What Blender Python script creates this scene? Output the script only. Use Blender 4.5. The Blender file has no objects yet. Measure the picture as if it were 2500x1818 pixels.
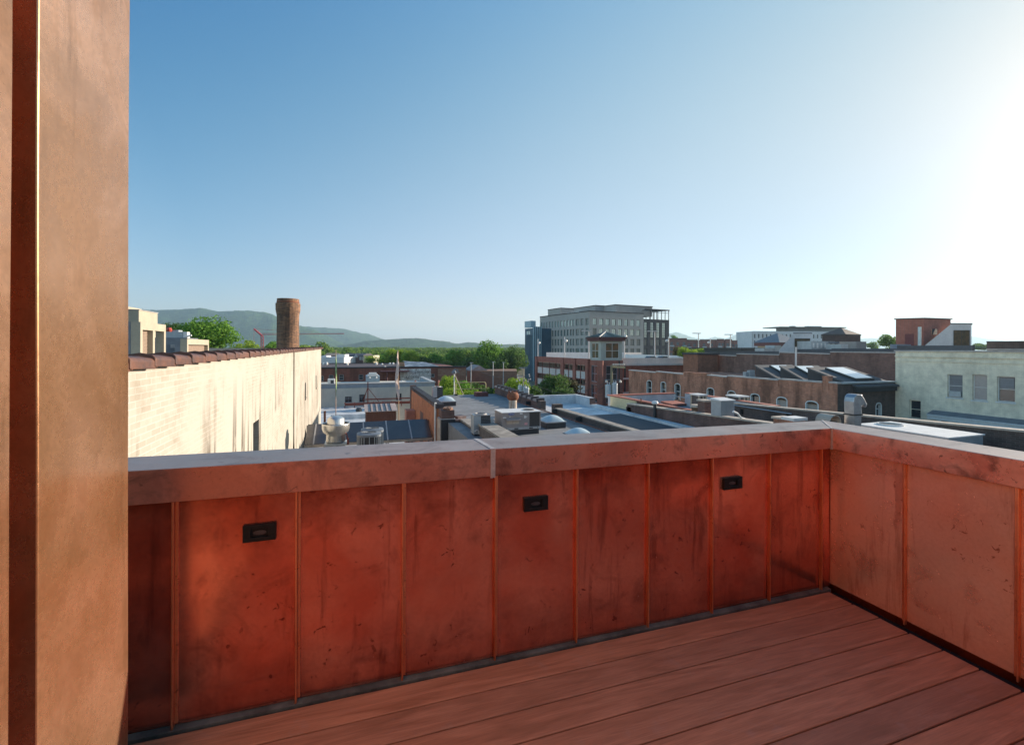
import bpy, math, random
import numpy as np
from mathutils import Vector, Matrix
R = math.radians
rnd = random.Random(7)
scene = bpy.context.scene
col = scene.collection

# ------------------------------------------------------------------ camera
ZC = 14.0                      # eye height above the street
TH = 0.33295                   # camera yaw against the town grid
ROLL = -0.00399
F = 1107.6                     # focal length in px of the 2500 px wide photograph
CY = 850.3
ct, st = math.cos(TH), math.sin(TH)
cr, sr = math.cos(ROLL), math.sin(ROLL)
RIGHT = Vector((ct, -st, 0)); FWD = Vector((st, ct, 0)); UP = Vector((0, 0, 1))
CX_ = RIGHT * cr - UP * sr
CZ_ = RIGHT * sr + UP * cr
cam = bpy.data.cameras.new('camera')
cam.sensor_width = 36.0
cam.lens = 36.0 * F / 2500
cam.shift_y = -(909 - CY) / 2500
cam.clip_start = 0.05
cam.clip_end = 60000
co = bpy.data.objects.new('camera', cam)
m = Matrix((CX_, CZ_, -FWD)).transposed().to_4x4()
m.translation = Vector((0, 0, ZC))
co.matrix_world = m
col.objects.link(co)
scene.camera = co

# ------------------------------------------------------------------ world, sun, exposure
HAZE_DENSITY = 1.2e-4
SUN_AZ, SUN_EL = R(84), R(14)
w = bpy.data.worlds.new('World'); scene.world = w; w.use_nodes = True
nt = w.node_tree; nt.nodes.clear()
sky = nt.nodes.new('ShaderNodeTexSky'); sky.sky_type = 'NISHITA'
sky.sun_disc = False; sky.sun_elevation = SUN_EL; sky.sun_rotation = SUN_AZ
sky.altitude = 180; sky.air_density = 1.0; sky.dust_density = 0.6; sky.ozone_density = 5.0
bg = nt.nodes.new('ShaderNodeBackground'); bg.inputs['Strength'].default_value = 0.118
wo = nt.nodes.new('ShaderNodeOutputWorld')
# clearer blue away from the sun, paler and warmer towards it and the horizon: a factor of direction on the sky texture
sdv = Vector((math.sin(SUN_AZ) * math.cos(SUN_EL), math.cos(SUN_AZ) * math.cos(SUN_EL), math.sin(SUN_EL)))
def wn(k, **kw):
    x = nt.nodes.new(k)
    for a, b in kw.items(): setattr(x, a, b)
    return x
def wm(op, a, b=0.0):
    x = wn('ShaderNodeMath', operation=op)
    for k, v in ((0, a), (1, b)):
        if isinstance(v, (int, float)): x.inputs[k].default_value = v
        else: nt.links.new(v, x.inputs[k])
    return x.outputs[0]
tcw = wn('ShaderNodeTexCoord'); dt = wn('ShaderNodeVectorMath', operation='DOT_PRODUCT'); dt.inputs[1].default_value = sdv
nt.links.new(tcw.outputs['Generated'], dt.inputs[0]); sxw = wn('ShaderNodeSeparateXYZ'); nt.links.new(tcw.outputs['Generated'], sxw.inputs[0])
S_ = wm('MINIMUM', wm('MAXIMUM', dt.outputs['Value'], -.12), .95); Z_ = wm('MINIMUM', wm('MAXIMUM', sxw.outputs[2], 0.0), .7)
S2, Z2, SZ = wm('MULTIPLY', S_, S_), wm('MULTIPLY', Z_, Z_), wm('MULTIPLY', S_, Z_)
cw = wn('ShaderNodeCombineColor')
for k, W in enumerate(((0.1172, 0.4746, -1.8503, 1.5024, -4.7582, 4.1261), (-0.2902, 0.1747, -1.1151, 1.8226, -2.521, 1.8652), (-0.3484, 0.1406, -0.9011, 0.407, -0.0016, 0.661))):
    t_ = wm('ADD', W[0], wm('MULTIPLY', S_, W[1]))
    for f_, c_ in ((S2, W[2]), (Z_, W[3]), (Z2, W[4]), (SZ, W[5])): t_ = wm('ADD', t_, wm('MULTIPLY', f_, c_))
    t_ = wm('ADD', t_, wm('MULTIPLY', wm('MAXIMUM', wm('SUBTRACT', wm('MULTIPLY', dt.outputs['Value'], -1.0), .25), 0.0), (1.9, 1.45, .95)[k]))  # added warm lift of the unseen sky opposite the sun, fills shaded walls
    nt.links.new(wm('EXPONENT', t_), cw.inputs[k])
tn = wn('ShaderNodeVectorMath', operation='MULTIPLY')
nt.links.new(sky.outputs[0], tn.inputs[0]); nt.links.new(cw.outputs[0], tn.inputs[1]); nt.links.new(tn.outputs[0], bg.inputs[0]); nt.links.new(bg.outputs[0], wo.inputs[0])
sl = bpy.data.lights.new('sun', 'SUN'); sl.energy = 4.5; sl.angle = R(0.5); sl.color = (1.0, 0.86, 0.70)
so = bpy.data.objects.new('sun', sl); col.objects.link(so)
sd = Vector((math.sin(SUN_AZ) * math.cos(SUN_EL), math.cos(SUN_AZ) * math.cos(SUN_EL), math.sin(SUN_EL)))
so.rotation_euler = sd.to_track_quat('Z', 'Y').to_euler()
scene.view_settings.view_transform = 'Standard'
scene.view_settings.look = 'None'
scene.view_settings.gamma = 1.0
scene.view_settings.use_curve_mapping = False
scene.view_settings.exposure = 1.18
scene.render.engine = 'CYCLES'
scene.cycles.use_denoising = True
scene.cycles.max_bounces = 7
scene.cycles.glossy_bounces = 4
scene.cycles.diffuse_bounces = 3
scene.cycles.volume_bounces = 0
scene.cycles.sample_clamp_indirect = 6.0

# ------------------------------------------------------------------ helpers
def ray(px, py):
    return CX_ * ((px - 1250) / F) + CZ_ * ((CY - py) / F) + FWD
EYE = Vector((0, 0, ZC))
def at(px, py, D=None, x=None, y=None, z=None):
    """point of the place seen at photo pixel px,py on the plane x=, y=, z= (z relative to the eye) or at forward distance D"""
    r = ray(px, py)
    if D is not None: t = D
    elif x is not None: t = x / r.x
    elif y is not None: t = y / r.y
    else: t = z / r.z
    return EYE + r * t
ORG = {}
def T(name, label=None, cat=None, group=None, loc=(0, 0, 0), kind=None):
    o = bpy.data.objects.new(name, None); col.objects.link(o); o.location = loc
    o.empty_display_size = .2
    tag(o, label, cat, group, kind); ORG[o.name] = Vector(loc)
    return o
def tag(o, label=None, cat=None, group=None, kind=None):
    if label: o['label'] = label
    if cat: o['category'] = cat
    if group: o['group'] = group
    if kind: o['kind'] = kind
    return o
class MB:
    def __init__(s): s.v = []; s.f = []; s.mi = []; s.cur = 0
    def add(s, vs, fs):
        b = len(s.v); s.v += [tuple(p) for p in vs]; s.f += [tuple(b + i for i in f) for f in fs]; s.mi += [s.cur] * len(fs); return s
    def quad(s, a, b, c, d): return s.add([a, b, c, d], [(0, 1, 2, 3)])
    def hexa(s, p):   # 8 points: bottom 4 (ccw), top 4
        return s.add(p, [(3, 2, 1, 0), (4, 5, 6, 7), (0, 1, 5, 4), (1, 2, 6, 5), (2, 3, 7, 6), (3, 0, 4, 7)])
    def box(s, x0, x1, y0, y1, z0, z1):
        return s.hexa([(x0, y0, z0), (x1, y0, z0), (x1, y1, z0), (x0, y1, z0), (x0, y0, z1), (x1, y0, z1), (x1, y1, z1), (x0, y1, z1)])
    def obox(s, c, d, L, W, z0, z1):   # oriented box: centre c, direction d (2D)
        d = Vector((d[0], d[1])).normalized(); n = Vector((-d.y, d.x)); c = Vector((c[0], c[1]))
        ps = [c - d * L / 2 - n * W / 2, c + d * L / 2 - n * W / 2, c + d * L / 2 + n * W / 2, c - d * L / 2 + n * W / 2]
        return s.prism(ps, z0, z1)
    def prism(s, ps, z0, z1):
        n = len(ps); z0s = z0 if isinstance(z0, (list, tuple)) else [z0] * n; z1s = z1 if isinstance(z1, (list, tuple)) else [z1] * n
        vs = [(p[0], p[1], z) for p, z in zip(ps, z0s)] + [(p[0], p[1], z) for p, z in zip(ps, z1s)]
        return s.add(vs, [tuple(range(n - 1, -1, -1)), tuple(range(n, 2 * n))] + [(i, (i + 1) % n, n + (i + 1) % n, n + i) for i in range(n)])
    def beam(s, a, b, wd, ht=None):
        a = Vector(a); b = Vector(b); ht = ht or wd; d = (b - a).normalized()
        u = d.cross(Vector((0, 0, 1)));  u = Vector((1, 0, 0)) if u.length < 1e-4 else u.normalized()
        k = u.cross(d).normalized(); u = u * wd / 2; k = k * ht / 2
        return s.hexa([a - u - k, a + u - k, b + u - k, b - u - k, a - u + k, a + u + k, b + u + k, b - u + k])
    def cyl(s, a, b, r0, r1=None, n=12, cap=True):
        a = Vector(a); b = Vector(b); r1 = r0 if r1 is None else r1; d = (b - a).normalized()
        u = d.orthogonal().normalized(); k = d.cross(u)
        vs = []
        for c, r in ((a, r0), (b, r1)):
            for i in range(n):
                t = 2 * math.pi * i / n; vs.append(c + u * math.cos(t) * r + k * math.sin(t) * r)
        fs = [(i, (i + 1) % n, n + (i + 1) % n, n + i) for i in range(n)]
        if cap: fs += [tuple(range(n - 1, -1, -1)), tuple(range(n, 2 * n))]
        return s.add(vs, fs)
    def tube(s, pts, r, n=8):
        for a, b in zip(pts[:-1], pts[1:]): s.cyl(a, b, r, r, n)
        return s
    def lathe(s, c, prof, n=24, close=False):
        vs = []; fs = []
        for r, z in prof:
            for i in range(n):
                t = 2 * math.pi * i / n; vs.append((c[0] + r * math.cos(t), c[1] + r * math.sin(t), c[2] + z))
        for j in range(len(prof) - 1):
            for i in range(n): fs.append((j * n + i, j * n + (i + 1) % n, (j + 1) * n + (i + 1) % n, (j + 1) * n + i))
        return s.add(vs, fs)
    def build(s, name, mat, parent=None, smooth=False, label=None, kind=None, bevel=0):
        me = bpy.data.meshes.new(name)
        o = bpy.data.objects.new(name, me); col.objects.link(o)
        if parent is not None:
            og = ORG[parent.name]; o.parent = parent; ORG[o.name] = og
        else:
            a = np.array(s.v); og = Vector(((a[:, 0].min() + a[:, 0].max()) / 2, (a[:, 1].min() + a[:, 1].max()) / 2, a[:, 2].min())); o.location = og; ORG[o.name] = og
        me.from_pydata([(p[0] - og.x, p[1] - og.y, p[2] - og.z) for p in s.v], [], s.f)
        ml = mat if isinstance(mat, (list, tuple)) else [mat]
        for mm in ml: me.materials.append(mm)
        if len(ml) > 1: me.polygons.foreach_set('material_index', s.mi)
        if smooth: me.polygons.foreach_set('use_smooth', [True] * len(s.f))
        me.validate(); me.update()
        if bevel:
            md = o.modifiers.new('bevel', 'BEVEL'); md.width = bevel; md.segments = 2; md.limit_method = 'ANGLE'
        tag(o, label, None, None, kind)
        return o
def copy_tree(o, loc=None, label=None, parent=None):
    c = o.copy(); col.objects.link(c); ORG[c.name] = ORG[o.name]
    if parent is not None: c.parent = parent
    if loc is not None: c.location = loc; ORG[c.name] = Vector(loc)
    if label: c['label'] = label
    for ch in list(o.children): copy_tree(ch, parent=c)
    return c

# ------------------------------------------------------------------ materials
class NT:
    def __init__(s, name):
        s.m = bpy.data.materials.new(name); s.m.use_nodes = True; s.t = s.m.node_tree; s.t.nodes.clear()
        s.out = s.n('ShaderNodeOutputMaterial'); s.b = s.n('ShaderNodeBsdfPrincipled'); s.l(s.b.outputs[0], s.out.inputs[0])
        s.tc = s.n('ShaderNodeTexCoord'); s.co = s.tc.outputs['Object']
    def n(s, k, **kw):
        x = s.t.nodes.new(k)
        for a, b in kw.items(): setattr(x, a, b)
        return x
    def l(s, a, b): s.t.links.new(a, b)
    def map(s, sc=(1, 1, 1), src=None, loc=(0, 0, 0)):
        x = s.n('ShaderNodeMapping'); x.inputs['Scale'].default_value = sc; x.inputs['Location'].default_value = loc
        s.l(src or s.co, x.inputs[0]); return x.outputs[0]
    def noise(s, scale, detail=4, rough=.55, src=None, dist=0.0):
        x = s.n('ShaderNodeTexNoise'); x.inputs['Scale'].default_value = scale; x.inputs['Detail'].default_value = detail
        x.inputs['Roughness'].default_value = rough; x.inputs['Distortion'].default_value = dist
        s.l(src or s.co, x.inputs['Vector']); return x.outputs[0]
    def ramp(s, src, stops):
        x = s.n('ShaderNodeValToRGB'); e = x.color_ramp.elements
        while len(e) < len(stops): e.new(.5)
        for el, (p, c) in zip(e, stops):
            el.position = p; el.color = (c, c, c, 1) if isinstance(c, (int, float)) else (*c, 1)
        s.l(src, x.inputs[0]); return x.outputs[0]
    def mix(s, fac, a, b, mode='MIX'):
        x = s.n('ShaderNodeMix', data_type='RGBA', blend_type=mode)
        for k, v in ((0, fac), (6, a), (7, b)):
            if isinstance(v, (int, float)): x.inputs[k].default_value = v
            elif isinstance(v, tuple): x.inputs[k].default_value = (*v, 1)
            else: s.l(v, x.inputs[k])
        return x.outputs[2]
    def math(s, op, a, b=0.0):
        x = s.n('ShaderNodeMath', operation=op)
        for k, v in ((0, a), (1, b)):
            if isinstance(v, (int, float)): x.inputs[k].default_value = v
            else: s.l(v, x.inputs[k])
        return x.outputs[0]
    def set(s, key, v):
        i = s.b.inputs[key]
        if isinstance(v, (int, float)): i.default_value = v
        elif isinstance(v, tuple): i.default_value = (*v, 1)
        else: s.l(v, i)
    def bump(s, h, strength=.3, dist=.02):
        x = s.n('ShaderNodeBump'); x.inputs['Strength'].default_value = strength; x.inputs['Distance'].default_value = dist
        s.l(h, x.inputs['Height']); s.l(x.outputs[0], s.b.inputs['Normal'])
_surf = {}
def surf(name, c, c2=None, sc=1.5, rough=.8, metal=0.0, stretch=(1, 1, 1), lo=.35, hi=.65, bump=.15, spec=.5, fine=True, stain=0.0):
    if name in _surf: return _surf[name]
    s = NT(name); c2 = c2 or tuple(x * .75 for x in c)
    n1 = s.noise(sc, 6, .6, s.map(stretch)); k = s.ramp(n1, [(lo, 0.0), (hi, 1.0)])
    cc = s.mix(k, c, c2)
    if stain: cc = s.mix(s.math('MULTIPLY', s.ramp(s.noise(.55, 6, .7, dist=1.0), [(.50, 0.0), (.58, 1.0)]), stain), cc, tuple(x * .55 for x in c))
    n2 = s.noise(sc * 9, 4, .6)
    if fine: cc = s.mix(.35, cc, s.ramp(n2, [(.3, .55), (.7, 1.0)]), 'MULTIPLY')
    s.set('Base Color', cc); s.set('Roughness', rough); s.set('Metallic', metal); s.set('Specular IOR Level', spec)
    if bump: s.bump(n2, bump, .01)
    _surf[name] = s.m; return s.m
def brickmat(name, c1, c2, mortar, scale=1.0, stain=.5, bw=.215, bh=.075, rough=.9):
    s = NT(name)
    sx = s.n('ShaderNodeSeparateXYZ'); s.l(s.co, sx.inputs[0])
    a = s.math('ADD', sx.outputs[0], sx.outputs[1]); cb = s.n('ShaderNodeCombineXYZ'); s.l(a, cb.inputs[0]); s.l(sx.outputs[2], cb.inputs[1])
    b = s.n('ShaderNodeTexBrick'); s.l(cb.outputs[0], b.inputs['Vector'])
    b.inputs['Scale'].default_value = 1.0; b.inputs['Brick Width'].default_value = bw * scale; b.inputs['Row Height'].default_value = bh * scale
    b.inputs['Mortar Size'].default_value = .008 * scale; b.inputs['Mortar Smooth'].default_value = .3
    b.inputs['Color1'].default_value = (*c1, 1); b.inputs['Color2'].default_value = (*c2, 1); b.inputs['Mortar'].default_value = (*mortar, 1)
    n = s.noise(.45, 6, .65, s.map((1.6, 1.6, .45))); k = s.ramp(n, [(.44, 1.0), (.60, 1.0 - stain)])
    n3 = s.noise(2.2, 5, .6); k3 = s.ramp(n3, [(.3, .78), (.7, 1.08)])
    cc = s.mix(1.0, b.outputs['Color'], k, 'MULTIPLY'); cc = s.mix(1.0, cc, k3, 'MULTIPLY')
    s.set('Base Color', cc); s.set('Roughness', rough); s.bump(s.math('SUBTRACT', 1.0, b.outputs['Fac']), .5, .006)
    _surf[name] = s.m; return s.m

def copper(name, c, dark, red, rough=(.28, .5), stain=.55, streak=(9, 9, .9), seed=0.0, diffuse=.12, bumpk=1.0, edge=0.0, brushed=0.0, speck=.8):
    """aged sheet copper: tarnish clouds, finger and drip marks, slightly oil-canned sheet"""
    s = NT(name); oi = s.n('ShaderNodeObjectInfo'); rv = oi.outputs['Random']
    cb = s.n('ShaderNodeCombineXYZ'); s.l(s.math('MULTIPLY', rv, 23.0), cb.inputs[0]); s.l(s.math('MULTIPLY', rv, 7.0), cb.inputs[2])
    va = s.n('ShaderNodeVectorMath', operation='ADD'); s.l(s.co, va.inputs[0]); s.l(cb.outputs[0], va.inputs[1])
    L = s.map((1, 1, 1), src=va.outputs[0], loc=(seed, seed * .7, seed * 1.3))
    big = s.noise(1.3, 5, .6, L, .5); mid = s.noise(4.2, 6, .68, L, .8); fine = s.noise(60, 4, .75, L)
    mp = s.map(streak, src=L); drip = s.noise(1.3, 5, .65, mp, .3)
    cc = s.mix(s.ramp(big, [(.36, 0.0), (.62, 1.0)]), c, red)
    blot = s.ramp(mid, [(.54, 0.0), (.70, 1.0)])
    cc = s.mix(s.math('MULTIPLY', blot, stain * .55), cc, dark)
    dr = s.ramp(drip, [(.56, 0.0), (.66, 1.0)])
    cc = s.mix(s.math('MULTIPLY', dr, stain * .55), cc, dark)
    sp = s.noise(26, 3, .6, L, .6); spk = s.ramp(sp, [(.64, 0.0), (.69, 1.0)])
    spk = s.math('MULTIPLY', spk, s.ramp(s.noise(2.3, 3, .6, L), [(.47, 0.0), (.58, 1.0)]))
    cc = s.mix(s.math('MULTIPLY', spk, speck), cc, dark)
    if edge:     # ragged darker bands along the top and bottom of each sheet
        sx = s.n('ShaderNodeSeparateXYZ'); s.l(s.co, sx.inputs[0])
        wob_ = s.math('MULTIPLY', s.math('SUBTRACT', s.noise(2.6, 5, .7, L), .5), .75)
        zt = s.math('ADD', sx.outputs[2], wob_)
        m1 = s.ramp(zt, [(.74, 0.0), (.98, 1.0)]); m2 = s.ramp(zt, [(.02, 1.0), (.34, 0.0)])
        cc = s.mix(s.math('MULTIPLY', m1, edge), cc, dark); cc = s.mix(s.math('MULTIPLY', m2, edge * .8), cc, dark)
    cc = s.mix(.3, cc, s.ramp(fine, [(.3, .6), (.6, 1.0)]), 'MULTIPLY')
    cc = s.mix(1.0, cc, s.ramp(rv, [(0.0, (.86, .82, .80)), (1.0, (1.0, 1.0, 1.0))]), 'MULTIPLY')
    s.set('Base Color', cc); s.set('Metallic', 1.0 - diffuse)
    rr = s.math('ADD', s.math('MULTIPLY', s.ramp(mid, [(.3, 0.0), (.75, 1.0)]), rough[1] - rough[0]), rough[0])
    rr = s.math('ADD', rr, s.math('MULTIPLY', s.math('SUBTRACT', fine, .5), .12))
    s.set('Roughness', rr)
    wob = s.noise(1.0, 2, .4, s.map((.7, .7, 3.0), src=L))
    h = s.math('ADD', s.math('MULTIPLY', wob, 4.0 * bumpk), s.math('MULTIPLY', fine, .004))
    if brushed: h = s.math('ADD', h, s.math('MULTIPLY', s.noise(1.0, 3, .6, s.map((150, 150, 4), src=L)), .02 * brushed))
    s.bump(h, .35, .01)
    return s.m
# ================================================================== FOREGROUND: roof deck with copper parapet
U0, V0 = 3.0075, 2.167
def zd(u): return ZC - 1.6 - .0149 * (u - U0)           # deck falls gently towards the corner
def zc(u, h): return ZC - 1.6 + h - .0101 * (u - U0)
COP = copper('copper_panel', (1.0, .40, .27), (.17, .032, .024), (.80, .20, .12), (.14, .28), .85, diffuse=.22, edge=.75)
COP2 = copper('copper_panel_lit', (1.0, .62, .46), (.36, .11, .075), (1.0, .46, .30), (.16, .32), .85, seed=3.3, bumpk=.7, diffuse=.42, edge=.3)  # lit copy of the panel copper: bounced light put into its colour
COPW = copper('copper_wall_panel', (.76, .42, .25), (.30, .15, .07), (.50, .25, .12), (.20, .36), .8, (6, 6, .6), seed=9.1, bumpk=.8, diffuse=.22, brushed=1.0, speck=.25)
COPD = copper('copper_reveal', (.24, .045, .014), (.03, .008, .005), (.10, .016, .007), (.3, .5), .8, seed=5.1)  # groove's shade painted in as dark copper; wall cores share it
COPC = copper('copper_coping', (.88, .44, .33), (.17, .08, .065), (.56, .24, .18), (.22, .48), 1.3, (2.5, 2.5, 2.5), seed=1.7, bumpk=.5, diffuse=.3)
COPT = copper('coping_top', (.27, .235, .225), (.13, .105, .105), (.36, .27, .245), (.34, .5), .9, (2, 5, 5), seed=4.4, bumpk=.5, diffuse=.6)
SEAM = copper('copper_seam', (.92, .42, .24), (.34, .10, .06), (.75, .25, .13), (.25, .45), .5, seed=2.2, bumpk=.3)
SOLDER = surf('solder', (.62, .55, .52), (.42, .36, .34), 9, .45, .5)
GALV = surf('grey_flashing', (.20, .20, .17), (.08, .08, .07), 6, .6, .3)
BLACK = surf('black_void', (.01, .01, .01), None, 3, .9, bump=0)

def parapet(name_label, cat, along, u0, u1, seams, mat, side):
    root = T('copper_parapet', name_label, cat, loc=(U0, V0, zd(U0)))
    return root
# ---- long parapet (runs along x)
PL = T('copper_parapet', 'long red copper parapet with standing seams and three black step lights', 'parapet', 'copper parapets round the deck', loc=(U0, V0, zd(U0)))
us = [-1.60, -1.143] + [-.6909 + .45277 * k for k in range(9)] + [U0 + .02]
yp = V0 + .022
for i, (a, b) in enumerate(zip(us[:-1], us[1:])):
    mb = MB(); tl = rnd.uniform(-.0015, .0015)
    # slightly bowed sheet
    n = 6; vs = []; fs = []
    bow = rnd.uniform(.001, .004) * rnd.choice((-1, 1))
    for j in range(n + 1):
        u = a + (b - a) * j / n; off = bow * math.sin(math.pi * j / n)
        for k in range(5):
            z = zd(u) + .012 + (zc(u, .945) - zd(u) - .012) * k / 4
            vs.append((u, yp + off + tl * (k - 2) + .0015 * math.sin(k * 1.7 + i), z))
    for j in range(n):
        for k in range(4): fs.append((j * 5 + k, (j + 1) * 5 + k, (j + 1) * 5 + k + 1, j * 5 + k + 1))
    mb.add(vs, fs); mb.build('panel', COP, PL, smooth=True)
for u in us[1:-1]:
    mb = MB(); mb.hexa([(u - .004, V0, zd(u) + .006), (u + .004, V0, zd(u) + .006), (u + .004, yp, zd(u) + .006), (u - .004, yp, zd(u) + .006),
             (u - .004, V0, zc(u, .944)), (u + .004, V0, zc(u, .944)), (u + .004, yp, zc(u, .944)), (u - .004, yp, zc(u, .944))])
    mb.box(u + .004, u + .016, yp - .007, yp + .001, zd(u) + .02, zc(u, .944))
    mb.build('seam', SEAM, PL, bevel=.0018)
mb = MB(); mb.hexa([(-1.6, V0 - .004, zd(-1.6) - .03), (U0, V0 - .004, zd(U0) - .03), (U0, yp + .01, zd(U0) - .03), (-1.6, yp + .01, zd(-1.6) - .03),
                    (-1.6, V0 - .004, zd(-1.6) + .004), (U0, V0 - .004, zd(U0) + .004), (U0, yp + .004, zd(U0) + .010), (-1.6, yp + .004, zd(-1.6) + .010)])
mb.build('base_flashing', GALV, PL)
mb = MB(); mb.box(-1.6, U0 + .045, yp + .012, V0 + .215, ZC - 1.75, zc(U0, .93)); mb.build('wall_core', COPD, PL)
def zt_(u): return zc(u, 1.0778)
ev = V0 - .011; eo = ev + .249; eu = U0 - .011; euo = eu + .249
def cop_piece(ps):
    mb = MB(); z0 = [zc(p[0], .9422) for p in ps]; z1 = [zc(p[0], 1.0778 + (.004 if i in (2, 3) else 0)) for i, p in enumerate(ps)]
    mb.prism(ps, z0, z1); mb.mi[1] = 1; return mb
cop_piece([(-1.6, ev), (.644, ev), (.620, eo), (-1.6, eo)])  .build('coping', [COPC, COPT], PL, bevel=.003)
cop_piece([(.646, ev), (eu - .0015, ev), (euo - .0015, eo), (.622, eo)])  .build('coping', [COPC, COPT], PL, bevel=.003)
# soldered lap joint
mb = MB(); a, b = .635, .660
mb.hexa([(a, ev - .004, zc(.65, .935)), (b, ev - .004, zc(.65, .935)), (b, ev + .002, zc(.65, .935)), (a, ev + .002, zc(.65, .935)),
         (a, ev - .004, zc(.65, 1.0805)), (b, ev - .004, zc(.65, 1.0805)), (b, ev + .002, zc(.65, 1.0805)), (a, ev + .002, zc(.65, 1.0805))])
mb.hexa([(a, ev, zc(.65, 1.0765)), (b, ev, zc(.65, 1.0765)), (b - .024, eo, zc(.65, 1.0805)), (a - .024, eo, zc(.65, 1.0805)),
         (a, ev, zc(.65, 1.0805)), (b, ev, zc(.65, 1.0805)), (b - .024, eo, zc(.65, 1.0845)), (a - .024, eo, zc(.65, 1.0845))])
mb.build('lap_joint', SOLDER, PL, bevel=.001)

# ---- short parapet (runs along y)
PR = T('copper_parapet', 'shorter copper parapet turning towards the viewer, brighter wide panels', 'parapet', 'copper parapets round the deck', loc=(U0, V0, zd(U0)))
vs_ = [V0 + .02] + [V0 - .428 - .476 * k for k in range(14)]
xp = U0 + .022; zb = zd(U0)
for i, (a, b) in enumerate(zip(vs_[:-1], vs_[1:])):
    mb = MB(); n = 6; vs = []; fs = []; bow = rnd.uniform(.001, .004) * rnd.choice((-1, 1))
    for j in range(n + 1):
        v = a + (b - a) * j / n; off = bow * math.sin(math.pi * j / n)
        for k in range(5): vs.append((xp + off + .001 * math.sin(k + i), v, zb + .03 + (zc(U0, .945) - zb - .03) * k / 4))
    for j in range(n):
        for k in range(4): fs.append((j * 5 + k, (j + 1) * 5 + k, (j + 1) * 5 + k + 1, j * 5 + k + 1))
    mb.add(vs, fs); mb.build('panel', COP2, PR, smooth=True)
for v in vs_[1:]:
    mb = MB(); mb.box(U0, xp, v - .004, v + .004, zb + .01, zc(U0, .944)); mb.box(xp - .007, xp + .001, v + .004, v + .018, zb + .025, zc(U0, .944))
    mb.build('seam', SEAM, PR, bevel=.0018)
mb = MB(); mb.box(xp + .012, U0 + .215, -4.6, V0 + .16, ZC - 1.75, zc(U0, .93)); mb.build('wall_core', COPD, PR)
mb = MB(); mb.box(U0 - .012, xp + .011, -4.6, V0 - .01, zb - .06, zb - .02); mb.build('base_gap', BLACK, PR)
ps = [(eu + .0015, ev), (eu + .0015, -4.6), (euo, -4.6), (euo + .0015, eo)]
mb = MB().prism([ps[1], ps[2], ps[3], ps[0]], zc(U0, .9422), [zc(U0, 1.0778), zc(U0, 1.0818), zc(U0, 1.0818), zc(U0, 1.0778)]); mb.mi[1] = 1; mb.build('coping', [COPC, COPT], PR, bevel=.003)
mb = MB(); mb.box(eu - .006, eu + .008, ev - .008, ev + .008, zc(U0, .9422) - .004, zc(U0, 1.0778) + .001)
mb.hexa([(eu - .006, ev, zc(U0, 1.0768)), (eu + .006, ev - .004, zc(U0, 1.0768)), (euo + .004, eo - .002, zc(U0, 1.08)), (euo - .008, eo, zc(U0, 1.08)),
         (eu - .006, ev, zc(U0, 1.080)), (eu + .006, ev - .004, zc(U0, 1.080)), (euo + .004, eo - .002, zc(U0, 1.0836)), (euo - .008, eo, zc(U0, 1.0836))])
mb.build('corner_joint', SOLDER, PR, bevel=.001)

# ---- step lights
BLK = surf('black_paint', (.008, .007, .008), (.012, .01, .01), 8, .55, spec=.25)
LENS = surf('frosted_lens', (.07, .06, .065), (.03, .027, .03), 30, .35, bump=0)
for (x0, x1, y0, y1, lab) in ((593, 674, 1273, 1326, 'black step light nearest the copper wall end, dark tarnish patch beside it'),
                              (1280, 1338, 1209, 1249, 'black step light in the middle, just right of the coping joint'),
                              (1767, 1812, 1162, 1196, 'black step light closest to the parapet corner')):
    c = at((x0 + x1) / 2, (y0 + y1) / 2, y=yp - .012); wd = (at(x1, y0, y=yp - .012).x - at(x0, y0, y=yp - .012).x); ht = .072
    r = T('step_light', lab, 'light', 'black step lights on the parapet', loc=c)
    h = wd / 2
    MB().box(c.x - h, c.x + h, c.y - .004, yp - .001, c.z - ht / 2, c.z - .018).box(c.x - h, c.x + h, c.y - .004, yp - .001, c.z + .018, c.z + ht / 2) \
        .box(c.x - h, c.x - .033, c.y - .004, yp - .001, c.z - .018, c.z + .018).box(c.x + .033, c.x + h, c.y - .004, yp - .001, c.z - .018, c.z + .018).build('faceplate', BLK, r, bevel=.0012)
    mb = MB(); mb.hexa([(c.x - .033, yp - .005, c.z - .018), (c.x + .033, yp - .005, c.z - .018), (c.x + .033, yp - .0015, c.z - .018), (c.x - .033, yp - .0015, c.z - .018),
                        (c.x - .033, yp - .0045, c.z + .018), (c.x + .033, yp - .0045, c.z + .018), (c.x + .033, yp - .001, c.z + .018), (c.x - .033, yp - .001, c.z + .018)]).build('recess', BLK, r)
    mb = MB(); n = 12
    pts = [(c.x + .026 * math.cos(2 * math.pi * i / n), yp - .0065, c.z - .002 + .010 * math.sin(2 * math.pi * i / n)) for i in range(n)]
    mb.add(pts + [(p[0], yp - .0045, p[2]) for p in pts], [tuple(range(n))] + [(i, n + i, n + (i + 1) % n, (i + 1) % n) for i in range(n)]).build('lens', LENS, r)

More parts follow.
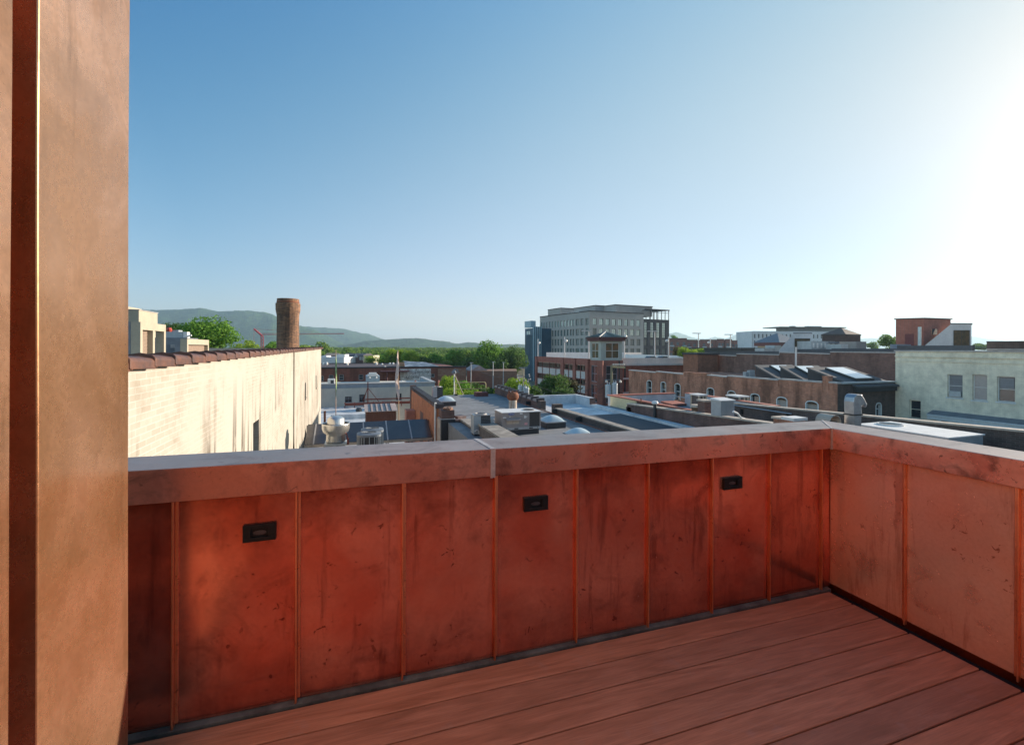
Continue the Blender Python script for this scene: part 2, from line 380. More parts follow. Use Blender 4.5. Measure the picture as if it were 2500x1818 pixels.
# ---- deck
def wood():
    s = NT('deck_wood'); oi = s.n('ShaderNodeObjectInfo'); rv = oi.outputs['Random']
    cb = s.n('ShaderNodeCombineXYZ'); s.l(s.math('MULTIPLY', rv, 37.0), cb.inputs[0]); s.l(s.math('MULTIPLY', rv, 11.0), cb.inputs[1])
    va = s.n('ShaderNodeVectorMath', operation='ADD'); s.l(s.co, va.inputs[0]); s.l(cb.outputs[0], va.inputs[1])
    g = s.map((.9, 9, 9), va.outputs[0]); n1 = s.noise(1.6, 5, .55, g, 2.2)
    g2 = s.map((5, 150, 150), va.outputs[0]); n2 = s.noise(1.5, 3, .6, g2)
    c = s.ramp(n1, [(.28, (.34, .145, .078)), (.5, (.45, .195, .11)), (.75, (.57, .26, .15))])
    c = s.mix(.45, c, s.ramp(n2, [(.35, .72), (.62, 1.06)]), 'MULTIPLY')
    t = s.ramp(rv, [(0.0, (.80, .78, .80)), (.5, (1.0, .97, .95)), (1.0, (1.22, 1.1, 1.0))])
    c = s.mix(1.0, c, t, 'MULTIPLY')
    d = s.noise(6, 5, .7); c = s.mix(s.math('MULTIPLY', s.ramp(d, [(.58, 0.0), (.75, 1.0)]), .25), c, (.42, .30, .26))
    s.set('Base Color', c); s.set('Roughness', s.ramp(n1, [(.3, .5), (.7, .68)])); s.set('Specular IOR Level', .45)
    s.bump(s.math('ADD', n2, s.math('MULTIPLY', n1, .5)), .25, .002)
    return s.m
WOOD = wood()
DK = T('deck', 'red brown hardwood deck boards laid parallel to the long copper parapet', 'deck', loc=(0, 0, zd(0)))
y1 = V0 - .018
for k in range(40):
    y0 = y1 - .1465
    x0, x1 = -.72, U0 - .035 + rnd.uniform(-.006, .004)
    if y0 > 1.9: x0 = -1.6
    MB().hexa([(x0, y0, zd(x0) - .025), (x1, y0, zd(x1) - .025), (x1, y1, zd(x1) - .025), (x0, y1, zd(x0) - .025),
               (x0, y0, zd(x0)), (x1, y0, zd(x1)), (x1, y1, zd(x1)), (x0, y1, zd(x0))]).build('board', WOOD, DK, bevel=.0035)
    y1 = y0 - .0075
MB().box(-1.0, U0 + .01, -4.6, V0 + .01, ZC - 1.75, ZC - 1.66).build('subframe', BLACK, DK)

# ---- copper clad wall end on the left
CW = T('copper_clad_wall', 'tall copper clad wall end with a dark vertical groove', 'wall', loc=(-.9, 1.9, ZC - 1.7))
def sheet(x, ya, yb, z0, z1, back, mat, name, wob=.0018, seed=0, ny=6, nz=40):
    """a slightly wavy sheet face with a return at each edge"""
    vs = []; fs = []
    def off(j, k):
        t = k / nz * 9
        return wob * (math.sin(t * 1.1 + seed) + .5 * math.sin(t * 2.3 + j * .9 + seed * 2)) * (1 if 0 < j < ny else .6)
    def dy(k): return wob * 1.6 * math.sin(k / nz * 5 + seed * 3)
    for j in range(ny + 1):
        for k in range(nz + 1):
            yy = ya + (yb - ya) * j / ny + (dy(k) if j in (0, ny) else 0)
            vs.append((x + off(j, k), yy, z0 + (z1 - z0) * k / nz))
    n1 = nz + 1
    for j in range(ny):
        for k in range(nz): fs.append((j * n1 + k, (j + 1) * n1 + k, (j + 1) * n1 + k + 1, j * n1 + k + 1))
    b = len(vs)
    for j in (0, ny):
        for k in range(n1): p = vs[j * n1 + k]; vs.append((back, p[1], p[2]))
    for k in range(nz):
        fs.append((b + k, k, k + 1, b + k + 1)); q = ny * n1
        fs.append((q + k, b + n1 + k, b + n1 + k + 1, q + k + 1))
    mb = MB(); mb.add(vs, fs); return mb.build(name, mat, CW, smooth=False, bevel=.004)
zt0, zt1 = ZC - 1.70, ZC + 2.7
sheet(-.735, 1.432, 1.905, zt0, zt1, -1.15, COPW, 'panel', seed=.4)
sheet(-.735, -4.5, 1.338, zt0, zt1, -1.15, COPW, 'panel', seed=1.9, ny=20)
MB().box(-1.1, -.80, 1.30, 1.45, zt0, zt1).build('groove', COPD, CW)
MB().box(-1.15, -1.02, -4.5, 1.9, zt0, zt1).build('wall_core', COPD, CW)
# low copper wall at the back of the deck
PB = T('copper_parapet', 'low copper parapet at the back of the deck', 'parapet', 'copper parapets round the deck', loc=(0, -4.6, ZC - 1.6))
MB().box(-1.3, U0 + .25, -4.85, -4.61, ZC - 1.75, ZC - .66).build('wall_core', COPD, PB); MB().box(-1.3, U0 + .25, -4.605, -4.60, ZC - 1.58, ZC - .66).build('panel', COP, PB)
MB().box(-1.3, U0 + .25, -4.87, -4.58, ZC - .66, ZC - .52).build('coping', COPC, PB)
# the house below the deck
mb = MB(); mb.box(-1.3, 3.2, -14, 2.38, 0, ZC - 1.76); tag(mb.build('house_body', brickmat('house_brick', (.28, .10, .06), (.2, .07, .05), (.25, .2, .17))), kind='structure')
# ================================================================== NEAR ROOFTOPS
def Z(z): return ZC + z
# shared materials
WHITEBRICK = None
def paintwall():
    s = NT('painted_brick_cream')
    sx = s.n('ShaderNodeSeparateXYZ'); s.l(s.co, sx.inputs[0]); a = s.math('ADD', sx.outputs[0], sx.outputs[1])
    cb = s.n('ShaderNodeCombineXYZ'); s.l(a, cb.inputs[0]); s.l(sx.outputs[2], cb.inputs[1])
    b = s.n('ShaderNodeTexBrick'); s.l(cb.outputs[0], b.inputs['Vector']); b.inputs['Scale'].default_value = 1
    b.inputs['Brick Width'].default_value = .30; b.inputs['Row Height'].default_value = .085; b.inputs['Mortar Size'].default_value = .009; b.inputs['Mortar Smooth'].default_value = .4
    b.inputs['Color1'].default_value = (.35, .315, .26, 1); b.inputs['Color2'].default_value = (.40, .37, .315, 1); b.inputs['Mortar'].default_value = (.47, .44, .39, 1)
    # bare / grimy areas where the coating is thin
    m1 = s.ramp(s.noise(.33, 5, .6, s.map((1, 1, 1.3))), [(.44, 0.0), (.56, 1.0)])
    cc = s.mix(s.math('MULTIPLY', m1, .9), (.43, .40, .345), b.outputs['Color'])
    gr = s.ramp(s.noise(1.3, 6, .7), [(.5, 0.0), (.75, .5)]); cc = s.mix(s.math('MULTIPLY', gr, m1), cc, (.18, .135, .09))
    # rain streaks
    st = s.noise(1.0, 5, .62, s.map((4.5, 4.5, .12))); k = s.ramp(st, [(.53, 0.0), (.58, 1.0)])
    ms = s.ramp(s.noise(.22, 3, .5, s.map((1, 1, 1.6), loc=(3, 1, 2))), [(.40, 0.0), (.48, 1.0)])
    brk = s.ramp(s.noise(2.2, 5, .7, s.map((2, 2, .6))), [(.30, 0.0), (.46, 1.0)])
    f = s.math('MULTIPLY', s.math('MULTIPLY', k, ms), brk)
    zz = s.ramp(s.math('MULTIPLY', s.math('SUBTRACT', sx.outputs[2], 9.0), .22), [(.55, 1.0), (.98, 0.0)])
    f = s.math('MULTIPLY', f, zz)
    cc = s.mix(s.math('MULTIPLY', f, .92), cc, (.05, .032, .018))
    s.set('Base Color', cc); s.set('Roughness', .85); s.set('Specular IOR Level', .2)
    s.bump(s.math('SUBTRACT', 1.0, b.outputs['Fac']), .35, .006)
    return s.m
PAINT = paintwall()
TILE = surf('clay_tile', (.16, .07, .045), (.085, .045, .038), 4, .55, lo=.4, hi=.62, bump=.3)
TILEDK = surf('glazed_dark_tile', (.05, .04, .045), (.10, .08, .08), 6, .4)
TILELT = surf('lit_tile_top', (.40, .34, .33), (.26, .21, .20), 5, .5)  # paler than the joints: light on the tile tops put into the colour
ROOFGREY = surf('grey_roof_membrane', (.26, .265, .27), (.20, .205, .21), .7, .85, bump=.25, stain=.35)
ROOFDK = surf('dark_roof_membrane', (.085, .09, .10), (.06, .065, .075), .6, .85, bump=.25, stain=.4)
ROOFWH = surf('white_roof_membrane', (.80, .80, .79), (.48, .50, .52), .8, .7, bump=.1, stain=.18)
BRICKOR = brickmat('orange_brick', (.66, .22, .08), (.52, .16, .06), (.36, .27, .2), 1, .25)
BRICKRED = brickmat('red_brown_brick', (.56, .215, .12), (.40, .15, .09), (.42, .32, .25), 1, .55)
BRICKDK = brickmat('dark_brown_brick', (.24, .12, .09), (.16, .085, .07), (.18, .15, .14), 1, .4)
BRICKBR = brickmat('blackish_brick', (.13, .085, .07), (.09, .065, .055), (.14, .12, .11), 1, .3)  # near-black brown brick shared by several dark walls
CREAMBRICK = brickmat('cream_painted_brick', (.86, .78, .60), (.80, .72, .56), (.72, .65, .50), 1, .16)
STUCCO = surf('cream_stucco', (.44, .39, .29), (.38, .34, .26), 1.2, .85)
YELLOW = surf('yellow_stucco', (.84, .68, .40), (.74, .60, .36), 1.0, .85)
METALGREY = surf('grey_cladding', (.20, .23, .26), (.15, .17, .20), 2, .5, .3)
METALPALE = surf('pale_metal', (.46, .50, .52), (.36, .40, .42), 2, .45, .4)
WHITEMET = surf('white_metal', (.84, .81, .76), (.72, .69, .65), 3, .5)
ALU = surf('spun_aluminium', (.74, .73, .70), (.60, .59, .57), 3, .32, .85)
CAPSTONE = surf('pale_cap', (.58, .48, .38), (.40, .33, .27), 3, .8)
CONC = surf('weathered_concrete', (.42, .37, .31), (.24, .21, .18), 2.5, .9, bump=.3, stain=.5)
RUST = surf('rusty_steel', (.17, .055, .03), (.30, .11, .05), 9, .85, bump=.4)
REDSTEEL = surf('red_oxide_steel', (.26, .06, .035), (.18, .045, .03), 6, .7)
DARKMET = surf('dark_metal', (.035, .037, .04), (.055, .055, .06), 5, .5, .2)
UNITGREY = surf('warm_grey_sheet', (.34, .29, .27), (.29, .25, .235), 4, .5, .1)
GLASS = surf('dark_glass', (.022, .028, .035), (.03, .036, .045), 1, .07, bump=0, spec=.9, fine=False)
GLASSL = surf('pale_glass', (.20, .26, .27), (.13, .17, .18), .8, .12, bump=0, spec=.9, fine=False)
WFRAME = surf('white_paint', (.72, .72, .70), (.6, .6, .58), 5, .6)
TIMBER = surf('slatted_timber', (.20, .085, .055), (.12, .05, .035), 9, .8, stretch=(3, 3, .2))
CAPL = surf('light_metal_cap', (.50, .48, .46), (.38, .36, .35), 3, .5, .2)
MEMB_RED = surf('red_roof_hatch', (.50, .16, .10), (.36, .11, .08), 4, .8)
RTILEMAT = TILE

def facade(mb, O, d, n, L, z0, z1, ops, depth=.15):
    """front skin with real openings. O: 2D start, d: 2D unit direction, n: 2D unit direction pointing INTO the wall; ops: (s0,s1,za,zb)"""
    O = Vector(O); d = Vector(d); n = Vector(n)
    ss = sorted(set([0.0, L] + [max(0, min(L, a)) for o in ops for a in (o[0], o[1])]))
    zs = sorted(set([z0, z1] + [max(z0, min(z1, a)) for o in ops for a in (o[2], o[3])]))
    def P(s, z, q=0.0): p = O + d * s + n * q; return (p.x, p.y, z)
    flip = (d.x * n.y - d.y * n.x) < 0
    def q4(a, b, c, e): mb.quad(a, b, c, e) if not flip else mb.quad(e, c, b, a)
    for i in range(len(ss) - 1):
        run = None
        for j in range(len(zs) - 1):
            cs, cz = (ss[i] + ss[i + 1]) / 2, (zs[j] + zs[j + 1]) / 2
            hole = any(o[0] < cs < o[1] and o[2] < cz < o[3] for o in ops)
            if not hole: q4(P(ss[i], zs[j]), P(ss[i + 1], zs[j]), P(ss[i + 1], zs[j + 1]), P(ss[i], zs[j + 1]))
    for a, b, c, e in [o[:4] for o in ops]:
        for (p, q) in (((a, c), (b, c)), ((b, c), (b, e)), ((b, e), (a, e)), ((a, e), (a, c))):
            mb.quad(P(*p), P(*q), P(*q, depth), P(*p, depth))
def window(root, O, d, n, o, depth=.12, frame=None, pane=None, mull=(0, 1), fw=.05, sill=None, name='window', label=None, through=None):
    O = Vector(O); d = Vector(d); n = Vector(n); s0, s1, z0, z1 = o[:4]
    frame = frame or WFRAME; pane = pane or GLASS
    def bx(mb, a, b, c, e, q0, q1):
        p0 = O + d * a + n * q0; p1 = O + d * b + n * q0; p2 = O + d * b + n * q1; p3 = O + d * a + n * q1
        mb.hexa([(p0.x, p0.y, c), (p1.x, p1.y, c), (p2.x, p2.y, c), (p3.x, p3.y, c), (p0.x, p0.y, e), (p1.x, p1.y, e), (p2.x, p2.y, e), (p3.x, p3.y, e)])
    mb = MB(); q0, q1 = depth - .05, depth
    bx(mb, s0, s0 + fw, z0, z1, q0, q1); bx(mb, s1 - fw, s1, z0, z1, q0, q1)
    bx(mb, s0 + fw, s1 - fw, z0, z0 + fw, q0, q1); bx(mb, s0 + fw, s1 - fw, z1 - fw, z1, q0, q1)
    for k in range(mull[0]):
        c = s0 + (s1 - s0) * (k + 1) / (mull[0] + 1); bx(mb, c - fw * .35, c + fw * .35, z0 + fw, z1 - fw, q0 + .01, q1)
    for k in range(mull[1]):
        c = z0 + (z1 - z0) * (k + 1) / (mull[1] + 1); bx(mb, s0 + fw, s1 - fw, c - fw * .35, c + fw * .35, q0 + .012, q1)
    w_ = mb.build(name, frame, root, label=label)
    if sill:
        mb = MB(); bx(mb, s0 - .06, s1 + .06, z0 - .1, z0, -.06, depth - .051); mb.build('sill', sill, w_)
    mb = MB(); bx(mb, s0 + fw * .4, s1 - fw * .4, z0 + fw * .4, z1 - fw * .4, q1 - .014, q1 - .004); mb.build('pane', pane, w_)
    return w_
ARCHES = []
# -------------------------------------------------- white painted building on the left (its party wall faces +x)
XW = -2.5
pn = at(316, 890.5, x=XW); pf = at(784, 849.8, x=XW)
slope = (pf.z - pn.z) / (pf.y - pn.y)
def ztw(y): return pn.z + slope * (y - pn.y) - .02
yE = pf.y
WB = T('white_painted_building', 'cream painted brick building with clay tile coping and dark rain streaks', 'building', loc=(XW, 20, 0))
w1 = at(618, 1033, x=XW); w2 = at(634, 1105, x=XW); q1 = at(744.5, 935, x=XW); q2 = at(750, 966, x=XW); q3 = at(771, 917, x=XW); q4_ = at(776, 941, x=XW)
ops = [(w1.y + 3, w2.y + 3, w2.z - .2, w1.z), (q1.y + 3, q1.y + 3.5, q2.z, q1.z), (q3.y + 3, q3.y + 3.5, q4_.z, q3.z)]
ops[0] = (w1.y + 3, w1.y + 3.75, w2.z - .2, w1.z)
zmin = ztw(-3) - .05
mb = MB(); facade(mb, (XW, -3), (0, 1), (-1, 0), yE + 3, 0, zmin, ops, .25)
mb.quad((XW, -3, zmin), (XW, yE, zmin), (XW, yE, ztw(yE)), (XW, -3, ztw(-3)))
mb.prism([(XW - 9, -3), (XW - .28, -3), (XW - .28, yE), (XW - 9, yE)], 0, [ztw(-3) - .9, ztw(-3) - .9, ztw(yE) - .9, ztw(yE) - .9])
mb.quad((XW, yE, 0), (XW - 9, yE, 0), (XW - 9, yE, ztw(yE)), (XW, yE, ztw(yE))); mb.quad((XW - .28, -3, ztw(-3)), (XW - .28, yE, ztw(yE)), (XW - .28, yE, ztw(yE) - 1), (XW - .28, -3, ztw(-3) - 1))
mb.build('wall', PAINT, WB)
for o in ops: window(WB, (XW, -3), (0, 1), (-1, 0), o, .22, DARKMET, GLASS, (0, 1), .05, CONC)
mb = MB(); yj = at(716, 900, x=XW).y
mb.prism([(XW, yj), (XW + .05, yj), (XW + .05, yj + .12), (XW, yj + .12)], 0, [ztw(yj) - .05] * 4); mb.build('downpipe', PAINT, WB)
# clay tile coping: overlapping hooded tiles
mb = MB(); y = -2.6; kk = 0; pitch = .68
while y < yE + .3:
    z = ztw(y); t = rnd.uniform(-.008, .008); tilt = .035
    prof = [(-.33, -.03), (-.33, .02), (-.22, .07), (-.05, .10), (.07, .075), (.10, .04), (.10, -.06), (.06, -.06), (.06, -.02)]
    for (ya, yb, gz, gs) in ((y, y + pitch + .02, 0, 1.0), (y - .03, y + .04, .014, 1.10)):
        n = len(prof); vs = []
        for yy, zz in ((ya, tilt * .5), (yb, -tilt * .3)):
            for (px_, pz) in prof: vs.append((XW - .0 + (px_ + .01) * gs + t, yy, ztw(yy) + pz * gs + .02 + zz + gz))
        mb.add(vs, [tuple(range(n - 1, -1, -1)), tuple(range(n, 2 * n))] + [(i, (i + 1) % n, n + (i + 1) % n, n + i) for i in range(n)])
    y += pitch
mb.build('tile_coping', TILE, WB, bevel=.012)

# factory chimney
c = at(703, 840, D=55); r = 25.2 / F * 55
CH = T('brick_chimney', 'tall round brick factory chimney with a flared crown', 'chimney', loc=(c.x, c.y, 0))
zt = at(703, 730, D=55).z
CHB = brickmat('chimney_brick', (.34, .17, .085), (.13, .07, .045), (.2, .14, .1), 1.6, .5)
def octo(rr, z): return (rr, z)
MB().lathe((c.x, c.y, 0), [(r * 1.12, 0), (r * .98, zt - 3.2), (r * .99, zt - 2.0), (r * 1.09, zt - 1.35), (r * 1.10, zt - .55), (r * .99, zt - .5), (r * .98, zt), (r * .75, zt), (r * .75, zt - 1.5)], 24).build('shaft', CHB, CH)
MB().lathe((c.x, c.y, zt - .47), [(r * .985, 0), (r * 1.02, .05), (r * 1.02, .12), (r * .985, .17)], 24).build('iron_band', RUST, CH)

# rooftop screens behind the tiles
def screen(name, label, pxc, pxf, ytop, ybot, D, depth, bays, solid=None, mat=STUCCO):
    """a framed plant screen: front corner at px pxc, receding along y to px pxf"""
    c = at(pxc, ytop, D=D); f = at(pxf, ytop, x=c.x); zb = Z(-1.4)
    root = T(name, label, 'rooftop screen', 'stucco plant screens', loc=(c.x, c.y, zb)); t = .22
    mb = MB(); L = f.y - c.y
    for k in range(bays + 1):
        y = c.y + (L - t) * k / bays; mb.box(c.x - .35, c.x, y, y + t, zb, c.z - .34)
    mb.box(c.x - .35, c.x, c.y, c.y + L, c.z - .34, c.z)
    mb.build('frame', mat, root)
    mb = MB(); mb.box(c.x - depth, c.x - .36, c.y, c.y + .25, c.z - .34, c.z); mb.box(c.x - depth, c.x - depth + .25, c.y, c.y + .25, zb, c.z - .34); mb.box(c.x - .62, c.x - .36, c.y, c.y + .25, zb, c.z - .34); mb.build('side_frame', METALGREY, root)  # grey side frames: shade on this face put into the colour
    mb = MB()
    for k in range(bays):
        y = c.y + (L - t) * k / bays + t; y2 = c.y + (L - t) * (k + 1) / bays; y2 = y2 if k < bays - 1 or bays == 1 else y + (y2 - y) * .55
        for j in range(14):
            za = zb + (c.z - .34 - zb) * j / 14; mb.hexa([(c.x - .30, y, za), (c.x - .22, y, za), (c.x - .22, y2, za), (c.x - .30, y2, za), (c.x - .26, y, za + .15), (c.x - .2, y, za + .15), (c.x - .2, y2, za + .15), (c.x - .26, y2, za + .15)])
    mb.build('louvres', surf('tan_louvre', (.30, .22, .16), (.24, .17, .13), 5, .7), root)
    return root, c, f
screen('plant_screen', 'taller stucco framed plant screen with two louvred bays', 343, 405, 785.5, 860, 20, 2.4, 2)
screen('plant_screen', 'lower stucco screen framing a speckled opening, next to the big round tree', 457, 510, 827, 856, 27, 2.0, 1)
# stucco lift housing
c = at(339, 757, D=30); mb = MB(); mb.box(c.x - 3, c.x, c.y, c.y + 3, Z(-1.4), c.z); mb.box(c.x - 3, c.x - .95, c.y + .0, c.y + 3, c.z, c.z + .28)
root = T('stair_housing', 'plain sunlit stucco stair housing above the screens', 'rooftop housing', loc=(c.x - 1.5, c.y, Z(-1.4))); mb.build('wall', STUCCO, root)
mb = MB(); mb.box(c.x - 3.05, c.x + .05, c.y - .05, c.y + 3.05, c.z + .004, c.z + .06) if False else None
MB().box(c.x - .9, c.x + .04, c.y - .04, c.y + 3.04, c.z + .002, c.z + .05).build('coping', CAPL, root)
# grey plant box
c = at(405, 824, D=28); e = at(458, 824, y=c.y)
root = T('plant_box', 'blue grey plant enclosure with a vented cap between the stucco screens', 'rooftop housing', loc=(c.x, c.y, Z(-1.4)))
MB().box(c.x - .6, e.x, c.y, c.y + 2, Z(-1.4), c.z).build('body', METALGREY, root)
k = at(446, 810, y=c.y + .3)
MB().box(c.x - .5, k.x, c.y + .3, c.y + 1.6, c.z, k.z - .0).box(c.x - .1, c.x + .5, c.y + .5, c.y + 1.2, k.z, k.z + .12).build('cap', METALPALE, root)
MB().box(k.x + .02, k.x + .24, c.y + .3, c.y + .8, c.z, k.z).cyl((k.x + .1, c.y + .2, c.z + .05), (k.x + .5, c.y + .2, c.z + .16), .06, .06, 8).build('vent', WHITEMET, root)
mb = MB(); q = at(421, 847, y=c.y - .02); mb.box(q.x - .1, q.x + .35, c.y - .03, c.y - .002, q.z - .05, q.z + .18); mb.build('grille', CAPL, root)
c2 = at(413, 805, D=28.4); mb = MB(); mb.lathe((c2.x, c2.y, c2.z - .15), [(.0, .3), (.12, .27), (.16, .15), (.12, .03), (0, 0)], 10); mb.cyl((c2.x, c2.y, k.z + .1), (c2.x, c2.y, c2.z - .1), .02); tag(mb.build('warning_beacon', surf('red_plastic', (.5, .06, .03), None, 3, .5)), 'small red beacon on the grey plant box', 'beacon')

# -------------------------------------------------- solar array and things between the walls
zA0, zA1 = Z(-4.95), Z(-4.2)
a0 = at(895, 1076, z=-4.95); a1 = at(895, 1029, z=-4.2)
ylo, yhi = a0.y, a1.y
edges = [-2.46]
for px in (772, 842, 887, 942, 997): edges.append(at(px, 1028, y=yhi).x)
edges.append(4.10)
SA = T('solar_array', 'tilted row of blue grey solar panels with pale dividers', 'solar array', loc=(.8, ylo, Z(-5.6)))
PV = surf('solar_glass', (.06, .055, .055), (.09, .08, .075), .6, .22, bump=0, spec=.8)
def slab(mb, x0, x1, ya, yb, za, zb, t): mb.hexa([(x0, ya, za - t), (x1, ya, za - t), (x1, yb, zb - t), (x0, yb, zb - t), (x0, ya, za), (x1, ya, za), (x1, yb, zb), (x0, yb, zb)])
for a, b in zip(edges[:-1], edges[1:]):
    mb = MB(); slab(mb, a + .035, b - .035, ylo, yhi, zA0, zA1, .04); mb.build('panel', PV, SA)
for e in edges[1:-1]:
    mb = MB(); slab(mb, e - .034, e + .034, ylo - .02, yhi, zA0 + .012, zA1 + .012, .05); mb.build('divider', CAPL, SA)
mb = MB(); mb.box(-2.46, 4.1, ylo - .06, ylo - .01, zA0 - .16, zA0 - .03); mb.build('front_rail', CAPSTONE, SA)
for e in edges:
    mb = MB(); mb.box(e + .02 - .03, e + .05, ylo + .05, ylo + .11, Z(-6.6), zA0 - .05); mb.box(e + .02 - .03, e + .05, yhi - .1, yhi - .04, Z(-6.6), zA1 - .05); mb.build('support', DARKMET, SA)
# low roof the array stands on
LR = T('low_roof_building', 'low building with a dark roof under the solar panels', 'building', loc=(.8, 15, 0))
MB().box(XW + .06, 4.1, 2.6, 27, 0, Z(-6.6)).build('wall', ROOFDK, LR)
MB().box(-2.3, 3.9, 6, ylo - 1.2, Z(-6.6), Z(-6.45)).build('ledge', CAPSTONE, LR)
# upblast kitchen exhaust fan
D = 18.5; c = at(820, 1060, D=D); s = 1 / F * D
zr = at(820, 1022, D=D).z
XF = T('exhaust_fan', 'spun aluminium upblast exhaust fan with a bowl shaped windband', 'fan', loc=(c.x, c.y, Z(-6.5)))
r1 = 32 * s; zbowl = at(820, 1032, D=D).z
MB().lathe((c.x, c.y, zbowl), [(r1 * .93, -.02), (r1, 0), (r1 * 1.0, -.05), (r1 * .99, -.22), (r1 * .9, -.36), (r1 * .72, -.43), (r1 * .68, -.50), (r1 * .70, -.72), (r1 * .66, -.76), (.0, -.77)], 32).build('windband', ALU, XF, smooth=True)
MB().lathe((c.x, c.y, zbowl - .02), [(r1 * .62, -.1), (r1 * .62, .18), (r1 * .5, .25), (r1 * .22, .30), (0, .31)], 28).build('motor_dome', ALU, XF, smooth=True)
MB().lathe((c.x, c.y, zbowl - .3), [(r1 * .9, .28), (r1 * .7, .1), (0, .05)], 24).build('bowl_inside', DARKMET, XF)
MB().box(c.x - r1 * .68, c.x + r1 * .68, c.y - r1 * .68, c.y + r1 * .68, zbowl - 2.3, zbowl - .84).box(c.x - r1 * .78, c.x + r1 * .78, c.y - r1 * .78, c.y + r1 * .78, zbowl - .84, zbowl - .78).build('curb', METALPALE, XF)
MB().box(c.x + r1 * .8, c.x + r1 * .95, c.y - .3, c.y - .15, zbowl - .85, zbowl - .6).tube([(c.x + r1 * .85, c.y - .22, zbowl - .62), (c.x + r1 * .78, c.y - .22, zbowl - .42), (c.x + r1 * .6, c.y - .22, zbowl - .4)], .02).build('switch_box', REDSTEEL, XF)
# round-cornered condensers
def condenser(label, px, ytop, D, wpx, dark):
    c = at(px, ytop, D=D); w_ = wpx / F * D / 2; h = .95
    r = T('condenser', label, 'air conditioner', 'round cornered condensers by the solar panels', loc=(c.x, c.y, c.z - h))
    n = 28; def_ = lambda k, rr: (c.x + rr * (abs(math.cos(2 * math.pi * k / n)) ** .55) * (1 if math.cos(2 * math.pi * k / n) >= 0 else -1), c.y + rr * (abs(math.sin(2 * math.pi * k / n)) ** .55) * (1 if math.sin(2 * math.pi * k / n) >= 0 else -1))
    MB().prism([def_(k, w_ * .93) for k in range(n)], c.z - h, c.z - .1).build('coil', DARKMET, r)
    mb = MB()
    for k in range(n):
        p = def_(k, w_ * .97); mb.box(p[0] - .012, p[0] + .012, p[1] - .012, p[1] + .012, c.z - h + .04, c.z - .1)
    for zz in (.3, .55, .8): pass
    mb.build('guard', METALPALE, r)
    mb = MB(); P0 = [def_(k, w_) for k in range(n)]; P1 = [(c.x + w_ * .62 * math.cos(2 * math.pi * k / n), c.y + w_ * .62 * math.sin(2 * math.pi * k / n)) for k in range(n)]
    vs = [(p[0], p[1], c.z - .1) for p in P0] + [(p[0], p[1], c.z - .02) for p in P0] + [(p[0], p[1], c.z + .03) for p in P1] + [(p[0], p[1], c.z - .06) for p in P1]
    fs = []
    for j in range(3): fs += [(j * n + i, j * n + (i + 1) % n, (j + 1) * n + (i + 1) % n, (j + 1) * n + i) for i in range(n)]
    mb.add(vs, fs); mb.build('top_cover', METALGREY, r)
    mb = MB(); mb.lathe((c.x, c.y, c.z - .07), [(0, .0), (w_ * .62, 0)], 20)
    mb.build('fan_well', DARKMET, r)
    mb = MB()
    for q in range(1, 5): mb.lathe((c.x, c.y, c.z + .005), [(w_ * .125 * q, 0), (w_ * .125 * q, .02), (w_ * .125 * q + .012, .02)], 20)
    mb.build('fan_grille', METALGREY, r)
    return r
condenser('nearer round cornered condenser in front of its twin', 901, 1056, 17.0, 57, False)
condenser('condenser half hidden behind its twin', 909, 1046, 18.6, 53, False)
# timber post next to the fan
p = at(793, 1003, D=26); tag(MB().box(p.x - .06, p.x + .06, p.y - .06, p.y + .06, Z(-6.6), p.z).build('timber_post', TIMBER), 'short brown timber post behind the exhaust fan', 'post')

# -------------------------------------------------- grey flat roof with its walls
XL, XR = 4.2, 11.1
yF = at(1115, 964, z=-3.8).y
GB = T('flat_roof_building', 'flat roofed brick building with grey membrane and a stepped orange side wall', 'building', loc=(7.6, 20, 0))
MB().box(XL + .3, XR - .02, 2.6, yF, 0, Z(-3.8)).build('roof', ROOFGREY, GB)
y24 = at(1067, 1000, x=XL).y
nst = 13
mb = MB(); zw0 = at(1005, 946, x=XL).z; zw1 = at(1064, 988, x=XL).z
mb.prism([(XL, y24), (XL + .28, y24), (XL + .28, yF + .3), (XL, yF + .3)], 0, [zw1 - .12, zw1 - .12, zw0 - .12, zw0 - .12]); 
mb.build('side_wall', BRICKOR, GB)
mb = MB(); N_ = 24
for k in range(N_):
    a = y24 + (yF + .3 - y24) * k / N_; b = y24 + (yF + .3 - y24) * (k + 1) / N_; za = zw1 + (zw0 - zw1) * k / N_
    mb.cur = 0; mb.hexa([(XL - .05, a, za - .12), (XL + .34, a, za - .12), (XL + .34, b, za - .12), (XL - .05, b, za - .12), (XL - .03, a, za + .04), (XL + .32, a, za + .04), (XL + .32, b, za - .02), (XL - .03, b, za - .02)])
    mb.cur = 1; mb.box(XL - .08, XL + .37, a - .06, a + .10, za - .14, za + .11)
mb.build('stepped_coping', [TILELT, TILEDK], GB)
p = at(1002, 944, x=XL); MB().box(XL - .06, XL + .36, yF + .0, yF + .42, Z(-5), p.z + .16).build('corner_pier', BRICKDK, GB)
# doorway shape in the orange wall and white downpipe
dd = at(1026, 1002, x=XL - .01); de = at(1033, 1002, x=XL - .01)
MB().box(XL - .012, XL - .002, de.y, dd.y, Z(-7), dd.z).build('doorway', BRICKDK, GB)
MB().cyl((XL - .08, y24 + .1, Z(-6)), (XL - .08, y24 + .1, at(1069, 984, x=XL).z), .06).build('downpipe', WHITEMET, GB)
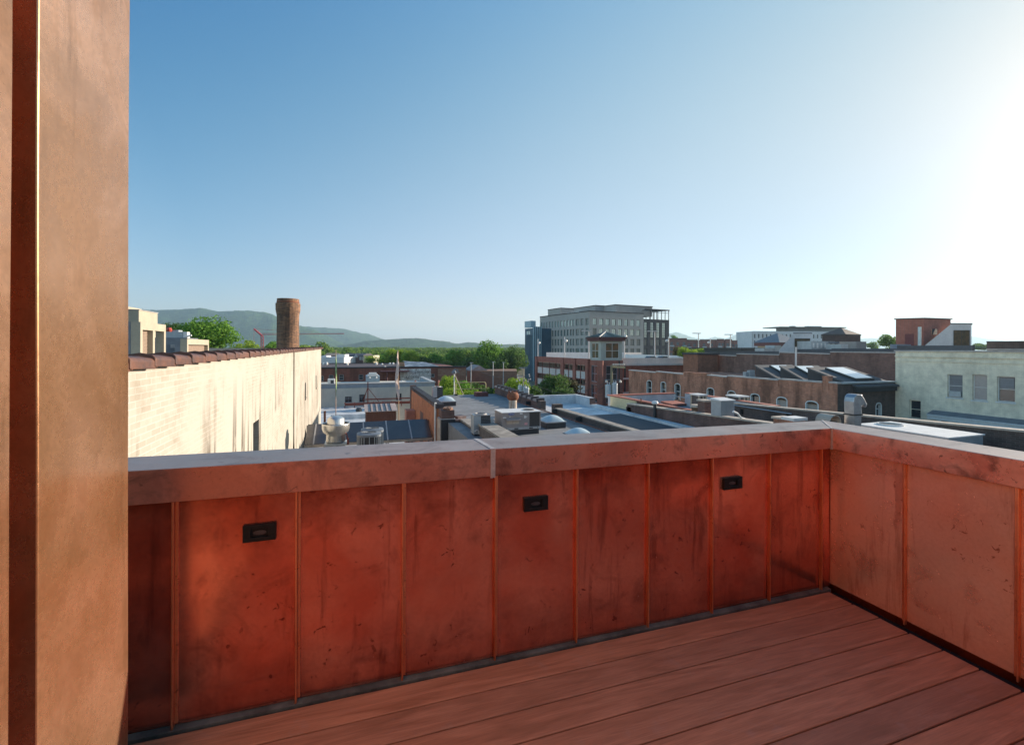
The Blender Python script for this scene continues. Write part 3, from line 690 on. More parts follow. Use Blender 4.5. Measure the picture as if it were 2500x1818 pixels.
# right hand parapet: dark, tiled coping, a gap, then a lower plain one
yA = at(1190, 940, x=XR).y; yB = at(1313, 975, x=XR).y; zA = at(1190, 936, x=XR).z; zB = at(1313, 977, x=XR).z
mb = MB(); mb.prism([(XR, yB), (XR + .35, yB), (XR + .35, yF + .2), (XR, yF + .2)], 0, [zB - .1, zB - .1, zA - .1, zA - .1]); mb.build('side_wall', BRICKDK, GB, label='dark side wall')
mb = MB(); y = yB; k = 0
while y < yF + .1:
    zz = zB + (zA - zB) * (y - yB) / (yF - yB)
    mb.cur = 0; mb.hexa([(XR - .05, y, zz - .1), (XR + .4, y, zz - .1), (XR + .4, y + .9, zz - .1), (XR - .05, y + .9, zz - .1), (XR - .04, y, zz + .10), (XR + .38, y, zz + .10), (XR + .38, y + .85, zz + .02), (XR - .04, y + .85, zz + .02)])
    mb.cur = 1; mb.box(XR - .08, XR + .43, y - .10, y + .10, zz - .13, zz + .15); y += .95
mb.build('tile_coping', [TILELT, TILEDK], GB)
yC = at(1350, 995, x=XR).y
MB().box(XR - .05, XR + .5, yC - .3, yC + .1, 0, at(1350, 990, x=XR).z + .1).box(XR - .05, XR + .3, yB - .6, yB, 0, at(1318, 978, x=XR).z).build('pier', BRICKBR, GB)
zC1 = at(1360, 997, x=XR).z; zC2 = at(1560, 1055, x=XR).z; yD = at(1560, 1055, x=XR).y
def zpar(y): return zC1 + (zC2 - zC1) * (yC - y) / (yC - yD)
MB().prism([(XR, 2.6), (XR + .35, 2.6), (XR + .35, yC), (XR, yC)], 0, [zpar(2.6) - .06, zpar(2.6) - .06, zpar(yC) - .06, zpar(yC) - .06]).build('side_wall', BRICKBR, GB)
MB().prism([(XR - .03, 2.6), (XR + .38, 2.6), (XR + .38, yC), (XR - .03, yC)], [zpar(2.6) - .06, zpar(2.6) - .06, zpar(yC) - .06, zpar(yC) - .06], [zpar(2.6), zpar(2.6), zpar(yC), zpar(yC)]).build('coping', CONC, GB)
for y in (31, 28.2, 24.0, 21.0): MB().box(XR - .35, XR - .02, y, y + .05, Z(-3.8), Z(-3.5)).build('roof_anchor', DARKMET, GB)
for y in (30.5, 25.0, 20.5): MB().box(XL + .32, XR - .04, y, y + .03, Z(-3.8) + .001, Z(-3.8) + .007).build('membrane_seam', ROOFDK, GB)

# skylights
def skylight(label, pxa, pxb, ybase, yfr, ytop, mat):
    zb = Z(-3.5); a = at(pxa, yfr, z=-3.5); b = at(pxb, yfr, z=-3.5); w_ = b.x - a.x; dpt = w_ * .95
    r = T('skylight', label, 'skylight', 'domed skylights on the flat roof', loc=(a.x + w_ / 2, a.y + dpt / 2, Z(-3.8)))
    MB().box(a.x + .04, b.x - .04, a.y + .04, a.y + dpt - .04, Z(-3.8), zb - .03).build('curb', DARKMET, r)
    MB().box(a.x, b.x, a.y, a.y + dpt, zb - .03, zb + .02).build('rim', CAPL, r)
    n = 12; vs = []; fs = []; hh = w_ * .24
    for i in range(n + 1):
        for j in range(n + 1):
            s_, t_ = i / n, j / n; vs.append((a.x + .05 + (w_ - .1) * s_, a.y + .05 + (dpt - .1) * t_, zb + .02 + hh * (math.sin(math.pi * s_) * math.sin(math.pi * t_)) ** .55))
    for i in range(n):
        for j in range(n): q = i * (n + 1) + j; fs.append((q, q + n + 1, q + n + 2, q + 1))
    mb = MB(); mb.add(vs, fs); mb.build('dome', mat, r, smooth=True); return r
DOME = surf('acrylic_dome', (.50, .58, .60), (.42, .50, .52), 1, .18, bump=0, spec=.8, fine=False)
skylight('farther domed skylight near the condensing unit at the roof end', 1070, 1118, 985, 981, 967, DOME)
skylight('domed skylight right of the packaged rooftop unit', 1333, 1392, 1041, 1032, 1013, DOME)
skylight('domed skylight mostly hidden behind the copper parapet', 1398, 1462, 1075, 1066, 1050, DOME)

# packaged rooftop unit
a = at(1226, 1054, z=-3.62); b = at(1320, 1049, y=a.y); zt = at(1226, 1007, y=a.y).z; dp = (at(1208, 999, z=(zt - ZC)).y - a.y)
PU = T('rooftop_unit', 'large warm grey packaged rooftop unit with a rain hood and blue oval badge', 'air conditioner', loc=(a.x, a.y, Z(-3.8)))
x0, x1, y0, y1 = a.x, b.x, a.y, a.y + dp
zb = Z(-3.50)
MB().box(x0 + .06, x1 - .06, y0 + .06, y1 - .06, Z(-3.8), zb - .06).build('curb', DARKMET, PU)
MB().box(x0 - .01, x1 + .01, y0 - .01, y1 + .01, zb - .06, zb + .04).build('base_rail', CAPL, PU)
xm = x0 + (x1 - x0) * .70
MB().box(x0, xm, y0, y1, zb + .04, zt - .03).build('cabinet', UNITGREY, PU)
MB().box(xm + .001, x1, y0 + .03, y1, zb + .04, zt - .03).build('condenser_coil', surf('coil', (.06, .052, .048), (.08, .07, .065), 20, .6, .3), PU)
MB().box(x1 - .05, x1, y0, y0 + .06, zb + .04, zt - .03).build('corner_post', UNITGREY, PU)
MB().box(x0 - .02, x1 + .02, y0 - .02, y1 + .02, zt - .03, zt).build('lid', WHITEMET, PU)
cx = x0 + (x1 - x0) * .78; cyy = y0 + dp * .45
MB().lathe((cx, cyy, zt + .001), [(.26, 0), (.28, .02), (.24, .02)], 24).build('fan_ring', UNITGREY, PU)
MB().lathe((cx, cyy, zt + .004), [(0, 0), (.24, 0)], 24).build('fan_opening', BLACK, PU)
W_ = x1 - x0; H_ = zt - zb
hx0, hx1 = x0 + W_ * .09, x0 + W_ * .45
MB().hexa([(hx0, y0 - .16, zb + H_ * .50), (hx1, y0 - .16, zb + H_ * .50), (hx1, y0, zb + H_ * .50), (hx0, y0, zb + H_ * .50), (hx0, y0 - .16, zb + H_ * .56), (hx1, y0 - .16, zb + H_ * .56), (hx1, y0, zb + H_ * .66), (hx0, y0, zb + H_ * .66)]).build('rain_hood', UNITGREY, PU)
mb = MB(); mb.box(hx0 + .04, (hx0 + hx1) / 2 - .01, y0 - .012, y0 - .001, zb + H_ * .28, zb + H_ * .48); mb.box((hx0 + hx1) / 2 + .01, hx1 - .04, y0 - .012, y0 - .001, zb + H_ * .28, zb + H_ * .48); mb.build('filter', CAPSTONE, PU)
BLUE = surf('badge_blue', (.03, .06, .30), None, 4, .4, bump=0)
bxc, bzc = x0 + W_ * .235, zb + H_ * .885; n = 20
pts = [(bxc + W_ * .082 * math.cos(2 * math.pi * i / n), y0 - .008, bzc + H_ * .075 * math.sin(2 * math.pi * i / n)) for i in range(n)]
mb = MB(); mb.add(pts + [(p[0], y0 - .001, p[2]) for p in pts], [tuple(range(n))] + [(i, n + i, n + (i + 1) % n, (i + 1) % n) for i in range(n)]); badge = mb.build('badge', BLUE, PU)
def text(body, name, parent, loc, size, mat, rot=(R(90), 0, 0), shear=0.0, ext=.001, sx=1.0, align='CENTER', font_off=0.0):
    cu = bpy.data.curves.new(name, 'FONT'); cu.body = body; cu.size = size; cu.align_x = align; cu.align_y = 'CENTER'; cu.extrude = ext; cu.shear = shear; cu.offset = font_off
    cu.resolution_u = 3
    tmp = bpy.data.objects.new(name, cu); col.objects.link(tmp)
    dg = bpy.context.evaluated_depsgraph_get(); me = bpy.data.meshes.new_from_object(tmp.evaluated_get(dg)); bpy.data.objects.remove(tmp)
    o = bpy.data.objects.new(name, me); col.objects.link(o); me.materials.clear(); me.materials.append(mat)
    o.rotation_euler = rot; o.scale = (sx, 1, 1); o.location = Vector(loc) - ORG[parent.name]; o.parent = parent; ORG[o.name] = Vector(loc)
    return o
text('Carrier', 'lettering', PU, (bxc, y0 - .011, bzc), .085, WFRAME, shear=.3)
mb = MB()
for (fx, fz, fw_, fh) in ((.45, .85, .07, .09), (.02, .66, .08, .06), (.18, .70, .03, .05), (.565, .60, .035, .16), (.60, .68, .05, .03), (.60, .63, .035, .02)):
    mb.box(x0 + W_ * fx, x0 + W_ * (fx + fw_), y0 - .004, y0 - .001, zb + H_ * fz, zb + H_ * (fz + fh))
mb.build('label_plate', WHITEMET, PU)
MB().box(x0 + W_ * .57, x0 + W_ * .65, y0 - .004, y0 - .001, zb + H_ * .18, zb + H_ * .32).build('label_plate', surf('pink_label', (.75, .35, .35), None, 5, .6), PU)
mb = MB()
for fx, ww in ((.05, .02), (.10, .02), (.31, .10), (.69, .10), (.91, .02)): mb.box(x0 + W_ * fx, x0 + W_ * (fx + ww), y0 - .014, y0 - .011, zb - .035, zb + .01)
mb.build('fork_slot', BLACK, PU)
# split condenser left of it
def boxcond(label, pxa, pxb, ybase, ytop, h, grp, zroof=-3.8, lidmat=CAPL, side=.75):
    a = at(pxa, ybase, z=zroof + .08); b = at(pxb, ybase, y=a.y); zt = at(pxa, ytop, y=a.y).z; w_ = b.x - a.x; dd = w_ * side
    r = T('condensing_unit', label, 'air conditioner', grp, loc=(a.x, a.y, Z(zroof)))
    MB().box(a.x + .03, b.x - .03, a.y + .03, a.y + dd - .03, Z(zroof), a.z).build('stand', DARKMET, r)
    MB().box(a.x, a.x + w_ * .42, a.y, a.y + dd, a.z, zt - .03).build('cabinet', METALPALE, r)
    mb = MB(); mb.box(a.x + w_ * .42 + .001, b.x, a.y + .01, a.y + dd, a.z, zt - .03); mb.build('coil', DARKMET, r)
    mb = MB()
    for j in range(11): zz = a.z + .04 + (zt - .1 - a.z) * j / 11; mb.box(a.x + w_ * .44, b.x - .02, a.y + .002, a.y + .009, zz, zz + .012)
    mb.build('louvre', METALGREY, r)
    MB().box(a.x - .01, b.x + .01, a.y - .01, a.y + dd + .01, zt - .03, zt).build('lid', lidmat, r)
    MB().lathe((a.x + w_ / 2, a.y + dd / 2, zt + .001), [(w_ * .36, 0), (w_ * .36, .045), (w_ * .30, .05), (w_ * .30, .0)], 22).build('fan_ring', lidmat, r)
    MB().lathe((a.x + w_ / 2, a.y + dd / 2, zt + .003), [(0, 0), (w_ * .3, 0)], 22).build('fan_opening', BLACK, r)
    return r, a, b, zt
r, a, b, zt = boxcond('upright condensing unit with dark louvred side, left of the big rooftop unit', 1157, 1197, 1060, 1014, .9, 'condensing units on the flat roof')
MB().tube([(a.x + .02, a.y - .05, a.z + .12), (a.x + .1, a.y - .07, a.z + .20), (a.x + .2, a.y - .07, a.z + .16), (a.x + .22, a.y - .05, a.z)], .022).build('line_set', WHITEMET, r)
MB().box(b.x + .02, b.x + .14, a.y - .04, a.y + .04, a.z + .45, a.z + .65).box(b.x + .07, b.x + .1, a.y, a.y + .03, Z(-3.8), a.z + .45).build('disconnect_box', METALPALE, r)
boxcond('small dark condensing unit beside the orange side wall', 1057, 1081, 970, 945, .9, 'condensing units on the flat roof')
# rusty flue
D = 25.5; c = at(1252, 990, D=D); s = D / F; zt = at(1252, 957, D=D).z
r = T('rusty_flue', 'round flue with a rusty cap above a pale stained pipe', 'flue', loc=(c.x, c.y, Z(-3.8)))
FLUEW = surf('stained_pipe', (.62, .58, .50), (.30, .17, .10), 6, .6, stretch=(3, 3, .5))
MB().cyl((c.x, c.y, Z(-3.8)), (c.x, c.y, zt - 17 * s), 10 * s, 10 * s, 20, True).build('pipe', FLUEW, r, smooth=False)
MB().lathe((c.x, c.y, zt - 19 * s), [(7 * s, -2 * s), (12 * s, 1 * s), (14.5 * s, 6 * s), (14.5 * s, 12 * s), (12 * s, 17 * s), (9 * s, 19 * s), (0, 19 * s)], 20).box(c.x - 11 * s, c.x - 8 * s, c.y - .05, c.y + .05, zt - 2 * s, zt + 3 * s).box(c.x + 8 * s, c.x + 11 * s, c.y - .05, c.y + .05, zt - 2 * s, zt + 3 * s).box(c.x - 3 * s, c.x + 1 * s, c.y - .05, c.y + .05, zt - .5 * s, zt + 3 * s).build('cap', RUST, r)
# clad chimney at the wall end, broken brick on top
c = at(1077, 1060, D=23.0); e = at(1111, 1060, y=c.y); zc_ = at(1090, 1024, y=c.y).z; zt = at(1090, 1002, y=c.y).z; yb_ = c.y + .85
r = T('clad_chimney', 'square chimney clad in dark metal with crumbling brick top', 'chimney', loc=(c.x, c.y, Z(-8)))
MB().box(c.x, e.x, c.y, yb_, Z(-8), zc_).build('cladding', DARKMET, r)
MB().box(c.x - .06, c.x - .001, c.y + .02, yb_, Z(-8), zc_).build('side_panel', CAPSTONE, r)
MB().box(c.x - .02, e.x + .02, c.y - .02, yb_ + .02, zc_, zc_ + .04).build('flashing', CAPL, r)
MB().box(c.x + .03, e.x - .03, c.y + .03, yb_ - .03, zc_ + .04, zt).build('brick_top', BRICKDK, r)
mb = MB(); rr = random.Random(3)
for k in range(16):
    q = rr.uniform(c.x + .05, e.x - .2); v = rr.uniform(c.y + .05, yb_ - .2); zz = zt + rr.uniform(0, .06); an = rr.uniform(0, 3)
    mb.obox((q + .08, v + .08), (math.cos(an), math.sin(an)), .2, .1, zz, zz + .06)
mb.build('loose_bricks', surf('pale_brick', (.42, .25, .16), (.2, .1, .07), 8, .9), r)
# stone-capped stub walls stepping towards the viewer
r = T('stub_wall', 'rough stub wall with stone slabs stepping down beside the clad chimney', 'wall', loc=(e.x + .4, c.y, Z(-8)))
RUB = surf('rough_render', (.19, .16, .14), (.12, .10, .09), 4, .95, bump=.5)
z1_ = at(1130, 1030, D=22.5).z; z2_ = at(1140, 1046, D=20.5).z; z3_ = at(1150, 1063, D=17).z
MB().box(e.x + .02, e.x + .5, c.y + .1, c.y + .9, Z(-8), z1_ - .08).box(e.x + .3, e.x + .85, c.y - 2.6, c.y + .1, Z(-8), z2_ - .08).box(e.x + .25, e.x + .9, 2.6, c.y - 2.6, Z(-8), z3_ - .08).build('wall', RUB, r)
MB().box(e.x - .02, e.x + .62, c.y - .0, c.y + .95, z1_ - .08, z1_).obox((e.x + .35, c.y + .5), (.9, .3), .5, .5, z1_, z1_ + .12).build('slab', surf('grey_pink_stone', (.30, .22, .20), (.18, .13, .12), 6, .9, bump=.5), r)
MB().box(e.x + .26, e.x + .93, c.y - 2.65, c.y - .0, z2_ - .08, z2_).box(e.x + .2, e.x + .95, 2.6, c.y - 2.65, z3_ - .08, z3_).build('coping', CONC, r)
# yellow guard rail at the roof edge
a = at(1113, 965, z=-3.8); b = at(1186, 963, y=a.y); zt = at(1113, 934, y=a.y).z; zm = at(1113, 950, y=a.y).z; zb = Z(-3.8)
YEL = surf('yellow_paint', (.62, .50, .22), (.48, .40, .20), 8, .6)
r = T('guard_rail', 'yellow pipe guard rail at the far roof edge', 'railing', loc=(a.x, a.y, zb)); rr_ = .032
MB().tube([(a.x, a.y, zb), (a.x, a.y, zt - .12), (a.x + .12, a.y, zt), (b.x - .12, a.y, zt), (b.x, a.y, zt - .12), (b.x, a.y, zb)], rr_).build('top_rail', YEL, r)
MB().tube([(a.x + .03, a.y, zm), (b.x - .03, a.y, zm)], rr_ * .8).build('mid_rail', YEL, r)
mx = (a.x + b.x) / 2; MB().box(mx - .04, mx + .04, a.y - .02, a.y + .02, zm + .0, zt - .02).build('post', YEL, r)
MB().box(a.x - .1, a.x + .12, a.y - .12, a.y + .12, zb, zb + .1).build('foot', BLACK, r)
# red hatch box
a = at(1163, 968, z=-3.8); b = at(1192, 968, y=a.y); tag(MB().box(a.x, b.x, a.y, a.y + .8, Z(-3.8), Z(-3.8) + .32).build('roof_hatch', surf('dull_red_box', (.20, .07, .06), (.14, .05, .045), 4, .8)), 'low dull red hatch box below the yellow rail', 'hatch')
# power mast with weatherhead at the roof end
c = at(1109, 964, D=38.5); zt = at(1109, 912, D=38.5).z
r = T('service_mast', 'thin service mast with a weatherhead and slanting brace', 'mast', loc=(c.x, c.y, Z(-4)))
MB().cyl((c.x, c.y, Z(-6)), (c.x, c.y, zt), .05).build('pole', WHITEMET, r)
e = at(1134, 960, D=38.5); MB().cyl((c.x + .1, c.y, zt - .2), (e.x, c.y - .2, e.z - .3), .03).build('brace', CAPSTONE, r)
MB().lathe((c.x - .02, c.y, zt - .05), [(0, 0), (.18, .05), (.2, .2), (.1, .34), (0, .36)], 10).box(c.x - .3, c.x + .45, c.y - .03, c.y + .03, zt + .1, zt + .16).box(c.x - .02, c.x + .12, c.y - .05, c.y + .05, zt + .3, zt + .42).box(c.x + .2, c.x + .32, c.y - .05, c.y + .05, zt + .2, zt + .36).build('weatherhead', METALGREY, r)

# -------------------------------------------------- white membrane roof beyond the dark parapet
zW = -4.05; f0 = at(1402, 963, z=-3.4); xw1 = f0.x; yw1 = f0.y; xr2 = xw1 + .35
r = T('white_roof_building', 'building with a white membrane roof and low white parapets', 'building', loc=(13, 28, 0))
ysp = at(1500, 1013, z=zW).y
MB().box(XR + .36, xw1 + .1, ysp, yw1, 0, Z(zW)).build('roof', ROOFWH, r)
yk = at(1439, 975, x=xw1).y
MB().box(XR + .36, xw1 + .35, yw1, yw1 + .3, 0, Z(-3.4)).build('parapet', ROOFWH, r)
MB().box(xw1 + .1, xw1 + .38, yk, yw1 - .002, 0, Z(-3.4) - .003).build('parapet', ROOFWH, r)
MB().box(xw1 + .1, xw1 + .55, ysp - 6, yk - .002, 0, Z(-3.85)).build('parapet', ROOFWH, r, label='low pale kerb')
MB().box(xw1 + .02, xw1 + .42, yk - .02, yk + .02, Z(-3.85), Z(-3.42)).build('pier', BRICKDK, r)
# -------------------------------------------------- dark roof, cream capped parapet, yellow wing
XJ = 16.0
r = T('dark_roof_building', 'low building with a dark roof behind the copper parapet', 'building', loc=(13.5, 12, 0))
MB().box(XR + .4, XJ - .01, 2.6, ysp - .002, 0, Z(-3.98)).build('roof', ROOFDK, r)
a = at(1463, 1012, z=-3.9); b = at(1600, 1050, z=-3.9)
MB().box(XR + 1.0, XR + 1.25, b.y - 8, a.y, Z(-3.98), Z(-3.88)).build('flashing', CAPSTONE, r)
def par(root, x, pxa, ya, pxb, yb, face, cap, thick=.35, name='parapet', zlow=-9, yext=None, capmat=CAPSTONE, capt=.07, lip=.04):
    A = at(pxa, ya, x=x); B = at(pxb, yb, x=x)          # A far, B near
    if yext is not None:
        zz = B.z + (B.z - A.z) * (yext - B.y) / (B.y - A.y); B = Vector((x, yext, zz))
    MB().prism([(x, B.y), (x + thick, B.y), (x + thick, A.y), (x, A.y)], Z(zlow), [B.z - capt, B.z - capt, A.z - capt, A.z - capt]).build(name, face, root)
    MB().prism([(x - lip, B.y), (x + thick + lip, B.y), (x + thick + lip, A.y), (x - lip, A.y)], [B.z - capt, B.z - capt, A.z - capt, A.z - capt], [B.z, B.z, A.z, A.z]).build('cap', cap, root)
    return A, B
YB = T('yellow_wing_building', 'yellow stucco rear wing ringed by thin parapets, cream capped brick in front', 'building', loc=(19, 20, 0))
par(YB, XJ, 1531, 984, 1874, 1031, BRICKDK, CAPSTONE, yext=3.0)
jy = at(1529, 990, x=XJ).y
c = at(1490, 964, z=-3.2); 
XY = c.x; yY = c.y; xR = at(1672, 957, z=-3.2).x; yR = yY
XK = 21.8
MB().box(XJ, XY + .2, jy - .5, jy + .02, Z(-9), Z(-3.6)).build('wall', BRICKDK, YB)
MB().box(XY, XY + .25, jy, yY, Z(-9), Z(-3.27)).build('wall', YELLOW, YB)
MB().box(XY - .05, XY + .3, 16, yY, Z(-3.27), Z(-3.2)).build('cap', MEMB_RED, YB)
MB().box(XY + .05, XY + .25, 16, jy - .002, Z(-4), Z(-3.27)).build('wall', BRICKDK, YB)
MB().box(XY, XK + .3, yY, yY + .3, Z(-9), Z(-3.27)).build('wall', surf('patchy_blue_white', (.50, .52, .56), (.36, .38, .42), 1.5, .8), YB)
MB().box(XY - .05, XK + .35, yY - .05, yY + .35, Z(-3.268), Z(-3.195)).build('cap', MEMB_RED, YB)
MB().box(XJ + .36, XK + .1, 2.6, yY, 0, Z(-3.95)).build('roof', surf('blue_grey_roof', (.26, .28, .31), (.18, .19, .21), .8, .85), YB)
par(YB, XK, 1672, 958, 1893, 990, surf('patchy_blue_white', (.5, .52, .56)), MEMB_RED, name='wall', capt=.05)
KB = T('party_wall', 'long dark party wall with a sunlit pale cap running past the gooseneck vent', 'wall', loc=(XK, 14, 0))
par(KB, XK - .5, 1793, 983, 2500, 1050, BRICKBR, CAPSTONE, yext=-3, thick=.3, name='wall')
mb = MB()
for px, py in ((1812, 1000), (1925, 1010), (2000, 1020)):
    p = at(px, py, x=XK - .5); mb.box(XK - .56, XK - .502, p.y - .08, p.y + .08, p.z - .25, p.z + .05)
mb.build('scupper', BLACK, KB)
# things on that roof
def rbox(name, label, cat, pxa, pxb, ytop, ybot, D, pl, parts, group=None):
    global DD
    a = at(pxa, ytop, D=D); DD = at(pl, ytop, x=a.x).y - a.y if pl else 1.0; b = at(pxb, ytop, y=a.y); zb = Z(-3.95); r = T(name, label, cat, group, loc=(a.x, a.y, zb)); return r, a, b, zb
# ribbed pale blue enclosure
r, a, b, zb = rbox('ribbed_housing', 'pale blue ribbed metal housing with a white lid', 'rooftop housing', 1760, 1792, 977, 0, 21.0, 1736, 0)
mb = MB(); n = 34; w_ = b.x - a.x
for k in range(n): mb.box(a.x + w_ * k / n, a.x + w_ * (k + .6) / n, a.y, a.y + .03, zb, a.z - .04)
mb.box(a.x, b.x, a.y + .03, a.y + DD, zb, a.z - .04); mb.build('body', METALPALE, r)
MB().hexa([(a.x - .04, a.y - .05, a.z - .04), (b.x + .04, a.y - .05, a.z - .04), (b.x + .04, a.y + DD + .05, a.z - .04), (a.x - .04, a.y + DD + .05, a.z - .04), (a.x - .04, a.y - .05, a.z), (b.x + .04, a.y - .05, a.z), (b.x + .02, a.y + DD, a.z + .06), (a.x, a.y + DD, a.z + .06)]).build('lid', WHITEMET, r)
r, a, b, zb = rbox('brick_chimney_stub', 'dark square brick chimney stub against the ribbed housing', 'chimney', 1721, 1734, 977, 0, 22.5, 0, 0)
MB().box(a.x, b.x + .1, a.y, a.y + .5, zb, a.z - .08).build('stack', BRICKDK, r); MB().box(a.x - .05, b.x + .15, a.y - .05, a.y + .55, a.z - .08, a.z).build('cap', CAPSTONE, r)
r, a, b, zb = rbox('brick_vent', 'short brick vent with a round clay cap', 'vent', 1690, 1712, 988, 0, 23.5, 0, 0)
cx, w_ = (a.x + b.x) / 2, (b.x - a.x) / 2
MB().cyl((cx, a.y, zb), (cx, a.y, a.z - .12), w_ * .78, w_ * .9, 14).build('stack', surf('brown_clay', (.17, .10, .06), (.12, .07, .04), 5, .9), r); MB().cyl((cx, a.y, a.z - .12), (cx, a.y, a.z), w_ * 1.15, w_ * 1.0, 14).build('cap', CAPSTONE, r)
for (pl, pa, pb, yt, D, lab) in ((1688, 1707, 1726, 963, 25, 'cream framed louvred unit in front of the far parapet corner'), (1776, 1806, 1828, 967, 27.5, 'cream framed louvred unit behind the ribbed housing')):
    r, a, b, zb = rbox('framed_unit', lab, 'air conditioner', pa, pb, yt, 0, D, pl, 0, 'cream framed roof units')
    mb = MB(); t = .09; dd = DD; xm = a.x + (b.x - a.x) * .55
    for (x, y) in ((a.x, a.y), (xm - t / 2, a.y), (b.x - t, a.y), (a.x, a.y + dd), (b.x - t, a.y + dd)): mb.box(x, x + t, y, y + t, zb, a.z - .08)
    mb.build('post', STUCCO, r); MB().box(a.x - .03, b.x + .03, a.y - .03, a.y + dd + .12, a.z - .08, a.z).build('lid', WHITEMET, r)
    MB().box(a.x + .05, b.x - .05, a.y + .04, a.y + dd, zb, a.z - .1).build('coil', surf('grey_coil', (.11, .10, .10), (.08, .075, .075), 14, .6, .2), r)
a = at(1642, 987, z=-3.8); b = at(1680, 987, y=a.y); r = T('red_roof_panel', 'flat orange red curb lid lying on the roof', 'hatch', loc=(a.x, a.y, Z(-3.95)))
MB().box(a.x + .05, b.x - .05, a.y + .05, a.y + 1.25, Z(-3.95), Z(-3.86)).build('curb', ROOFDK, r); MB().hexa([(a.x, a.y, Z(-3.86)), (b.x, a.y, Z(-3.86)), (b.x, a.y + 1.3, Z(-3.8)), (a.x, a.y + 1.3, Z(-3.8)), (a.x, a.y, Z(-3.79)), (b.x, a.y, Z(-3.79)), (b.x, a.y + 1.3, Z(-3.72)), (a.x, a.y + 1.3, Z(-3.72))]).build('lid', MEMB_RED, r)
c = at(1599, 983, D=25.5); r = T('white_vent', 'small white mushroom vent near the yellow wing', 'vent', loc=(c.x, c.y, Z(-3.95)))
MB().cyl((c.x, c.y, Z(-3.95)), (c.x, c.y, c.z), .09).build('pipe', DARKMET, r); MB().lathe((c.x, c.y, c.z - .06), [(.16, 0), (.19, .06), (.14, .15), (0, .18)], 14).build('cap', WHITEMET, r)
p = at(1565, 972, x=XY - .3); tag(MB().cyl((p.x, p.y, Z(-4)), (p.x, p.y, p.z), .035).build('vent_pipe', RUST), 'thin rusty vent pipe in front of the yellow wing parapet', 'pipe')
# small pipes on the roof
p = at(1805, 1012, D=20); r = T('bent_pipe', 'bent pipe vent lying low near the ribbed housing', 'pipe', loc=(p.x, p.y, Z(-3.95)))
MB().tube([(p.x - .35, p.y, p.z + .15), (p.x - .1, p.y, p.z + .05), (p.x + .1, p.y, p.z - .15), (p.x + .3, p.y, p.z - .2)], .05).build('pipe', WHITEMET, r)
# brick curb with white skylight lids
r, a, b, zb = rbox('lidded_shaft', 'brick shaft with flat white lids just over the parapet corner', 'shaft', 1937, 1966, 1022, 0, 15.5, 1888, 0)
MB().box(a.x, b.x, a.y, a.y + DD, zb, a.z - .1).build('shaft', BRICKRED, r)
MB().box(a.x - .05, b.x + .05, a.y - .05, a.y + DD * .55, a.z - .08, a.z + .02).build('lid', WHITEMET, r); MB().box(a.x - .05, b.x, a.y + DD * .58, a.y + DD + .05, a.z - .1, a.z - .03).build('lid', CAPSTONE, r)
# curved hood vent
D = 15.0; c = at(2040, 1030, D=D); s = D / F; z0h = at(2040, 1034, D=D).z
r = T('curved_hood', 'quarter round pale metal hood vent', 'vent', loc=(c.x, c.y, Z(-3.95)))
mb = MB(); n = 12; w0 = .35; R0 = 20 * s; pr = []
for i in range(n + 1):
    t = math.pi * (1 - i / n); pr.append((c.x + R0 * math.cos(t), z0h + R0 * .95 * math.sin(t)))
for (p, q) in zip(pr[:-1], pr[1:]):
    mb.hexa([(p[0], c.y - .0, p[1]), (q[0], c.y, q[1]), (q[0], c.y + .5, q[1]), (p[0], c.y + .5, p[1]), (p[0], c.y, p[1] + .03), (q[0], c.y, q[1] + .03), (q[0], c.y + .5, q[1] + .03), (p[0], c.y + .5, p[1] + .03)])
mb.build('hood', CAPSTONE, r)
MB().box(c.x - R0 * .8, c.x + R0 * .8, c.y + .1, c.y + .45, zb, z0h + R0 * .2).build('throat', RUB, r)
# gooseneck vent
D = 15.0; s = D / F; c = at(2082, 1030, D=D); zj = at(2082, 1011, D=D).z; ztp = at(2082, 959, D=D).z
r = T('gooseneck_vent', 'tall galvanised gooseneck vent bending to the right', 'vent', loc=(c.x, c.y, Z(-3.95)))
GVM = surf('galvanised', (.42, .44, .47), (.32, .33, .36), 5, .38, .75)
MB().box(c.x - 12 * s, c.x + 12 * s, c.y - 12 * s, c.y + 12 * s, zb, zj).build('base_duct', GVM, r)
prof = [(-14, 0), (15, 0), (14, -20), (21, -25), (29, -16), (34, -24), (24, -38), (14, -49), (-4, -50), (-12, -44), (-15, -32)]
ps = [(c.x + p[0] * s, zj - p[1] * s) for p in prof]; n = len(ps); hw = 12 * s
mb = MB(); mb.add([(p[0], c.y - hw, p[1]) for p in ps] + [(p[0], c.y + hw, p[1]) for p in ps], [tuple(range(n - 1, -1, -1)), tuple(range(n, 2 * n))] + [(i, (i + 1) % n, n + (i + 1) % n, n + i) for i in range(n)])
mb.build('gooseneck', GVM, r, bevel=.03)
MB().box(c.x - 15 * s, c.x + 15.5 * s, c.y - 13 * s, c.y + 13 * s, zj - .02, zj + .025).build('flange', DARKMET, r)
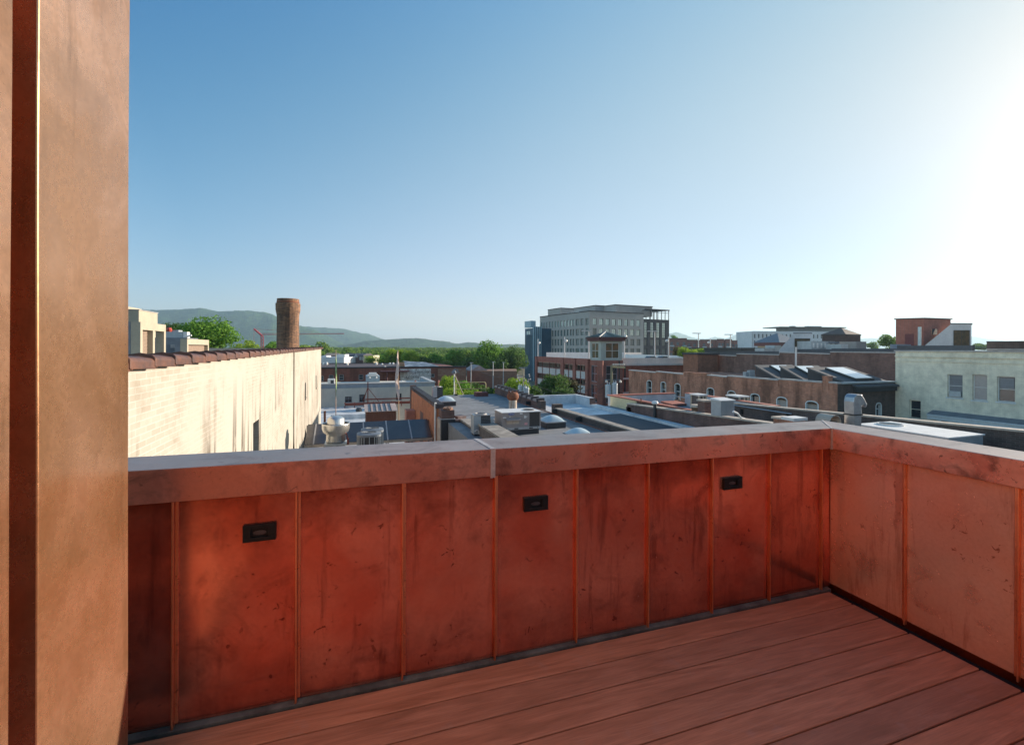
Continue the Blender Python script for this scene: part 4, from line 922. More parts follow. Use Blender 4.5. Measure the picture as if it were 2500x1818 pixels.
# long white duct unit
zt = Z(-2.9); a = at(2320, 1068.5, z=-2.9); b = at(2397, 1058.5, z=-2.9); f = at(2165, 1028, z=-2.9); f2 = at(2103, 1034, z=-2.9)
x0, x1, y0, y1 = a.x, b.x, (a.y + b.y) / 2, (f.y + f2.y) / 2
r = T('duct_unit', 'long white topped duct unit just over the short copper parapet', 'air conditioner', loc=(x0, y0, Z(-3.95)))
MB().box(x0 + .02, x1 - .02, y0 + .02, y1 - .02, Z(-3.95), zt - .04).build('body', METALPALE, r)
MB().box(x0 - .02, x1 + .02, y0 - .02, y1 + .02, zt - .04, zt).build('lid', WHITEMET, r)
xc, yc = x0 + (x1 - x0) * .5, y0 + (y1 - y0) * .8
MB().lathe((xc, yc, zt + .001), [(.42, 0), (.42, .05), (.37, .05), (.37, 0)], 26).build('fan_ring', WHITEMET, r); MB().lathe((xc, yc, zt + .004), [(0, 0), (.37, 0)], 26).build('fan_opening', DARKMET, r)
# -------------------------------------------------- courtyard terrace between the two walls
zT = -7.6
f = at(900, 990, z=zT); yg = f.y
TB = T('grey_rendered_building', 'low building with a pale rendered wall, two doorways and a grey upstand', 'building', loc=(2, yg, 0))
xl = at(784, 990, y=yg).x - 14; xr = at(1062, 960, y=yg).x
zt = at(900, 935, y=yg).z
def X(px, y=None): return at(px, 960, y=yg if y is None else y).x
ops = []
for (pa, pb, ya, yb) in ((842, 859, 966, 981), (877, 891, 962, 981), (967, 981, 962, 979)): ops.append((X(pa) - xl, X(pb) - xl, at(900, yb, y=yg).z, at(900, ya, y=yg).z))
mb = MB(); zs = at(900, 946, y=yg).z
REND = surf('pale_render', (.60, .56, .48), (.50, .47, .41), .8, .9)
facade(mb, (xl, yg), (1, 0), (0, 1), xr - xl, 0, zs, ops, .3); mb.box(xl, xr, yg + .32, yg + 12, 0, zs - .01); mb.quad((xr, yg, 0), (xr, yg + .33, 0), (xr, yg + .33, zs), (xr, yg, zs)); mb.build('wall', REND, TB)
for i, o in enumerate(ops): window(TB, (xl, yg), (1, 0), (0, 1), o, .25, METALGREY, GLASS, (1, 0), .07, name='door')
MB().box(xl, xr, yg + .12, yg + .5, zs, zt - .12).box(xr - .4, xr, yg + .5, yg + 12, zs - .01, zt - .12).build('upstand', surf('blue_grey_upstand', (.34, .38, .42), (.27, .30, .34), 1, .8), TB)
MB().box(xl, xr + .1, yg + .02, yg + .55, zt - .12, zt).box(xr - .45, xr + .1, yg + .55, yg + 12, zt - .12, zt).build('cap', CAPL, TB)
# terrace deck and its low white front wall
TR = T('terrace', 'sunlit white terrace roof with a low white wall along its front', 'terrace', loc=(-2, 40, 0))
yfr = at(840, 1012, z=-7.1).y
MB().box(XW - 3, XL - .01, 27.1, yg, 0, Z(zT)).build('floor', ROOFWH, TR)
xa = at(893, 1010, y=yfr).x
MB().box(XW + .1, xa, yfr, yfr + .3, Z(zT), at(840, 1012, y=yfr).z).build('front_wall', ROOFWH, TR)
# slatted timber shed with seamed metal roof
a = at(893, 1004, D=40); b = at(967.5, 1004, y=a.y); zb = Z(zT); zt = a.z; rz = at(893, 987, y=a.y + 2.2).z
r = T('timber_shed', 'dark slatted timber shed with a pale seamed metal roof', 'shed', loc=(a.x, a.y, zb))
mb = MB(); n = 16; w_ = b.x - a.x
for k in range(n): mb.box(a.x + w_ * k / n + .02, a.x + w_ * (k + 1) / n - .02, a.y, a.y + .05, zb, zt - .05)
mb.box(a.x, b.x, a.y + .05, a.y + 2.2, zb, zt - .05); mb.build('wall', TIMBER, r)
mb = MB(); slab(mb, a.x - .1, b.x + .1, a.y - .15, a.y + 2.4, zt, rz, .06); mb.build('roof', surf('pinkish_metal_roof', (.56, .44, .38), (.44, .34, .30), 2, .6, .1), r)
mb = MB()
for k in range(1, 6): e = a.x + w_ * k / 6; slab(mb, e - .03, e + .03, a.y - .16, a.y + 2.4, zt + .05, rz + .05, .05)
mb.build('roof_seam', DARKMET, r)
# red oxide beam frame with mast
yb_ = yg - 1.6; a = at(842, 984, y=yb_); b = at(1002, 980, y=yb_); c = at(898, 984, y=yb_); zt = at(898, 932, y=yb_).z; zr = at(898, 948, y=yb_).z
r = T('steel_frame', 'red oxide steel beam on stubs carrying a braced mast', 'steel frame', loc=(c.x, yb_, Z(zT)))
MB().box(a.x, b.x, yb_ - .08, yb_ + .08, a.z - .32, a.z).box(c.x - .3, b.x, yb_ + .6, yb_ + .72, a.z + .25, a.z + .4).build('beam', REDSTEEL, r)
mb = MB()
for k in range(8): x = a.x + (b.x - a.x) * k / 7; mb.box(x - .07, x + .07, yb_ + .081, yb_ + .7, a.z - .12, a.z - .01); mb.box(x - .05, x + .05, yb_ - .05, yb_ + .05, Z(zT), a.z - .33)
mb.build('stub', REDSTEEL, r)
MB().beam((c.x, yb_, a.z + .001), (c.x, yb_, zt), .13).build('mast', REDSTEEL, r)
e1 = at(886, 965, y=yb_ + 1.5); e2 = at(925, 980, y=yb_)
MB().beam((c.x - .05, yb_, zr), (e1.x, yb_ + 1.4, e1.z - .8), .07).build('brace', REDSTEEL, r); MB().beam((c.x + .05, yb_, zr), (e2.x, yb_, a.z + .05), .07).build('brace', REDSTEEL, r)
# feather banners
def banner(label, px, ytop, ybot, D, prof, cols, mats, lean=0):
    b = at(px, ybot, D=D); t = at(px + lean, ytop, D=D); s = D / F
    r = T('feather_banner', label, 'banner', 'tall feather banners', loc=(b.x, b.y, b.z - 1)); MB().cyl((b.x, b.y, b.z - 1.0), (t.x, t.y, t.z), .04, .02, 6).build('pole', mats[0], r)
    mb = MB(); vs = []; n = len(prof)
    for (f_, w0, w1) in prof:
        p = t.lerp(b, f_); vs += [(p.x + w0 * s, p.y - .02, p.z), (p.x + w1 * s, p.y + .12 * math.sin(f_ * 17), p.z)]
    fs = [(2 * i, 2 * i + 1, 2 * i + 3, 2 * i + 2) for i in range(n - 1)]; nv = len(vs)
    mb.add(vs + [(v[0], v[1] + .02, v[2]) for v in vs], fs + [tuple(nv + q for q in reversed(f)) for f in fs] + [(2 * i, 2 * i + 2, nv + 2 * i + 2, nv + 2 * i) for i in range(n - 1)] + [(2 * i + 1, nv + 2 * i + 1, nv + 2 * i + 3, 2 * i + 3) for i in range(n - 1)]); mb.build('cloth', mats[1], r)
banner('limp green feather banner behind the exhaust fan', 820, 853, 1018, 41, [(0, -.5, .5), (.12, -.7, 1), (.22, -1.3, 2.2), (.32, -1.8, 2.6), (.45, -1.2, 2.8), (.52, -.8, 2.2), (.60, -.5, 1.2), (.74, -.6, .6)], None, (surf('pinkish_pole', (.52, .34, .24), (.4, .26, .2), 5, .7), surf('green_cloth', (.20, .34, .12), (.42, .52, .28), 3, .9)))
banner('pale pink feather banner beside the timber shed', 974, 855, 1025, 41, [(0, -2.5, -1.5), (.10, -3.5, 0.3), (.22, -4.5, 1.2), (.34, -7.5, .2), (.46, -8.8, 1.0), (.56, -6.5, 1.6), (.64, -3.8, 1.8), (.72, -1.0, .8)], None, (surf('tan_pole', (.50, .30, .16), (.4, .24, .14), 5, .7), surf('pale_cloth', (.74, .62, .56), (.60, .48, .44), 2, .9)), lean=-1.5)
# small stair hood and odd bits at the wall end
p = at(991, 985, D=36); r = T('brick_hatch', 'pink red brick hatch housing against the orange wall', 'rooftop housing', loc=(p.x, p.y, Z(zT)))
a = at(992, 1003, D=33); MB().box(a.x, XL - .02, a.y, a.y + 1.2, Z(zT), a.z).build('wall', surf('salmon_paint', (.55, .26, .18), (.42, .2, .15), 3, .85), r)
p = at(876, 998, z=zT + .3); tag(MB().lathe((p.x, p.y, Z(zT)), [(.35, 0), (.35, .3), (.22, .42), (0, .45)], 12).build('roof_drain', DARKMET), 'small black drain dome on the white terrace', 'drain')

# conduits and cables on the near roofs
def run(label, pts, rr, mat, name='conduit'):
    mb = MB(); mb.tube(pts, rr, 6); tag(mb.build(name, mat), label, 'pipe', 'pipes and conduits lying on the near roofs')
zr0 = Z(-3.8)
a = at(1203, 1036, z=-3.5); b = at(1222, 1036, z=-3.5); run('short conduit joining the condensing unit and the rooftop unit', [(a.x - .1, a.y, Z(-3.35)), (b.x + .05, a.y, Z(-3.35))], .025, METALGREY)
a = at(1126, 1029, z=-3.78); b = at(1160, 1031, z=-3.78); run('thin dark cable crossing the grey roof left of the condensing unit', [(a.x, a.y, zr0 + .03), (b.x, b.y, zr0 + .03)], .018, BLACK, 'cable')
run('long thin gas pipe along the foot of the dark tiled parapet', [(XR - .5, 9, zr0 + .12), (XR - .5, 22, zr0 + .12), (XR - .5, 30, zr0 + .12)], .03, RUST, 'gas_pipe')
a = at(1800, 1004, z=-3.9); run('pale conduit run along the dark party wall behind the ribbed housing', [(XK - .62, a.y + 4, Z(-3.3)), (XK - .62, a.y - 5, Z(-3.3))], .03, METALPALE)
# ================================================================== TOWN
def reach(C, d, px):
    """distance s along 2D direction d from C where the line meets photo column px"""
    k = (px - 1250) / F; C = Vector((C[0], C[1])); d = Vector(d)
    R2 = Vector((ct, -st)); F2 = Vector((st, ct))
    return (k * C.dot(F2) - C.dot(R2)) / (d.dot(R2) - k * d.dot(F2))
def az(a):      # direction at angle a (deg) clockwise from the view axis
    t = R(a); v = FWD * math.cos(t) + Vector((ct, -st, 0)) * math.sin(t); return Vector((v.x, v.y))
def P2(C, d, s): return (C[0] + d[0] * s, C[1] + d[1] * s)
OFFG = surf('office_stone', (.40, .39, .37), (.36, .35, .335), .4, .9, spec=.2)
OFFD = surf('office_dark_panel', (.075, .08, .09), (.06, .065, .075), .5, .8, .0, spec=.2)
SKYGL = surf('sky_reflecting_glass', (.50, .62, .57), (.34, .44, .43), .15, .06, .35, bump=0, spec=1.0, fine=False)
GLD = surf('office_glass', (.07, .12, .12), (.11, .16, .16), .2, .08, bump=0, spec=.9, fine=False)
# -------------------------------------------------- office block
Dn = 175.0; C0 = at(1439.4, 760, D=Dn); zt = C0.z; C = (C0.x, C0.y)
dL = az(-26.5); dR = az(63.5); 
LL = reach(C, dL, 1318); LR = reach(C, dR, 1571); LG = reach(C, dR, 1633.5)
OB = T('office_block', 'large grey office block with rows of windows and an open roof frame', 'building', loc=(C[0], C[1], 0))
def zrow(py): return ZC + (CY - py) / F * Dn
fl = 3.93
rows = [(zrow(792) - k * fl, zrow(775.2) - k * fl) for k in range(5)]
nar = [(240, 257), (280, 298), (320, 338), (360, 380), (400, 420), (441, 464), (482, 505), (526, 553), (572, 598), (618, 642), (662, 690), (703, 725)]
wid = [(748, 800), (818, 862), (890, 935)]
pxz = lambda z: 1280 + z / 5.968
colsL = [(reach(C, dL, pxz(b)), reach(C, dL, pxz(a))) for a, b in nar + wid]
colsR = [(reach(C, dR, pxz(a)), reach(C, dR, pxz(b))) for a, b in [(998, 1052), (1092, 1148), (1185, 1240), (1278, 1332), (1368, 1422), (1458, 1510), (1545, 1602), (1635, 1690)]]
colsG = [(reach(C, dR, pxz(a)), reach(C, dR, pxz(b))) for a, b in [(1748, 1792), (1838, 1888), (1925, 1975), (2008, 2058)]]
nL = Vector((dR.x, dR.y)); nR = Vector((dL.x, dL.y))
opsL = [(a, b, r0, r1) for (r0, r1) in rows for a, b in colsL]
opsR = [(a, b, r0, r1) for (r0, r1) in rows for a, b in colsR]
ztg = zrow(772); g1 = (zrow(821), zrow(780)); 
opsG = [(a, b, g1[0], g1[1]) for a, b in colsG] + [(a, b, r0, r1) for (r0, r1) in rows[2:] for a, b in colsG]
mb = MB(); facade(mb, C, dL, nL, LL, 0, zt, opsL, .35); facade(mb, C, dR, nR, LR, 0, zt, opsR, .35)
Ci = P2(P2(C, dL, .5), dR, .5)
mb.prism([Ci, P2(Ci, dR, LR - .5), P2(P2(Ci, dR, LR - .5), dL, LL - .5), P2(Ci, dL, LL - .5)], 0, zt - .5)
E1 = P2(C, dL, LL); mb.quad((E1[0], E1[1], 0), (*P2(E1, dR, .6), 0), (*P2(E1, dR, .6), zt), (E1[0], E1[1], zt))
mb.build('wall', OFFG, OB)
mb = MB()
for (a, dd, L, nn) in ((C, dL, LL, nL), (C, dR, LR, nR)):
    p = P2(a, dd, 0); mb.prism([P2(P2(a, dd, -.15), nn, -.15), P2(P2(a, dd, L), nn, -.15), P2(P2(a, dd, L), nn, .6), P2(P2(a, dd, .601 if dd is dL else -.15), nn, .6)], zt + .002, zt + .35)
mb.build('parapet_cap', OFFD, OB)
mb = MB(); CG = P2(C, dR, LR); facade(mb, CG, dR, nR, LG - LR, 0, ztg, [(a - LR, b - LR, c, d) for a, b, c, d in opsG], .35)
q = P2(CG, dL, .5); mb.prism([q, P2(q, dR, LG - LR - .02), P2(P2(q, dR, LG - LR - .02), dL, 26), P2(q, dL, 26)], 0, ztg - .3); mb.build('glass_wing', OFFD, OB)
import itertools
def pane_for(kind, ri, ci):
    if kind == 'L': return SKYGL if ri == 0 and ci < 12 else GLD
    if kind == 'R': return SKYGL if ri < 2 and not (ri == 1 and ci == 0) else GLD
    return SKYGL
MULL = surf('bronze_mullion', (.10, .10, .10), None, 3, .5, .3)
for ri in range(4):
    for ci, (a, b) in enumerate(colsL): window(OB, C, dL, nL, (a, b, *rows[ri]), .3, MULL, pane_for('L', ri, ci), (0 if ci < 12 else 1, 0), .09)
    for ci, (a, b) in enumerate(colsR): window(OB, C, dR, nR, (a, b, *rows[ri]), .3, MULL, pane_for('R', ri, ci), (1, 0), .12)
for i, o in enumerate(opsG[:4]): window(OB, C, dR, nR, o, .3, MULL, SKYGL, (1, 5), .14)
for i, o in enumerate(opsG[4:12]): window(OB, C, dR, nR, o, .3, MULL, GLD, (1, 1), .14)
mb = MB()
for (a, b) in colsL:
    p0, p1 = P2(P2(C, dL, a), nL, .28), P2(P2(C, dL, b), nL, .28); mb.quad((*p0, rows[4][0]), (*p1, rows[4][0]), (*p1, rows[4][1]), (*p0, rows[4][1]))
for (a, b) in colsR + colsG:
    p0, p1 = P2(P2(C, dR, a), nR, .28), P2(P2(C, dR, b), nR, .28); mb.quad((*p0, rows[4][0]), (*p1, rows[4][0]), (*p1, rows[4][1]), (*p0, rows[4][1]))
mb.build('lower_glazing', GLD, OB)
def setback(name, label, pa, pb, ytop, back, mat, depth=14):
    c = P2(C, dL, back); s0 = reach(c, dR, pa); s1 = reach(c, dR, pb); p = P2(c, dR, s0); fd = Vector(p).dot(Vector((st, ct))); z = ZC + (CY - ytop) / F * fd
    MB().prism([p, P2(c, dR, s1), P2(P2(c, dR, s1), dL, depth), P2(p, dL, depth)], zt - .5, z).build(name, mat, OB, label=label); 
    MB().prism([P2(P2(p, dR, -.2), dL, -.2), P2(P2(c, dR, s1 + .2), dL, -.2), P2(P2(c, dR, s1 + .2), dL, depth), P2(P2(p, dR, -.2), dL, depth)], z, z + .3).build('roof_edge', OFFD, OB)
    return c, s0, s1, z
setback('penthouse', 'grey penthouse storey', 1503, 1592, 743.5, 5, OFFG, 16)
setback('penthouse', 'set back penthouse block', 1453, 1500, 745.5, 13, OFFG, 16)
setback('penthouse', 'far penthouse block', 1369, 1420, 752, 40, OFFG, 12)
c = P2(C, dL, 22); s0, s1 = reach(c, dR, 1390), reach(c, dR, 1448)
mb = MB()
for k in range(5):
    a = s0 + (s1 - s0) * k / 5; p = P2(c, dR, a); q = P2(c, dR, a + (s1 - s0) / 5 - .4); mb.prism([p, q, P2(q, dL, 3), P2(p, dL, 3)], zt - .4, zt + 1.2 + .5 * k * .9)
mb.build('roof_duct', WHITEMET, OB)
# open frame over the glass wing
zf = zrow(746); mb = MB(); s0 = reach(C, dR, 1589); 
for k in range(6):
    s = s0 + (LG - s0) * k / 5
    for dd in (0, 7): p = P2(P2(C, dR, s), dL, dd + .3); mb.cyl((p[0], p[1], ztg - .3), (p[0], p[1], zf), .16, .16, 6)
mb.build('frame_post', OFFD, OB); mb = MB()
for dd in (0, 7):
    a, b = P2(P2(C, dR, s0 - 3), dL, dd + .3), P2(P2(C, dR, LG + .3), dL, dd + .3); mb.beam((a[0], a[1], zf), (b[0], b[1], zf), .5, .45)
for k in range(6):
    s = s0 + (LG - s0) * k / 5; a, b = P2(P2(C, dR, s), dL, .3), P2(P2(C, dR, s), dL, 7.3); mb.beam((a[0], a[1], zf - .02), (b[0], b[1], zf - .02), .3, .3)
a, b = P2(P2(C, dR, s0), dL, .3), P2(P2(C, dR, LG), dL, .3); mb.beam((a[0], a[1], zf - 1.2), (b[0], b[1], zf - 1.2), .15, .15)
mb.build('frame_beam', OFFD, OB)
# -------------------------------------------------- blue glass tower left of it
c0 = at(1300, 801, D=196); C1 = (c0.x, c0.y); L1 = -reach(C1, -dR, 1281.5) if False else None
l1_ = reach(C1, dL, 1281.5)
GT = T('glass_tower', 'narrow dark blue glass building with pale vertical fins', 'building', loc=(C1[0], C1[1], 0))
NAVY = surf('navy_curtain_wall', (.05, .12, .18), (.035, .085, .13), .3, .35, 0, bump=0, spec=.3)
PALEFIN = surf('pale_blue_fin', (.36, .50, .56), (.30, .42, .48), .6, .4)
q9 = P2(C1, dR, 12); MB().prism([C1, q9, P2(q9, dL, l1_), P2(C1, dL, l1_)], 0, c0.z).build('wall', NAVY, GT)
for k in range(6):
    p = P2(P2(C1, dL, l1_ * (k + .3) / 6), dR, -.22); q = P2(p, dL, .3); MB().prism([p, q, P2(q, dR, .2), P2(p, dR, .2)], 0, c0.z - 3).build('fin', surf('navy_fin', (.09, .16, .20), None, 2, .4), GT)
for k in range(2):
    p = P2(P2(C1, dL, l1_ * (.3 + .25 * k)), dR, -.04); q = P2(p, dL, 1.4); MB().prism([p, q, P2(q, dR, .03), P2(p, dR, .03)], c0.z - 2.6, c0.z - 1.2).build('window', SKYGL, GT)
w2 = reach(C1, dR, 1319.5); zz = at(1305, 797, D=196).z
p0 = P2(P2(C1, dR, .05), dL, -.4); p1 = P2(P2(C1, dR, w2), dL, -.4)
MB().prism([p0, p1, P2(p1, dL, .39), P2(p0, dL, .39)], 0, zz).build('glazed_link', surf('blue_glazing', (.12, .22, .28), (.08, .16, .2), .3, .12, .2, bump=0), GT)
for k in range(5):
    p = P2(P2(p0, dR, w2 * k / 4.3), dL, -.3); q = P2(p, dR, .35); MB().prism([p, q, P2(q, dL, .29), P2(p, dL, .29)], 0, zz).build('pale_fin', PALEFIN, GT)
p = P2(P2(C1, dR, w2 * .5), dL, 5); q = P2(p, dR, w2 * .6); z3 = at(1313, 781, D=196).z
MB().prism([p, q, P2(q, dL, 6), P2(p, dL, 6)], zz - .1, z3).build('roof_lantern', PALEFIN, GT)

# -------------------------------------------------- parking garage with brick stair tower
XG = 44.7; near = at(1437, 876, x=XG); far = at(1308, 868, x=XG); zg = Z(-2.05); yN, yFa = near.y, far.y
PG = T('parking_garage', 'brick and concrete parking garage with open decks', 'building', loc=(XG, yN, 0))
GBR = brickmat('garage_brick', (.40, .14, .10), (.33, .11, .08), (.2, .1, .08), 3, .2)
GCON = surf('precast_concrete', (.62, .57, .54), (.52, .48, .45), .5, .85)
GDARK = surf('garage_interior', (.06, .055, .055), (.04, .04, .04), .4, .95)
LN = yFa - yN; XE = 71.0
lv = [(-3.4, -4.6), (-6.35, -7.5), (-9.3, -10.4), (-12.2, -13.4)]
mb = MB()
for (a, b) in ((-2.05, -3.4),): mb.box(XG, XG + .3, yN, yFa, Z(b), Z(a))
mb.build('brick_band', GBR, PG)
for i, (a, b) in enumerate(((-4.6, -6.35), (-7.5, -9.3), (-10.4, -12.2))): MB().box(XG + .06, XG + .3, yN, yFa, Z(b), Z(a)).build('spandrel', GCON, PG)
piers = [(1308, 1312), (1370, 1377), (1400, 1406), (1431, 1437)]
for a, b in piers:
    y1_, y0_ = at(a, 900, x=XG).y, at(b, 900, x=XG).y; MB().box(XG - .25, XG + .35, y0_, y1_, 0, zg - .02).build('pier', GBR, PG)
mb = MB()
for px in (1324, 1341, 1357, 1388, 1417): y = at(px, 900, x=XG).y; mb.box(XG - .03, XG + .055, y - .12, y + .12, 0, Z(-3.4))
for z in (-4.6, -6.35, -7.5, -9.3, -10.4, -12.2): mb.box(XG - .02, XG + .057, yN, yFa, Z(z) - .1, Z(z) + .1)
mb.build('red_trim', surf('maroon_trim', (.20, .06, .05), None, 2, .7), PG)
mb = MB()
for z in (-3.2, -6.1, -9.1, -12.0): mb.box(XG + .31, XE - .4, yN + .4, yFa - .05, Z(z) - .35, Z(z))
mb.build('deck_slab', GCON, PG)
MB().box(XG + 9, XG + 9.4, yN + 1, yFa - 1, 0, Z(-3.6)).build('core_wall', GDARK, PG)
mb = MB()
for k in range(8): y = yN + 3 + (LN - 5) * k / 7; mb.box(XG + 4, XG + 4.5, y, y + .5, 0, Z(-3.6))
mb.build('column', GCON, PG)
# front side (faces the viewer)
Yf = yN + 1.2; xT = at(1521, 900, y=Yf).x
LF = XE - xT
zc1 = Z(-3.35)
MB().box(xT - 2, XE, Yf, Yf + .3, zc1, Z(-1.95)).build('precast_parapet', surf('pinkish_precast', (.78, .64, .56), (.68, .56, .50), .6, .8), PG)
MB().box(xT - 2, XE, Yf - .06, Yf + .25, Z(-5.0), zc1 - .002).build('brick_band', GBR, PG)
mb = MB()
for a, b in ((1521, 1536), (1582, 1589), (1640, 1646)): x0_, x1_ = at(a, 900, y=Yf).x, at(b, 900, y=Yf).x; mb.box(x0_, x1_, Yf - .15, Yf + .35, 0, zc1 - .1)
mb.build('pier', GBR, PG)
for a, b in ((-6.2, -7.8), (-9.2, -10.9)): MB().box(xT - 2, XE, Yf, Yf + .25, Z(b), Z(a)).build('spandrel', GCON, PG)
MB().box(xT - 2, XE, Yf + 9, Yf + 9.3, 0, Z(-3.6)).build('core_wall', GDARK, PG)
MB().box(XG + 3, XE + 6, yFa - .3, yFa, Z(-3.2), Z(-1.0)).box(XE - .3, XE, Yf + .3, yFa - .31, Z(-3.2), Z(-1.5)).build('rear_parapet', surf('sunlit_precast', (.85, .78, .72), (.76, .70, .64), .5, .8), PG)
MB().box(XE - .3, XE, Yf, yFa, 0, Z(-3.3)).box(XG, XE, yFa - .3, yFa, 0, Z(-3.3)).build('rear_wall', GCON, PG)
# stair tower
kC = at(1466, 880, D=88); sx0, sy0 = kC.x, kC.y
sy1 = at(1438, 880, x=sx0).y; sx1 = at(1521, 880, y=sy0).x
zs = at(1466, 880, D=88).z; wT = sx1 - sx0; lT = sy1 - sy0
STW = T('stair_tower', 'brick stair tower with a glazed lantern and green hipped metal roof', 'tower', loc=((sx0 + sx1) / 2, (sy0 + sy1) / 2, 0))
def cols(a, b, plane, v):
    if plane == 'x': return at(b, 900, x=v).y - sy0, at(a, 900, x=v).y - sy0
    return at(a, 900, y=v).x - sx0, at(b, 900, y=v).x - sx0
ch = .9
wl = cols(1443, 1458, 'x', sx0); wr = cols(1480, 1508, 'y', sy0)
levels = [(Z(-6.6), Z(-3.3)), (Z(-10.6), Z(-7.1)), (Z(-14), Z(-11.1))]
opsl = [(wl[0], wl[1], a, b) for a, b in levels]; opsr = [(wr[0], wr[1], a, b) for a, b in levels]
mb = MB(); facade(mb, (sx0, sy0), (0, 1), (1, 0), lT, 0, zs, opsl, .25); facade(mb, (sx0, sy0), (1, 0), (0, 1), wT, 0, zs, opsr, .25)
mb.box(sx0 + .35, sx1, sy0 + .35, sy1, 0, zs - .05); mb.quad((sx1, sy0, 0), (sx1, sy0 + .4, 0), (sx1, sy0 + .4, zs), (sx1, sy0, zs)); mb.build('shaft', GBR, STW)
MB().obox((sx0 + .0, sy0 + .0), (1, -1), 1.1, .7, 0, zs - .01).build('corner_pilaster', GBR, STW)
LAV = surf('mauve_frame', (.34, .30, .34), None, 3, .6)
for o in opsl: window(STW, (sx0, sy0), (0, 1), (1, 0), o, .2, LAV, GLASS, (1, 1), .14)
for o in opsr: window(STW, (sx0, sy0), (1, 0), (0, 1), o, .2, LAV, GLASS, (1, 1), .14)
LAN = surf('lantern_render', (.44, .45, .40), (.38, .39, .35), .8, .8)
zl = at(1466, 832, D=88).z; MAR = surf('maroon_eaves', (.13, .04, .04), (.10, .03, .035), 2, .6)
li = .15; lx0, lx1, ly0, ly1 = sx0 + li, sx1 - li, sy0 + li, sy1 - li
opa = (wl[0] - .3, wl[1] + .1, zs + .35, zl - .35); opb = (wr[0] - .2, wr[1] + .3, zs + .35, zl - .35)
mb = MB(); facade(mb, (lx0, ly0), (0, 1), (1, 0), ly1 - ly0, zs, zl, [opa], .2); facade(mb, (lx0, ly0), (1, 0), (0, 1), lx1 - lx0, zs, zl, [opb], .2)
mb.quad((lx1, ly0, zs), (lx1, ly1, zs), (lx1, ly1, zl), (lx1, ly0, zl)); mb.quad((lx0, ly1, zs), (lx1, ly1, zs), (lx1, ly1, zl), (lx0, ly1, zl)); mb.box(lx0 + .25, lx1 - .01, ly0 + .25, ly1 - .01, zs, zs + .1); mb.build('lantern', LAN, STW)
AMB = surf('orange_lit_glass', (.20, .10, .045), (.07, .08, .05), .9, .12, bump=0, lo=.4, hi=.6)  # orange light within the lantern painted into the panes
window(STW, (lx0, ly0), (0, 1), (1, 0), opa, .17, WFRAME, AMB, (1, 1), .12, label='lantern window'); window(STW, (lx0, ly0), (1, 0), (0, 1), opb, .17, WFRAME, AMB, (1, 1), .12, label='lantern window')
ev_ = .55; ex0, ex1, ey0, ey1 = sx0 - ev_, sx1 + ev_, sy0 - ev_, sy1 + ev_
MB().box(ex0 + .25, ex1 - .25, ey0 + .25, ey1 - .25, zl, zl + .45).box(ex0, ex1, ey0, ey1, zl + .45, zl + .75).build('eaves', MAR, STW)
zap = at(1475, 809, D=91).z; cx, cy_ = (ex0 + ex1) / 2, (ey0 + ey1) / 2; zb = zl + .752
PAT = surf('verdigris_roof', (.12, .17, .17), (.09, .13, .14), 1, .4, .3)
MB().add([(ex0 - .1, ey0 - .1, zb), (ex1 + .1, ey0 - .1, zb), (ex1 + .1, ey1 + .1, zb), (ex0 - .1, ey1 + .1, zb), (cx, cy_, zap)], [(3, 2, 1, 0), (0, 1, 4), (1, 2, 4), (2, 3, 4), (3, 0, 4)]).build('roof', PAT, STW)
mb = MB()
for k in range(1, 14):
    t = k / 14; x = ex0 + (ex1 - ex0) * t; e = 1 - abs(2 * t - 1); mb.beam((x, ey0 - .1, zb + .05), (cx + (x - cx) * (1 - e), cy_ + (ey0 - cy_) * (1 - e), zb + (zap - zb) * e + .05), .07, .09)
    y = ey0 + (ey1 - ey0) * t; mb.beam((ex0 - .1, y, zb + .05), (cx + (ex0 - cx) * (1 - e), cy_ + (y - cy_) * (1 - e), zb + (zap - zb) * e + .05), .07, .09)
mb.build('roof_seam', PAT, STW); MB().beam((ex0 - .1, ey0 - .1, zb + .05), (cx, cy_, zap + .05), .2, .12).build('hip_cap', CAPL, STW)
MB().box(sx1 - 1.0, sx1 - .8, sy0 - .12, sy0 - .001, 0, zs).build('downpipe', DARKMET, STW)
# lamp posts on the garage deck
POSTM = surf('pale_post', (.55, .54, .52), (.45, .44, .43), 3, .5)
GLOBE = surf('white_globe', (.80, .78, .74), None, 3, .4, bump=0)
def deck_lamp(px, ytop, D, kind, label, ybase=866):
    b = at(px, ybase, D=D); t = at(px, ytop, D=D); r = T('lamp_post', label, 'lamp post', 'lamp posts standing on the garage roof deck', loc=(b.x, b.y, Z(-3.2)))
    MB().cyl((b.x, b.y, Z(-3.2)), (b.x, b.y, t.z), .17, .11, 8).build('post', POSTM, r)
    if kind == 'flat': MB().obox((b.x - .5 * ct, b.y + .5 * st), (ct, -st), 2.2, .5, t.z - .05, t.z + .15).build('lamp_head', POSTM, r)
    else: g = at(px + kind, ytop + 10, D=D); MB().lathe((g.x, g.y, g.z), [(0, -.35), (.3, -.2), (.36, 0), (.3, .2), (0, .35)], 10).cyl((b.x, b.y, g.z + .3), (g.x, g.y, g.z + .3), .06).build('lamp_head', GLOBE, r)
deck_lamp(1313, 827, 118, 3, 'lamp post with a globe at the far left end of the garage')
deck_lamp(1378, 822, 112, 4, 'lamp post with a globe halfway along the long garage side')
deck_lamp(1437, 808, 100, 'flat', 'lamp post with a flat head just left of the stair tower')
deck_lamp(1524, 811, 103, 3, 'lamp post with a globe just right of the stair tower')
deck_lamp(1598, 809, 104, 'flat', 'lamp post with a flat head in front of the dark office wing')
deck_lamp(1632, 822, 100, -4, 'lamp post with a globe at the right corner of the office block')
deck_lamp(1705, 814, 124, 'flat', 'lamp post with a flat head before the brick apartments', 872)
